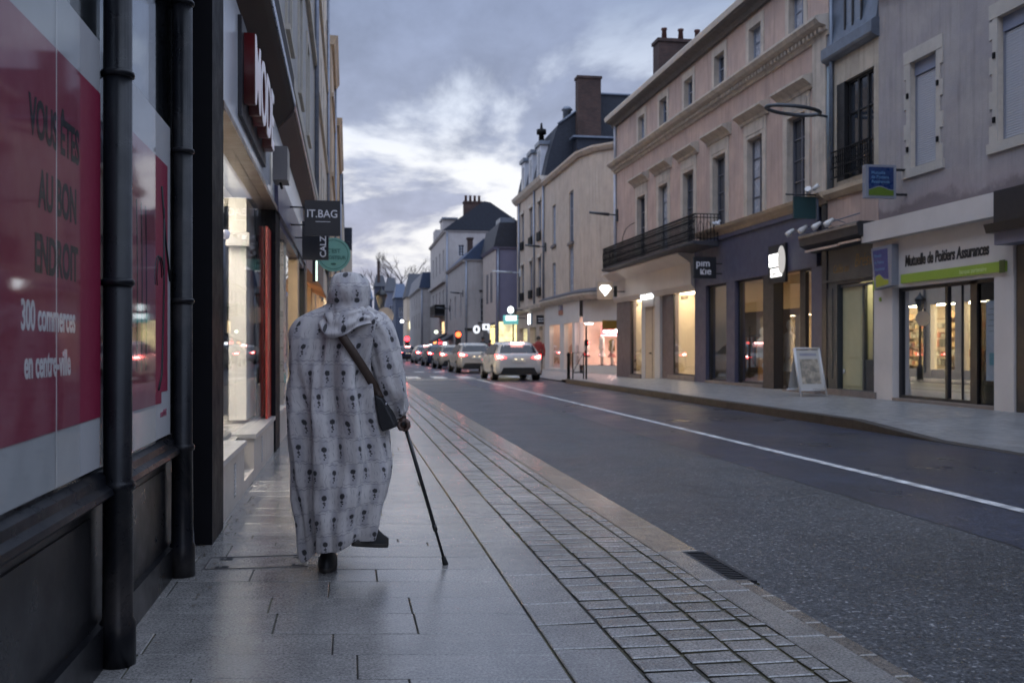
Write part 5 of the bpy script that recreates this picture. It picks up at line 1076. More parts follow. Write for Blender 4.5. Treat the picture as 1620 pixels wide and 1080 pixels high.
r8,F8,E8=far_house('tall_pale_house',8.51,88,104.5,11.6,'tall pale house with big brick chimney stack and balcony',dim,slate,[(-.2,11.7),(1.0,12.6),(3.4,14.3),(4.0,14.2),(7.8,11.7)],[(89.5+3.6*i,90.6+3.6*i,z,z+1.9) for i in range(4) for z in (4.6,8.2)],[(1.15,1.65,9.4,10.4)])
chimney(10.2,11.8,88.3,89.2,11.7,14.2,r8,4)
mb=MB(); mb.fbox(F8,90,92.6,11.7,12.9,-1.2,.05,dim); mb.fbox(F8,89.8,92.8,12.9,13.05,-1.3,.15,zinc); mb.fbox(F8,98,100.5,11.7,12.9,-1.2,.05,dim); mb.fbox(F8,88,104.5,7.1,7.35,0,.25,dim); mb.build('dormer',r8)
mb=MB(); mb.fbox(F8,88.6,94,4.1,4.25,0,.9,dslate); mb.fbox(F8,88.6,94,4.25,5.1,.86,.9,iron); mb.fbox(F8,88.6,88.64,4.25,5.1,0,.9,iron); mb.build('balcony',r8)
mb=MB(); mb.fbox(F8,89,91,2.2,3.6,.01,.05,emat('amber_window',(1,.68,.3),1.3,var=.6,scale=1.5)); mb.build('lit_window',r8)
r9,F9,E9=far_house('blue_zinc_house',7.6,106,125,7.6,'narrow pale house with a dark blue zinc roof',dim,bslate,[(-.2,7.6),(.2,9.3),(6,9.5),(8,7.6)],[(108+4*i,109+4*i,z,z+1.6) for i in range(4) for z in (3.4,5.6)])
# houses closing the street
def end_house(x0,x1,y,z,zr,label,wm,rm,wins,name='street_end_house'):
    E=Fr((x0,y),(x0+1,y),-1); L=x1-x0; t=thing(name,((x0+x1)/2,y,0),label,'house')
    mb=wallmesh(E,0,L,0,z,wins,wm,.2); body_back(E,0,L,0,z,8,wm,mb); mb.build('wall',t)
    for o in wins: window(E,*o,t,.1,MATS['white_downpipe'],nv=1,nh=1)
    mb=MB(); mb.mesh([(x0-.2,y-.3,z),(x1+.2,y-.3,z),(x1+.2,y+8,z),(x0-.2,y+8,z),(x0+L*.15,y+3.5,zr),(x1-L*.15,y+3.5,zr)],[(0,1,5,4),(1,2,5),(2,3,4,5),(3,0,4),(0,1,2,3)],rm); mb.build('roof',t); return t,E
h1,Eh=end_house(7.5,10.6,130,7.9,11.2,'beige house at the street end with a glowing yellow sign panel',mat('far_beige',(.44,.36,.28),.8,.1),dslate,[(1.2,1.9,5.0,6.4)])
t=thing('lit_sign',(8.5,129.8,4),'glowing yellow rectangular sign on the beige house at the street end','shop sign'); mb=MB(); mb.fbox(Eh,.35,1.65,3.7,4.7,.02,.2,emat('yellow_sign',(1,.95,.62),3.0)); mb.build('lit_panel',t)
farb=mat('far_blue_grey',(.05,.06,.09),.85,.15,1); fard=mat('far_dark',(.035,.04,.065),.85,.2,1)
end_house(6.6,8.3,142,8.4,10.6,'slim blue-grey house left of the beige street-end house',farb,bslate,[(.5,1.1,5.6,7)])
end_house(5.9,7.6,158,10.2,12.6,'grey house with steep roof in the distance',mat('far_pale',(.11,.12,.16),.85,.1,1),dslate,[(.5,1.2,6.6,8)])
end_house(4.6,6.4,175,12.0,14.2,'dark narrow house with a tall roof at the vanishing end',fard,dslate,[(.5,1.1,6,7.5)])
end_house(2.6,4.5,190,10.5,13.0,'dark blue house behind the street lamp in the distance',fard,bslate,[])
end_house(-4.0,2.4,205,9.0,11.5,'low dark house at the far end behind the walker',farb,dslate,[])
tag(chimney(5.0,5.5,176,176.6,12.5,16.3,None,0),'thin tall dark chimney over the roofs in the distance','chimney')
# left row closing in the distance
for i,(y0,y1,x,z,lb) in enumerate(((58.2,80,-.3,9.5,'dim building on the left side far behind the walker'),(80.2,120,.3,9.0,'dim building at the far left end of the street'))):
    F=Fr((x,0),(x,1),-1); t=thing('tenement',(x,(y0+y1)/2,0),lb,'building'); mb=wallmesh(F,y0,y1,0,z,[],cr2,.2); body_back(F,y0,y1,0,z,7,cr2,mb); mb.build('wall',t); mb=MB(); mb.fbox(F,y0,y1,z,z+1.8,-5,0,slate); mb.build('roof',t)
# bare trees behind the roofs
tb=mat('bare_bark',(.035,.028,.03),.9)
def tree(x,y,z0,h,label,seed,spread=1.0):
    rn=random.Random(seed); t=thing('bare_tree',(x,y,z0),label,'tree','bare trees behind the far roofs'); tr=MB(); cr=MB()
    def br(p,d,L,r,k,mb):
        q=p+d*L; q2=p+d*L*.5+Vector((rn.uniform(-.1,.1),0,rn.uniform(-.05,.1)))*L; mb.tube([p,q2,q],[r,r*.8,r*.6],tb,5,False)
        if k==0: return
        for i in range(3 if k>1 else 4):
            nd=(d+Vector((rn.uniform(-.8,.8)*spread,rn.uniform(-.8,.8),rn.uniform(-.1,.6)))).normalized(); br(p+d*L*rn.uniform(.6,1),nd,L*rn.uniform(.55,.8),r*.55,k-1,cr)
    br(Vector((x,y,z0)),Vector((0,0,1)),h*.38,.22,4,tr); tr.build('trunk',t); cr.build('crown',t)
tree(7.9,170,6,13.5,'tall bare tree above the street-end roofs',1); tree(9.6,165,6,13,'bare spreading tree just left of the tall pale house',5,1.2); tree(6.2,180,6,11.5,'smaller bare tree over the distant dark roofs',9)
# ---------- street furniture
def lantern(x,y,z,h,label,grp='lantern street lamps'):
    t=thing('street_lamp',(x,y,z),label,'street lamp',grp); m=mat('lamp_black',(.012,.014,.016),.45)
    mb=MB(); mb.lathe((x,y,z),[(.13,0),(.12,.5),(.06,.6),(.045,1.0),(.04,h-.75),(.07,h-.72),(.05,h-.66)],m,12); mb.build('post',t)
    mb=MB(); mb.lathe((x,y,z),[(.08,h-.66),(.19,h-.25),(.20,h-.23)],mat('lamp_glass',(.10,.12,.14),.1,spec=.9),6); o=mb.build('lantern',t)
    mb=MB(); mb.lathe((x,y,z),[(.22,h-.24),(.20,h-.16),(.11,h-.06),(.06,h-.02),(.03,h+.05),(.0,h+.12)],m,10); mb.build('lamp_cap',o); return t
lantern(1.13,35,0,3.25,'black lantern street lamp behind the walker with a round sign')
lantern(9.03,54.5,0,3.45,'black lantern street lamp on the right beside the glowing turquoise sign')
t=thing('road_sign',(1.46,34.7,0),'back of a round beige road sign on the lantern lamp post','road sign')
Fg=FP(34.6); mb=MB(); mb.poly(Fg,[(1.26+.29*math.cos(i*PI/12),2.33+.29*math.sin(i*PI/12)) for i in range(24)],-.03,0,mat('sign_back',(.42,.37,.31),.5)); mb.build('disc',t); mb=MB(); mb.tube([(1.13,34.68,2.0),(1.13,34.68,2.7)],.035,blk,8); mb.build('clamp',t)
# arm lamps on facades
def arm_lamp(x0,x1,y,z,label,ring=False,col=None):
    t=thing('wall_street_lamp',(x1,y,z),label,'street lamp','slim arm lamps on the facades'); m=col or mat('lamp_grey',(.055,.06,.07),.4,metal=.4); mb=MB()
    if ring:
        c=((x0+x1)/2-.12,y); a=(x1-x0)/2-.16
        mb.tube([(c[0]+a*math.cos(k*PI/16),c[1]+.36*math.sin(k*PI/16),z+.06*math.cos(k*PI/16)*-1+.03) for k in range(33)],.045,m,8,False); mb.build('ring_head',t); mb=MB()
        mb.tube([(x1-.35,y,z-.05),(x1,y,z-.10)],.03,m,8); mb.box(x1-.06,x1+.02,y-.10,y+.10,z-.5,z+.45,MATS['zinc_pipe']); mb.build('bracket',t)
    else:
        mb.tube([(x0,y,z+.05),(x0+(x1-x0)*.7,y,z-.02)],[.05,.07],m,8); mb.build('lamp_head',t); mb=MB(); mb.tube([(x0+(x1-x0)*.7,y,z-.02),(x1,y,z-.04)],.03,m,6); mb.box(x1-.08,x1+.02,y-.07,y+.07,z-.3,z+.2,m); mb.build('bracket',t)
arm_lamp(9.55,11.17,21.85,6.72,'oval ring lamp on an arm in front of the pink house near the black window',True)
arm_lamp(9.95,11.17,40.6,6.84,'slim arm lamp at the far corner of the pink house')
arm_lamp(9.95,11.17,56.0,7.05,'slim arm lamp on the mansard house')
arm_lamp(9.3,11.17,64.5,6.2,'pale slim arm lamp in front of the mauve end wall',col=mat('lamp_pale',(.5,.52,.55),.4)); arm_lamp(7.6,8.6,75,5.4,'dark arm lamp on the blue-roofed house'); arm_lamp(7.3,8.5,84,4.6,'small arm lamp on the far side of the blue-roofed house')
# A-board
ab=thing('a_board',(10.3,21.3,.1),'white A-board with a pale picture poster outside the dark shops','pavement sign',rz=R(8))
def Lc(p): return p
mb=MB(); fr_=mat('board_white',(.55,.55,.57),.35,.05)
for s in (-1,1):
    yb=-.30*s
    for x in (-.34,.34): mb.tube([(x,-yb if s<0 else yb,0),(x*.92,0.02*-s,1.10)],.022,fr_,8)
    mb.tube([(-.31,-.02*s,1.10),(.31,-.02*s,1.10)],.022,fr_,8)
    mb.tube([(-.335,-.26*s,.16),(.335,-.26*s,.16)],.02,fr_,8)
o=mb.build('frame'); o.parent=ab
mb=MB(); nrm=Vector((0,-1.10,.30)).normalized()
def bp(x,z,e=0): y=-.30+.28*z/1.10; return (x,y-e,z)
pp=mat('poster_pale',(.50,.49,.48),.6,.05); mb.mesh([bp(-.31,.19),bp(.31,.19),bp(.295,1.06),bp(-.295,1.06)],[(0,1,2,3)],pp); mb.mesh([(a,-b_,c) for a,b_,c in (bp(-.31,.19),bp(.31,.19),bp(.295,1.06),bp(-.295,1.06))],[(0,1,2,3)],pp); o=mb.build('poster_sheet'); o.parent=ab
mb=MB(); mb.mesh([bp(-.25,.30,.004),bp(.25,.30,.004),bp(.24,.86,.004),bp(-.24,.86,.004)],[(0,1,2,3)],mat('poster_picture',(.40,.35,.29),.6,.45,9,local=True,col2=(.20,.19,.17))); mb.mesh([bp(-.22,.93,.004),bp(.22,.93,.004),bp(.22,.99,.004),bp(-.22,.99,.004)],[(0,1,2,3)],mat('poster_caption',(.3,.3,.38),.6)); o=mb.build('picture'); o.parent=ab
# barriers at the corner
def barrier(x,y,label):
    t=thing('pedestrian_barrier',(x,y,0),label,'barrier'); mb=MB(); z=.0
    mb.tube([(x,y,z),(x,y,.98),(x+.10,y+.6,.98),(x+.10,y+.6,z)],.025,iron,8); mb.tube([(x,y,.3),(x+.10,y+.6,.3)],.018,iron,6); mb.tube([(x,y,.3),(x+.10,y+.6,.98)],.012,iron,6); mb.build('rail',t); return t
mb=MB(); mb.lathe((7.95,35.6,.06),[(.07,0),(.06,.1),(.05,.85),(.065,.88),(.065,.95),(.02,1.0)],iron,12); tag(mb.build('bollard'),'black bollard at the rounded end of the right kerb','bollard')
t=thing('pedestrian_barrier',(8.1,34.6,.08),'low black crossing barrier frame beside the bollard','barrier'); mb=MB(); mb.tube([(7.86,34.5,.09),(7.86,34.5,1.05),(8.25,34.5,1.05),(8.25,34.5,.09)],.022,iron,8); mb.tube([(7.86,34.5,.35),(8.25,34.5,.35)],.018,iron,6); mb.tube([(7.86,34.5,.35),(8.25,34.5,1.05)],.012,iron,6); mb.build('rail',t)
t=thing('crossing_post',(8.3,34.4,.08),'thin dark pole with an added red glowing dot beside the crossing barrier','post'); mb=MB(); mb.tube([(8.3,34.3,.09),(8.3,34.3,2.0)],.03,iron,8); mb.build('pole',t); mb=MB(); mb.box(8.24,8.36,34.24,34.30,1.30,1.50,iron); mb.build('pole_box',t); mb=MB(); mb.box(8.35,8.43,34.22,34.24,1.36,1.44,emat('red_dot_glow',(1,.08,.06),5)); mb.build('red_dot',t)  # red glowing dot added in place of lens reflections of red car lights
# traffic signals
redE=emat('red_signal',(1,.02,.03),12,(.3,0,0)); redO=emat('red_orange_signal',(1,.07,.02),9,(.3,0,0))
def signal(x,y,z,label,e,r=.17,low=True):
    t=thing('traffic_light',(x,y,0),label,'traffic light'); mb=MB(); mb.tube([(x,y+.1,0),(x,y+.1,z-.7)],.06,blk,8); mb.build('pole',t); mb=MB(); mb.box(x-.2,x+.2,y,y+.25,z-.85,z+.28,blk); mb.build('housing',t)
    Fz=FP(y); mb=MB(); mb.poly(Fz,[(x+r*math.cos(k*PI/8),z+r*math.sin(k*PI/8)) for k in range(16)],.01,.04,e); mb.build('lens',t)
    if low: mb=MB(); mb.poly(Fz,[(x+.09*math.cos(k*PI/8),z-1.6+.09*math.sin(k*PI/8)) for k in range(16)],.01,.04,e); mb.build('repeater_lens',t)
c_,s_=math.cos(YAW),math.sin(YAW)
def onY(px,py,Y):
    t=(px-810)/F_; X=Y*(s_+t*c_)/(c_-t*s_); d=Y*c_+X*s_; return X,CH-(py-551)*d/F_
x,z=onY(644,536,98); signal(x,98,z,'traffic light showing red at the far left of the queue of cars',redE,.24)
x,z=onY(725,529,72.5); signal(x,72.5,z,'orange red traffic light in front of the pale corner house',redO,.20,False)
def rsign(px,py,Y,w,h,label,e,oval=False,hole=False):
    x,z=onY(px,py,Y); t=thing('lit_sign',(x,Y,z),label,'shop sign'); Fz=FP(Y)
    if oval: pts=[(x+w/2*math.cos(k*PI/10),z+h/2*math.sin(k*PI/10)) for k in range(20)]
    else: pts=[(x-w/2,z-h/2),(x+w/2,z-h/2),(x+w/2,z+h/2),(x-w/2,z+h/2)]
    mb=MB(); mb.poly(Fz,pts,-.08,.0,e); mb.build('lit_panel',t)
    if hole: mb=MB(); mb.poly(Fz,[(x+w*.17*math.cos(k*PI/8),z+h*.24*math.sin(k*PI/8)) for k in range(16)],.0,.02,dkp); mb.build('emblem',t)
    mb=MB(); mb.tube([(x+w/2,Y+.04,z),(x+w/2+.5,Y+.04,z)],.03,blk,6); mb.build('bracket',t)
we=emat('soft_white',(.9,.93,1),1.1)
rsign(754,521,73,.52,.62,'round white sign with a dark centre on the pale corner house',we,True,True)
rsign(769,517,66.5,.48,.42,'small square white sign right of the round white one',we,False,True)
cy=emat('turq_glow',(.45,1,.95),5)
rsign(809,503,53.8,.58,.26,'glowing white lower panel of the stacked shop light beside the lantern',emat('white_blaze',(.9,1,1),2.5)); rsign(808,490,53.9,.34,.40,'glowing white upper panel of the stacked shop light beside the lantern',MATS['white_blaze'],True)
x,z=onY(808,510,54.2); mb=MB(); mb.box(x-.42,x+.42,54.2,54.25,z-.10,z+.40,emat('turq_board',(.15,.60,.58),.45,(.1,.3,.3))); tag(mb.build('sign_board'),'turquoise glowing board behind the stacked white panels','shop sign')
rsign(636,508,95,.34,.30,'small white light hanging over the far left pavement',emat('white_far',(.9,.95,1),5),True)
rsign(690,525,90,.34,.30,'greenish white light under the balcony of the tall pale house',emat('far_green_white',(.85,1,.75),3),True)
rn=random.Random(4)
mb=MB()
for i,(px,py,Y,col) in enumerate([(697,540,88,'red_signal'),(704,545,87,'white_far'),(708,552,86,'white_far'),(681,548,95,'white_far'),(688,540,95,'orange_far'),(652,552,110,'white_far')]):
    e=MATS.get(col) or emat(col,(1,.25,.05),4); x,z=onY(px,py,Y); o=MB().box(x-.14,x+.14,Y,Y+.1,z-.2,z+.2,e).build('shop_light'); tag(o,['small red light under the dark awning far down the street','small white light under the dark awning','lower small white light near the parked cars','white light above the silver car','orange light beneath the far balcony','white light beside the far red signal'][i],'shop light')
x0,_=onY(672,540,92)
for k,(px,Y) in enumerate(((690,90),(706,84))):
    x,z=onY(px,538,Y); F_a=Fr((x+1.2,Y-2),(x+1.2,Y+3),1); mb=MB(); mb.prism(F_a,[(0,2.2),(1.6,1.75),(1.6,1.9),(0,2.9)],0,5,dslate); tag(mb.build('shop_awning'),['dark awning below the balcony of the tall pale house','dark awning nearer along the pale corner house'][k],'awning')
# ================================================================= CARS
def catmull(P,n):
    out=[]; 
    for i in range(len(P)-1):
        p0=P[max(i-1,0)];p1=P[i];p2=P[i+1];p3=P[min(i+2,len(P)-1)]
        for k in range(n):
            t=k/n; out.append([.5*((2*b)+(-a+c)*t+(2*a-5*b+4*c-d)*t*t+(-a+3*b-3*c+d)*t**3) for a,b,c,d in zip(p0,p1,p2,p3)])
    out.append(list(P[-1])); return out
tyre=mat('tyre',(.015,.015,.016),.8); rimm=mat('alloy_rim',(.35,.35,.37),.3,metal=.8); cgl=mat('car_glass',(.014,.014,.02),.12,.2,2,spec=.45)
tailE=emat('tail_light',(1,.05,.045),9,(.4,.01,.01)); tailH=emat('tail_core',(1,.40,.35),26); plateM=mat('number_plate',(.55,.55,.50),.4,.05); plE=emat('plate_lamp',(1,.75,.45),3)
plastic=mat('black_plastic',(.012,.012,.013),.6)
def car(name,label,loc,rz,paint,h=1.47,w=1.80,L=4.25,brake=True,lights=1.0,suv=False):
    """hatchback, rear at y=0 facing the viewer, nose towards +y"""
    t=thing(name,loc,label,'car','cars queueing in the right-hand lane',rz); hb=.98; k=h/1.47
    # station: y, zbottom, zbelt, ztop, halfwidth_mid, halfwidth_top
    S_=[(0.0,.34,.62,.80,.70,.66),(.05,.26,.80,.98,.82,.70),(.16,.22,.92,1.06,.885,.70),(.42,.20,.96,1.36,.90,.60),(.62,.20,.96,1.45,.90,.60),(1.2,.20,.95,1.47,.90,.61),(2.0,.20,.93,1.47,.90,.61),(2.6,.20,.92,1.40,.90,.58),(3.15,.20,.90,1.05,.89,.66),(3.7,.22,.84,.92,.87,.66),(4.1,.26,.70,.80,.78,.60),(4.25,.36,.58,.66,.60,.50)]
    S_=[(a*L/4.25,b_,c*k,d*k,e*w/1.8,f*w/1.8) for a,b_,c,d,e,f in S_]
    def ring(s):
        y,zb,zbe,zt,wm,wt=s; zm=zb+(zbe-zb)*.55
        H=[(0,zb),(wm*.80,zb),(wm*.95,zb+.05),(wm,zb+.18 if zb+.18<zm else zm),(wm*1.0,zm),(wm*.985,zbe-.06),(wm*.955,zbe),((wm*.955+wt)/2+.01,(zbe+zt)/2),(wt,zt-.07),(wt*.86,zt-.015),(wt*.45,zt),(0,zt+.008)]
        return [(x,y,z) for x,z in H]+[(-x,y,z) for x,z in H[-2:0:-1]]
    SS=catmull(S_,3); rings=[ring(s) for s in SS]; n=len(rings[0]); mb=MB()
    mb.mesh([p for r in rings for p in r],[(j*n+i,j*n+(i+1)%n,(j+1)*n+(i+1)%n,(j+1)*n+i) for j in range(len(rings)-1) for i in range(n)],paint,True)
    mb.face(rings[0],paint,False); mb.face(rings[-1],paint); body=mb.build('body'); body.parent=t
    def part(fn,nm,par=None): m_=MB(); fn(m_); o=m_.build(nm); o.parent=par or body; return o
    body_parent=t
    K=k; W_=w/1.8
    def P(fn,nm): m_=MB(); fn(m_); o=m_.build(nm); o.parent=t; return o
    # rear screen following the hatch
    def rs(m_):
        n_=9; vs=[]
        for j,(y,z,hw) in enumerate(((.125,1.035,.70),(.20,1.12,.675),(.30,1.23,.635),(.40,1.33,.585))):
            for i in range(n_):
                x=(i/(n_-1)*2-1); e=abs(x)**4; vs.append((x*hw*W_,y*L/4.25-.022+.05*e,z*K+.0))
        m_.mesh(vs,[(j*n_+i,j*n_+i+1,(j+1)*n_+i+1,(j+1)*n_+i) for j in range(3) for i in range(n_-1)],cgl,True)
    P(rs,'rear_window')
    for s in (-1,1):
        def sw(m_):
            pts=[(.62,1.00),(2.75,.97),(3.0,1.02),(2.45,1.36),(.85,1.38),(.55,1.2)]; vs=[]
            for y,z in pts: f=(z-.95)/(1.40-.95); vs.append((s*((.875-.235*f)*W_+.012),y*L/4.25,z*K))
            m_.mesh(vs,[tuple(range(6))],cgl)
        P(sw,'side_window')
    P(lambda m_:m_.mesh([(-.62*W_,3.05*L/4.25,1.04*K),(.62*W_,3.05*L/4.25,1.04*K),(.54*W_,2.62*L/4.25,1.385*K),(-.54*W_,2.62*L/4.25,1.385*K)],[(0,1,2,3)],cgl),'windscreen')
    for s in (-1,1):
        def tl(m_):
            F0=[(.46,.86),(.60,.82),(.845,.80),(.875,.98),(.72,.95)]
            a=[(s*x*W_,(.015 if x<.7 else .11)*1-.03+(.08 if x>.86 else 0),z*K) for x,z in F0]; b_=[(x,y+.12,z) for x,y,z in a]
            m_.mesh(a+b_,[(0,1,2,3,4),(0,1,6,5),(1,2,7,6),(2,3,8,7),(3,4,9,8),(4,0,5,9)],tailE)
        o=P(tl,'tail_light')
        def tc(m_):
            a=[(s*x*W_,-.022+(.04 if x>.7 else 0),z*K) for x,z in ((.60,.865),(.80,.85),(.82,.93),(.70,.92))]; m_.mesh(a+[(x,y+.03,z) for x,y,z in a],[(0,1,2,3),(0,1,5,4),(1,2,6,5),(2,3,7,6),(3,0,4,7)],tailH)
        m_=MB(); tc(m_); q=m_.build('bulb'); q.parent=o
        P(lambda m_:(m_.mesh([(s*.90*W_,2.75*L/4.25,.98),(s*1.02*W_,2.78*L/4.25,.99),(s*1.04*W_,2.72*L/4.25,1.10),(s*.92*W_,2.70*L/4.25,1.08),(s*.90*W_,2.9*L/4.25,.98),(s*1.0*W_,2.9*L/4.25,.99),(s*1.02*W_,2.86*L/4.25,1.09),(s*.92*W_,2.86*L/4.25,1.08)],[(0,1,2,3),(4,5,6,7),(0,1,5,4),(1,2,6,5),(2,3,7,6),(3,0,4,7)],paint,True)),'wing_mirror')
    if brake: P(lambda m_:m_.box(-.24*W_,.24*W_,.30,.36,1.405*K,1.44*K,tailH),'brake_light')
    P(lambda m_:(m_.mesh([(-.60,-.012,.50),(.60,-.012,.50),(.72,-.0,.26),(-.72,-.0,.26),(-.60,.12,.50),(.60,.12,.50),(.72,.12,.24),(-.72,.12,.24)],[(0,1,2,3),(4,5,6,7),(0,1,5,4),(1,2,6,5),(2,3,7,6),(3,0,4,7)],plastic)),'bumper_insert')
    o=P(lambda m_:m_.box(-.26,.26,-.02,.02,.70*K,.80*K,plateM),'number_plate'); m_=MB(); m_.box(-.17,-.08,-.024,-.02,.795*K,.815*K,plE); m_.box(.08,.17,-.024,-.02,.795*K,.815*K,plE); q=m_.build('plate_lamp'); q.parent=o
    for s in (-1,1):
        for yy in (.82,3.42):
            y=yy*L/4.25; x=s*(.80*W_); m_=MB(); N_=20
            def cyl(m_,x0,x1,r,mm):
                vs=[(xx,y+r*math.cos(2*PI*i/N_),.32+r*math.sin(2*PI*i/N_)) for xx in (x0,x1) for i in range(N_)]
                m_.mesh(vs,[(i,(i+1)%N_,N_+(i+1)%N_,N_+i) for i in range(N_)]+[tuple(range(N_)),tuple(range(N_,2*N_))],mm)
            cyl(m_,x-.11,x+.115,.32,tyre); wv_=m_.build('wheel'); wv_.parent=t
            m_=MB(); cyl(m_,x+s*.116,x+s*.122,.21,rimm); q=m_.build('rim'); q.parent=wv_
    return t
white=mat('car_white',(.43,.43,.44),.22,.03,1,coat=.6,local=True); navy=mat('car_navy',(.012,.02,.055),.2,.03,1,coat=.6,local=True); silver=mat('car_silver',(.30,.31,.33),.28,.03,1,metal=.3,coat=.6,local=True); champ=mat('car_champagne',(.34,.31,.26),.25,.03,1,coat=.5,local=True)
z=ROADZ
car('parked_car','nearest white hatchback with its brake lights on',(6.42,37.4,z),R(1),white,1.50,1.84)
car('parked_car','second pale car in the queue, broad and dark windowed',(6.32,49.2,z),R(2),mat('car_pearl',(.36,.345,.32),.22,.03,1,coat=.6,local=True),1.52,1.86,4.4,False)
car('parked_car','third champagne car in the queue',(6.28,59.5,z),R(3),champ,1.45,1.75,4.0,False)
car('parked_car','fourth car, dark navy hatchback',(6.28,68.8,z),R(3),navy,1.48,1.78,4.1,False)
car('parked_car','fifth silver car with its brake lights glowing',(6.25,80.0,z),R(3),silver,1.50,1.80,4.2)
car('parked_car','dim sixth car at the head of the queue',(5.6,95.0,z),R(4),navy,1.46,1.78,4.1)
for o in bpy.data.objects:
    if o.name.startswith('parked_car'): o.name='car'
# ================================================================= PEOPLE
def skinfig(name,nodes,edges,m,parent,sub=1,root=0):
    me=bpy.data.meshes.new(name); me.from_pydata([n[0] for n in nodes],edges,[]); o=bpy.data.objects.new(name,me); COL.objects.link(o)
    sk=o.modifiers.new('skin','SKIN'); sk.use_smooth_shade=True
    if not me.skin_vertices: 
        pass
    for i,n in enumerate(nodes):
        r=n[1]; r=(r,r) if not hasattr(r,'__len__') else r; me.skin_vertices[0].data[i].radius=r
        me.skin_vertices[0].data[i].use_root=(i==root)
    s=o.modifiers.new('sub','SUBSURF'); s.levels=sub; s.render_levels=sub
    me.materials.append(m); o.parent=parent; return o
def ellip(mb,c,r,m,n=14,fn=None,k=8):
    vs=[];fs=[]
    for j in range(k+1):
        a=PI*j/k
        for i in range(n):
            b=2*PI*i/n; p=Vector((math.sin(a)*math.cos(b),math.sin(a)*math.sin(b),math.cos(a)))
            if fn: p=fn(p)
            vs.append((c[0]+r[0]*p.x,c[1]+r[1]*p.y,c[2]+r[2]*p.z))
    for j in range(k):
        for i in range(n): fs.append((j*n+i,j*n+(i+1)%n,(j+1)*n+(i+1)%n,(j+1)*n+i))
    mb.mesh(vs,fs,m,True)
skinm=mat('skin',(.28,.16,.11),.5,.08,20,local=True); hairm=mat('hair',(.02,.015,.012),.6)
def bystander(loc,rz,label,coat_m,leg_m,h=1.70,walk=.15):
    t=thing('person',loc,label,'person',None,rz); k=h/1.70
    V=lambda x,y,z:(x*k,y*k,z*k)
    nodes=[(V(0,0,.92),.13),(V(0,0,1.15),.13),(V(0,0,1.38),(.17,.11)),(V(0,0,1.48),.06),(V(0,.01,1.60),.085),
      (V(-.09,0,.88),.095),(V(-.10,walk,.48),.06),(V(-.10,walk*.6,.09),.04),(V(-.10,walk*.6+.16,.04),.035),
      (V(.09,0,.88),.095),(V(.10,-walk*.3,.48),.06),(V(.10,-walk*1.3,.09),.04),(V(.10,-walk*1.3+.16,.04),.035),
      (V(-.20,0,1.36),.06),(V(-.25,-.03,1.10),.045),(V(-.24,.06,.86),.032),(V(-.24,.08,.77),.03),
      (V(.20,0,1.36),.06),(V(.25,-.03,1.10),.045),(V(.24,.06,.86),.032),(V(.24,.08,.77),.03),(V(0,.01,1.68),.07)]
    ed=[(0,1),(1,2),(2,3),(3,4),(0,5),(5,6),(6,7),(7,8),(0,9),(9,10),(10,11),(11,12),(2,13),(13,14),(14,15),(15,16),(2,17),(17,18),(18,19),(19,20),(4,21)]
    b=skinfig('body',nodes,ed,skinm,t)
    def P(fn,nm,par=None): m_=MB(); fn(m_); o=m_.build(nm); o.parent=par or t; return o
    P(lambda m_:(ellip(m_,V(0,-.01,1.64),V(.095,.11,.115),hairm,12)),'hair')
    def co(m_):
        for (a,z0,r0,z1,r1) in ((0,.70,0,1.47,0),):
            prof=[(.20,.74),(.19,.95),(.17,1.12),(.21,1.34),(.16,1.45),(.07,1.50)]; n=16; vs=[];fs=[]
            for r,z_ in prof:
                for i in range(n): th=2*PI*i/n; vs.append(V(r*math.cos(th),r*.68*math.sin(th),z_))
            for j in range(len(prof)-1):
                for i in range(n): fs.append((j*n+i,j*n+(i+1)%n,(j+1)*n+(i+1)%n,(j+1)*n+i))
            m_.mesh(vs,fs,coat_m,True)
        for s in (-1,1): m_.tube([V(s*.18,0,1.40),V(s*.255,-.03,1.10),V(s*.245,.06,.86)],[.075*k,.062*k,.05*k],coat_m,10)
    P(co,'coat')
    P(lambda m_:[m_.tube([V(s*.09,0,.92),V(s*.10,walk if s<0 else -walk*.3,.50),V(s*.10,walk*.6 if s<0 else -walk*1.3,.10)],[.11*k,.08*k,.06*k],leg_m,10) for s in (-1,1)],'trousers')
    P(lambda m_:[ellip(m_,V(s*.10,(walk*.6 if s<0 else -walk*1.3)+.07,.045),V(.05,.14,.045),hairm,10) for s in (-1,1)],'shoe')
    m_=MB(); 
    for s in (-1,1): ellip(m_,V(s*.032,.095,1.62),V(.010,.006,.006),hairm,6,k=4)
    ellip(m_,V(0,.105,1.595),V(.012,.018,.02),skinm,6,k=4); m_.box(-.02*k,.02*k,.088*k,.098*k,1.558*k,1.564*k,crs)
    o=m_.build('face'); o.parent=b
    return t
rc=mat('coat_red',(.20,.02,.018),.8,.1); bk=mat('coat_black',(.02,.02,.025),.85)
x,_=onY(852,560,44.5); bystander((x,44.5,0),R(170),'person in a red coat standing on the pavement right of the nearest white car',rc,bk,1.72,.05)
x,_=onY(775,560,61); bystander((x,61,0),R(10),'person in dark red jacket between the two nearest pale cars',mat('coat_maroon',(.12,.02,.03),.85),bk,1.70)
x,_=onY(764,550,58); bystander((x,58,0),R(175),'person in black showing face above the second pale car',bk,bk,1.86)
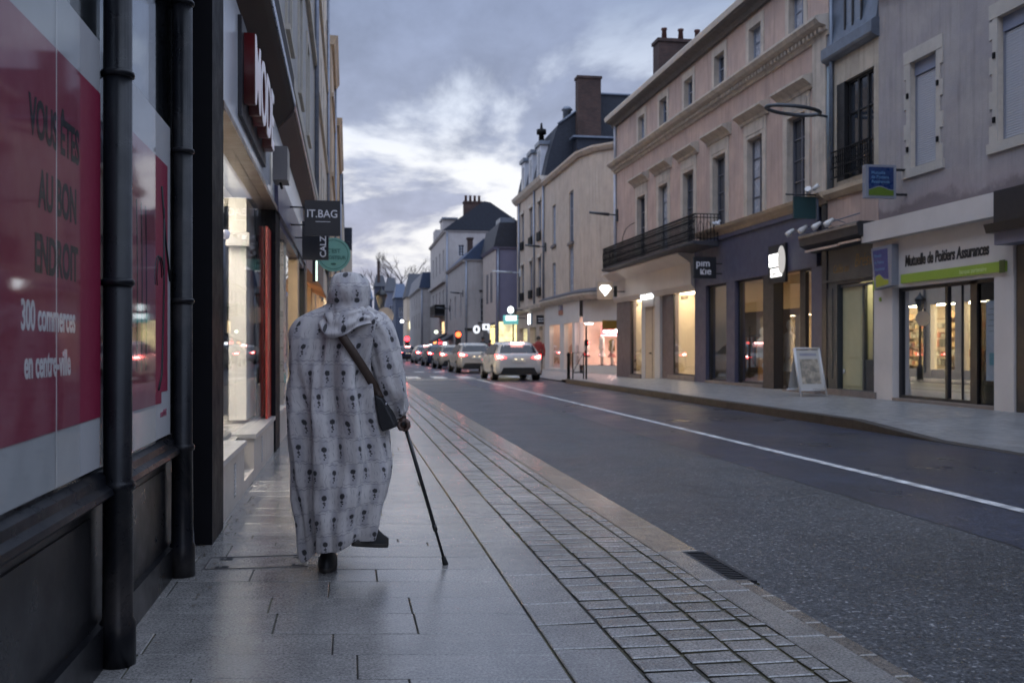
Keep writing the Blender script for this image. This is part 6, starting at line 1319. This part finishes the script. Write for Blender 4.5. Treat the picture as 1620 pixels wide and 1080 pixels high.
# ================================================================= THE WALKER
YB=5.328; XB=-.0526   # ground point that projects to px 537 at depth 5.4 (see camera axes)
dpt=5.4; r_=(537-810)/F_*dpt; XB=r_*c_+dpt*s_; YB=dpt*c_-r_*s_
wk=thing('person',(XB,YB,0),'person seen from behind in a pale hooded robe with dark flowers, leaning on a stick','person',None,-YAW)
def put(mb,name,parent=None,sub=0,solid=0):
    o=mb.build(name); o.parent=parent or wk
    if solid: m=o.modifiers.new('sol','SOLIDIFY'); m.thickness=solid; m.offset=-1
    if sub: m=o.modifiers.new('s','SUBSURF'); m.levels=sub; m.render_levels=sub
    return o
# robe cloth with a printed pattern, from UV in metres
robe,g,b=newmat('robe_cloth'); MATS['robe']=robe
uv=N(g.t,'ShaderNodeUVMap'); uv.uv_map='UVMap'
wob=g.noise(uv.outputs[0],9,2,.5,col=True)
uvw=g.vm('ADD',uv.outputs[0],g.vm('SCALE',g.vm('SUBTRACT',wob,(.5,.5,.5)),.022))
U,V_,_=g.sep(uvw)
SU,SV=.116,.132
vr=g.m('DIVIDE',V_,SV); row=g.m('FLOOR',vr); par=g.m('MULTIPLY',g.m('FRACT',g.m('MULTIPLY',row,.5)),1.0)
ur=g.m('ADD',g.m('DIVIDE',U,SU),par)
wn=N(g.t,'ShaderNodeTexWhiteNoise',noise_dimensions='2D'); g.t.links.new(g.comb(g.m('FLOOR',ur),row,0),wn.inputs['Vector']); wr,wg,wb_=g.sep(wn.outputs['Color'])
cu=g.m('SUBTRACT',g.m('FRACT',ur),.5); cv=g.m('SUBTRACT',g.m('FRACT',vr),.5)
X0_=g.m('MULTIPLY',cu,SU); Y0_=g.m('MULTIPLY',cv,SV); X1=g.m('ADD',X0_,g.m('MULTIPLY',g.m('SUBTRACT',wr,.5),.014)); Y1_=g.m('ADD',Y0_,g.m('MULTIPLY',g.m('SUBTRACT',wg,.5),.014))
nz1=g.noise(uv.outputs[0],150,4,.65)
def blob(cx,cy,rx,ry,soft=.25,nzk=.9):
    d=g.m('SQRT',g.m('ADD',g.m('POWER',g.m('DIVIDE',g.m('SUBTRACT',X1,cx),rx),2),g.m('POWER',g.m('DIVIDE',g.m('SUBTRACT',Y1_,cy),ry),2)))
    d=g.m('ADD',d,g.m('MULTIPLY',g.m('SUBTRACT',nz1,.5),nzk)); return g.mr(d,1-soft,1+soft*.5,1,0)
fl_=g.m('MAXIMUM',blob(0,.015,.0150,.0155,.22,.9),blob(.0,-.014,.0085,.0065,.4,1.9))
st_=blob(.0,-.012,.0022,.018,.4,1.0); lf=blob(.004,-.026,.006,.005,.5,2.2); lf2=blob(-.003,-.037,.0045,.005,.5,2.2)
sd1=blob(.026,.014,.006,.011,.6,3.2); sd2=blob(-.027,.010,.006,.012,.6,3.2); sd3=blob(.022,-.022,.005,.009,.6,3.2); sd4=blob(-.024,-.030,.005,.009,.6,3.2)
dark=g.m('MAXIMUM',g.m('MAXIMUM',fl_,st_),g.m('MAXIMUM',lf,lf2)); faint=g.m('MULTIPLY',g.m('MAXIMUM',g.m('MAXIMUM',sd1,sd2),g.m('MAXIMUM',sd3,sd4)),g.m('MULTIPLY',wb_,.8))
wavy=g.m('ADD',Y1_,g.m('MULTIPLY',g.m('SINE',g.m('MULTIPLY',U,190)),.0028))
line=g.mr(g.m('ABSOLUTE',g.m('SUBTRACT',g.m('ABSOLUTE',wavy),.060)),.0010,.0042,1,0)
vl=g.m('MULTIPLY',g.mr(g.m('ABSOLUTE',g.m('SUBTRACT',g.m('ABSOLUTE',g.m('ADD',X1,g.m('MULTIPLY',g.m('SINE',g.m('MULTIPLY',V_,120)),.003))),.052)),.0008,.0034,1,0),g.mr(g.noise(uv.outputs[0],30,2),.45,.6,0,.7))
line=g.m('MULTIPLY',line,g.mr(g.noise(uv.outputs[0],40,3),.36,.55,.15,.85))
base=g.mix(g.mr(g.noise(uv.outputs[0],5,4,.6),.35,.65),(.57,.54,.525),(.46,.435,.43))
base=g.mix(g.m('MULTIPLY',g.mr(g.m('ABSOLUTE',X1),.012,.034,1,0,True),.38),base,(.20,.195,.25))
c=g.mix(g.m('MULTIPLY',g.m('MAXIMUM',line,vl),.62),base,(.10,.09,.11)); c=g.mix(g.m('MULTIPLY',faint,.55),c,(.09,.085,.10)); c=g.mix(g.m('MULTIPLY',dark,.95),c,(.017,.016,.019))
g.t.links.new(c,b.inputs['Base Color']); b.inputs['Roughness'].default_value=.85; b.inputs['Sheen Weight'].default_value=.15
bn=N(g.t,'ShaderNodeBump'); bn.inputs['Strength'].default_value=.6; bn.inputs['Distance'].default_value=.010
g.t.links.new(g.m('ADD',g.noise(g.vm('MULTIPLY',uv.outputs[0],(1.6,.55,1)),16,5,.6),g.m('MULTIPLY',g.noise(uv.outputs[0],400,2,.5),.25)),bn.inputs['Height']); g.t.links.new(bn.outputs[0],b.inputs['Normal'])
def loft(name,rings,n,m,fold,uvo=(0,0),caps=(False,False),solid=.004,sub=1,parent=None,closed=True,zf=None,uscale=1):
    """rings: (center, half a, half b, tilt vecs) ; fold(theta,t)->radius offset"""
    vs=[];uvs=[];Ltot=0
    R_=len(rings)
    for j,(c,ax,ay) in enumerate(rings):
        if j: Ltot+=(Vector(c)-Vector(rings[j-1][0])).length
        per=0; prev=None
        for i in range(n+1):
            th=-PI/2+2*PI*i/n    # starts at the back (towards viewer)
            o=fold(th,j/(R_-1)); sx,sy=math.cos(th),math.sin(th)
            la,lb=Vector(ax).length,Vector(ay).length
            e=.9
            px_=math.copysign(abs(sx)**e,sx); py_=math.copysign(abs(sy)**e,sy)
            p=Vector(c)+Vector(ax)*px_*(1+o/la)+Vector(ay)*py_*(1+o/lb)
            if zf: p=zf(p,th,j/(R_-1))
            vs.append(p); uvs.append((((i/n if i<=n/2 else i/n-1)*2*PI*(la+lb)/2*uscale)+uvo[0],Ltot+uvo[1]))
    m_=bpy.data.meshes.new(name); W1=n+1
    # share seam vertices geometrically by index wrap
    verts=[vs[j*W1+i] for j in range(R_) for i in range(n)]
    faces=[(j*n+i,j*n+(i+1)%n,(j+1)*n+(i+1)%n,(j+1)*n+i) for j in range(R_-1) for i in range(n)]
    if caps[0]: faces.append(tuple(range(n))[::-1])
    if caps[1]: faces.append(tuple((R_-1)*n+i for i in range(n)))
    m_.from_pydata([tuple(v) for v in verts],[],faces); u=m_.uv_layers.new(name='UVMap')
    nf=(R_-1)*n
    cum=[]
    for j in range(R_):
        L=[0.0]
        for i in range(n): L.append(L[-1]+(vs[j*W1+i+1]-vs[j*W1+i]).length)
        cum.append(L)
    for fi,p in enumerate(m_.polygons):
        if fi>=nf:
            for li in p.loop_indices: v=verts[m_.loops[li].vertex_index]; u.data[li].uv=(v.x,v.y)
            continue
        j,i=divmod(fi,n); half=(i+.5)<=n/2
        for li,(jj,ii) in zip(p.loop_indices,((j,i),(j,i+1),(j+1,i+1),(j+1,i))):
            u.data[li].uv=((cum[jj][ii]-(0 if half else cum[jj][n]))*uscale+uvo[0],uvs[jj*W1][1])
    m_.polygons.foreach_set('use_smooth',[True]*len(m_.polygons)); m_.materials.append(m)
    bm=bmesh.new(); bm.from_mesh(m_); bmesh.ops.recalc_face_normals(bm,faces=bm.faces); bm.to_mesh(m_); bm.free()
    o=bpy.data.objects.new(name,m_); COL.objects.link(o); o.parent=parent or wk
    if solid: s=o.modifiers.new('sol','SOLIDIFY'); s.thickness=solid; s.offset=-1
    if sub: s=o.modifiers.new('s','SUBSURF'); s.levels=sub; s.render_levels=sub
    return o
def LR(z,l,r,b,cy=0): return ((( (l+r)/2 ),cy,z),((r-l)/2,0,0),(0,b,0))
prof=[(.10,-.178,.182,.17),(.16,-.190,.204,.185),(.28,-.205,.224,.20),(.40,-.230,.256,.20),(.52,-.245,.270,.20),(.64,-.250,.264,.195),(.76,-.254,.250,.19),(.88,-.258,.234,.185),(1.0,-.262,.214,.18),(1.10,-.264,.212,.175),(1.20,-.262,.222,.17),(1.28,-.250,.238,.16),(1.345,-.212,.240,.145),(1.385,-.160,.222,.125),(1.415,-.105,.180,.105),(1.44,-.06,.145,.085),(1.47,-.03,.125,.075)]
rings=[LR(z,l,r,b_,-.0+.02*(1-z)) for z,l,r,b_ in prof]
# refine along height
RR=[]
for q in catmull([(r0[0][0],r0[0][1],r0[0][2],r0[1][0],r0[2][1]) for r0 in rings],3): RR.append(((q[0],q[1],q[2]),(q[3],0,0),(0,q[4],0)))
def sstep(a,b_,x): x=max(0,min(1,(x-a)/(b_-a))); return x*x*(3-2*x)
def rfold(th,t):
    z=.1+1.37*t; k=1-sstep(.55,1.0,t)
    d=th+PI/2                           # 0 at the back
    w_=.5+.5*math.sin(2.3*d+1.7*z); a=.019*math.sin(6.5*d-2.6*z+.6+.5*math.sin(4*z))*(.5+w_)+.013*math.sin(11.3*d+3.3*z+1.2)*(1.3-w_)+.006*math.sin(23*d-4*z)
    # soft diagonal drapes falling from the right shoulder
    dg=.020*math.sin(8*d+7.0*z)*sstep(.15,.5,t)*(1-sstep(.75,.95,t))
    cr_=.004*math.sin(34*z+3*math.sin(3*d))*(1-sstep(.5,.9,t))
    return a*(.35+.9*k)+dg+cr_
def hem(p,th,t):
    if t<.30:
        k=1-t/.30; s=(p.x+.18)/.40; s=max(0,min(1,s)); p=p.copy(); p.z+=k*(-.040+.060*min(1,s/.3)+.065*s**1.5+.012*math.sin(5*th)); 
    return p
robe_o=loft('robe',RR,84,robe,rfold,(.013,.03),zf=hem,sub=1)
# right sleeve, wide, gathered over the hand
def axes(d,a,b_,ref=Vector((0,1,0))):
    d=Vector(d).normalized(); x=ref.cross(d).normalized(); y=d.cross(x).normalized(); return x*a,y*b_
sl_=[((.170,.0,1.335),.085,.10,(.8,0,-.5)),((.205,-.005,1.29),.092,.105,(.6,0,-.8)),((.235,-.01,1.22),.090,.10,(.35,0,-1)),((.255,-.015,1.12),.088,.098,(.18,0,-1)),((.275,-.015,1.03),.083,.095,(.2,0,-1)),((.292,.0,.95),.074,.088,(.2,.15,-1)),((.303,.03,.885),.062,.075,(.2,.3,-1)),((.312,.05,.850),.050,.058,(.2,.3,-1)),((.318,.06,.832),.036,.042,(.2,.3,-1))]
SR=[]
for c0,a,b_,d in sl_: x_,y_=axes(d,a,b_); SR.append((c0,x_ if x_.x>0 else -x_,y_ if y_.y>0 else -y_))
SR2=[]
for q in catmull([tuple(c0)+tuple(a)+tuple(b_) for c0,a,b_ in SR],3): SR2.append((tuple(q[0:3]),tuple(q[3:6]),tuple(q[6:9])))
def sfold(th,t): d=th; return .006*math.sin(5*d+9*t)+.005*math.sin(26*t+2*math.sin(2*d))*sstep(.2,.6,t)+.004*math.sin(9*d-7*t)
sl1=loft('sleeve',SR2,48,robe,sfold,(.03,.09),caps=(True,False),sub=1)
# left sleeve reaching forward, mostly hidden by the back
sl2=[((-.16,.02,1.33),.08,.10,(-.7,.2,-.6)),((-.195,.03,1.24),.085,.095,(-.2,.1,-1)),((-.205,.05,1.12),.08,.09,(0,.2,-1)),((-.20,.10,1.03),.075,.085,(.1,.7,-.7)),((-.17,.20,.99),.065,.07,(.3,1,-.1)),((-.13,.28,.99),.055,.06,(.4,1,0))]
SL=[]
for c0,a,b_,d in sl2:
    x_,y_=axes(d,a,b_,Vector((0,.3,1))); SL.append((c0,x_,y_))
loft('sleeve',SL,32,robe,sfold,(.2,.1),caps=(True,False),sub=1)
# hood: close round cap, then a gathered cowl falling to a point on the back
hp=[(1.612,.040,.045,.047,.012),(1.600,.075,.085,.048,.01),(1.570,.100,.112,.050,.008),(1.525,.114,.125,.053,.0),(1.475,.113,.125,.055,-.004),(1.435,.104,.115,.054,-.008),(1.408,.108,.118,.050,-.012),(1.385,.135,.135,.050,-.018),(1.355,.160,.152,.052,-.022),(1.325,.172,.166,.056,-.022),(1.300,.174,.172,.058,-.020)]
HR=[((cx,cy,z),(a,0,0),(0,b_,0)) for z,a,b_,cx,cy in hp]
HR2=[]
for q in catmull([(r0[0][0],r0[0][1],r0[0][2],r0[1][0],r0[2][1]) for r0 in HR],3): HR2.append(((q[0],q[1],q[2]),(q[3],0,0),(0,q[4],0)))
def hfold(th,t):
    d=th+PI/2; k=sstep(.45,.75,t)
    return .0045*math.sin(3*d+10*t)+.002*math.sin(9*d-14*t)+k*(.007*math.sin(36*t+2.2*math.sin(1.5*d+.8)+1.1*d)+.004*math.sin(5*d+10*t)+.003*math.sin(13*d-30*t))+.004*math.sin(22*t+2.2*d)*sstep(.1,.3,t)
def hz(p,th,t):
    p=p.copy(); k=sstep(.5,1,t); d=(th+PI/2+PI)%(2*PI)-PI
    p.z+=k*(-.050*math.exp(-((d+.35)/.55)**2)+.050*min(1,abs(d)/1.6)+.012*math.sin(3*d)); p.y+=-.018*k*math.exp(-(d/.8)**2)
    # the face opening looks forward
    return p
hood=loft('hood',HR2,64,robe,hfold,(.055,.06),caps=(True,False),sub=1,zf=hz)
# body: one continuous surface under the clothes
legm=mat('trouser_black',(.014,.014,.017),.85,local=True)
bd=[((.01,0,.86),.13),((.01,0,1.05),.12),((.01,0,1.24),(.16,.10)),((.04,.0,1.40),.055),((.052,.005,1.49),.085),((.052,.0,1.555),.075),
 ((-.08,0,.80),.10),((-.085,.02,.44),.062),((-.072,.03,.10),.045),((-.068,.10,.045),.036),((-.065,.19,.035),.028),
 ((.10,0,.80),.10),((.125,.06,.50),.062),((.105,-.02,.235),.042),((.122,.0,.165),.034),((.16,.07,.150),.026),
 ((.17,0,1.31),.06),((.245,-.015,1.06),.045),((.312,.045,.86),.030),((.325,.055,.825),.027),
 ((-.15,.02,1.30),.06),((-.20,.06,1.06),.045),((-.13,.27,.99),.030),((-.10,.33,.985),.026)]
ed=[(0,1),(1,2),(2,3),(3,4),(4,5),(0,6),(6,7),(7,8),(8,9),(9,10),(0,11),(11,12),(12,13),(13,14),(14,15),(2,16),(16,17),(17,18),(18,19),(2,20),(20,21),(21,22),(22,23)]
bod=skinfig('body',bd,ed,skinm,wk,2)
# face, looking ahead (away from the viewer)
m_=MB(); ellip(m_,(.052,.035,1.495),(.070,.085,.105),skinm,18,k=12); 
for s in (-1,1): ellip(m_,(.052+s*.030,.108,1.505),(.012,.006,.006),skin_m,8,k=6); ellip(m_,(.052+s*.030,.113,1.505),(.005,.003,.005),hairm,8,k=6); ellip(m_,(.052+s*.075,.02,1.495),(.010,.022,.032),skinm,8,k=6)
ellip(m_,(.052,.122,1.483),(.011,.018,.024),skinm,8,k=6); ellip(m_,(.052,.112,1.452),(.024,.008,.006),crs,8,k=6); put(m_,'face',bod)
m_=MB(); m_.tube([(-.08,.01,.60),(-.085,.02,.40),(-.074,.03,.10)],[.085,.075,.062],legm,14); m_.tube([(.11,.03,.60),(.125,.05,.45),(.105,-.01,.24)],[.085,.075,.048],legm,14); put(m_,'trousers')
def shoe(p,yaw,pitch,name='shoe'):
    m_=MB(); sh_=mat('shoe_black',(.012,.012,.013),.55,local=True); so_=mat('shoe_sole',(.05,.045,.04),.8,local=True)
    def outline(z,k,e=0):
        pts=[]
        for i in range(20):
            a=2*PI*i/20; y=math.sin(a); x=math.cos(a)*(.051+.006*y)*k; pts.append((x,.085+y*.135*k+e,z))
        return pts
    L_=[outline(.0,.96),outline(.022,1.0)]; m_.mesh([p_ for l in L_ for p_ in l],[(i,(i+1)%20,20+(i+1)%20,20+i) for i in range(20)]+[tuple(range(20))],so_,True)
    L2=[outline(.022,.98),outline(.05,.95),[(x*.85,y*.80 if y<.1 else .08+(y-.1)*.75,.075) for x,y,_ in outline(0,.9)],[(x*.75,.005+(y+.05)*.42,.105) for x,y,_ in outline(0,.9)],[(x*.78,-.005+(y+.05)*.40,.15) for x,y,_ in outline(0,.9)]]
    m_.mesh([p_ for l in L2 for p_ in l],[(j*20+i,j*20+(i+1)%20,(j+1)*20+(i+1)%20,(j+1)*20+i) for j in range(4) for i in range(20)]+[tuple(range(80,100))],sh_,True)
    o=put(m_,name); o.location=p; o.rotation_euler=(pitch,0,yaw); return o
shoe((-.062,-.045,0.002),R(6),0); shoe((.112,-.06,.140),R(-38),R(-10))
# right hand closed round the stick: palm, four unequal bent fingers, thumb
glv=mat('hand_skin',(.085,.05,.038),.6,.15,30,local=True)
hd=MB(); 
ellip(hd,(.338,.060,.795),(.026,.040,.034),glv,14,k=10)
hd.tube([(.322,.055,.845),(.332,.058,.815)],[.026,.027],glv,10)
for i,(y,L_) in enumerate(((.030,.92),(.050,1.0),(.070,.95),(.088,.8))):
    hd.tube([(.352,y,.806),(.366,y,.792),(.370,y,.770),(.358,y,.755),(.343,y,.752+.004*i)],[.0105,.0105,.0098*L_,.009*L_,.007*L_],glv,8)
hd.tube([(.322,.030,.800),(.316,.022,.780),(.328,.018,.762),(.345,.022,.757)],[.012,.011,.010,.008],glv,8); put(hd,'hand')
hd=MB(); ellip(hd,(-.085,.36,.98),(.035,.045,.018),glv,12,k=8)
for i in range(4): hd.tube([(-.105+.016*i,.39,.98),(-.103+.016*i,.42,.975),(-.10+.016*i,.44,.958-.002*i)],[.009,.0085,.007],glv,7)
hd.tube([(-.06,.35,.98),(-.045,.37,.97),(-.045,.395,.965)],[.011,.010,.008],glv,7); put(hd,'hand')
# strap, bag, stick: carried things
brn2=mat('strap_leather',(.055,.035,.025),.6,.15,20,local=True); bagm=mat('bag_black',(.010,.010,.012),.5,.1,10,local=True)
def surf(x,z,e=.012):
    pr_=min(prof,key=lambda q:abs(q[0]-z)); l,r,b_=pr_[1],pr_[2],pr_[3]; cx,a=(l+r)/2,(r-l)/2; k=max(0,1-((x-cx)/a)**2)**.5; return -b_*k+.02*(1-z)-e
bag=thing('shoulder_bag',(XB,YB,0),'black shoulder bag on a brown strap at the hip of the robed walker','bag',None,-YAW)
m_=MB(); n=14; top=(.035,1.285); bot=(.235,.93); vs=[]
for i in range(n+1):
    f=i/n; x=top[0]+(bot[0]-top[0])*f+.012*math.sin(PI*f); z=top[1]+(bot[1]-top[1])*f
    y=surf(x,z,.040); 
    if i>n-3: y=min(y,-.09)
    dx,dz=.019,.012; vs+=[(x-dx,y-.001,z-dz),(x+dx,y+.004,z+dz)]
m_.mesh(vs,[(2*i,2*i+1,2*i+3,2*i+2) for i in range(n)],brn2,True); o=m_.build('strap'); o.parent=bag; s=o.modifiers.new('s','SOLIDIFY'); s.thickness=.005
m_=MB(); a=[(.205,.955),(.248,.935),(.300,.835),(.318,.790),(.298,.775),(.245,.757),(.226,.80)]
m_.mesh([(x,-.12,z) for x,z in a]+[(x+.01,-.03,z) for x,z in a],[tuple(range(7)),tuple(range(7,14))]+[(i,(i+1)%7,7+(i+1)%7,7+i) for i in range(7)],bagm); o=m_.build('bag_body',bevel=.01); o.parent=bag
m_=MB(); ellip(m_,(.268,-.125,.905),(.006,.004,.007),MATS['chrome_edge'],8,k=6); o=m_.build('clasp'); o.parent=bag
stick=thing('walking_stick',(XB,YB,0),'thin black walking stick with rubber tip held in the right hand','walking stick',None,-YAW)
r_=(705-810)/F_*5.53; tipw=Vector((r_*c_+5.53*s_,5.53*c_-r_*s_,0)); M_=(Matrix.Translation((XB,YB,0))@Matrix.Rotation(-YAW,4,'Z')).inverted(); tip=M_@tipw
top_=Vector((.345,.058,.79)); d_=(top_-tip).normalized()
m_=MB(); sb=mat('stick_black',(.012,.011,.012),.35,local=True); m_.tube([tip+d_*.03,tip+d_*.22,tip+d_*.221,top_],[.008,.008,.0105,.0105],sb,10); m_.tube([tip+d_*.20,tip+d_*.235],.0125,sb,10); o=m_.build('shaft'); o.parent=stick
m_=MB(); m_.tube([top_-Vector((0,.04,-.0)),top_+Vector((0,.0,.006)),top_+Vector((0,.06,.004)),top_+Vector((0,.085,-.008))],[.011,.012,.012,.009],sb,10); o=m_.build('handle'); o.parent=stick
m_=MB(); m_.tube([tip,tip+d_*.012,tip+d_*.05],[.017,.016,.011],mat('rubber',(.01,.01,.01),.9),12); o=m_.build('rubber_tip'); o.parent=stick
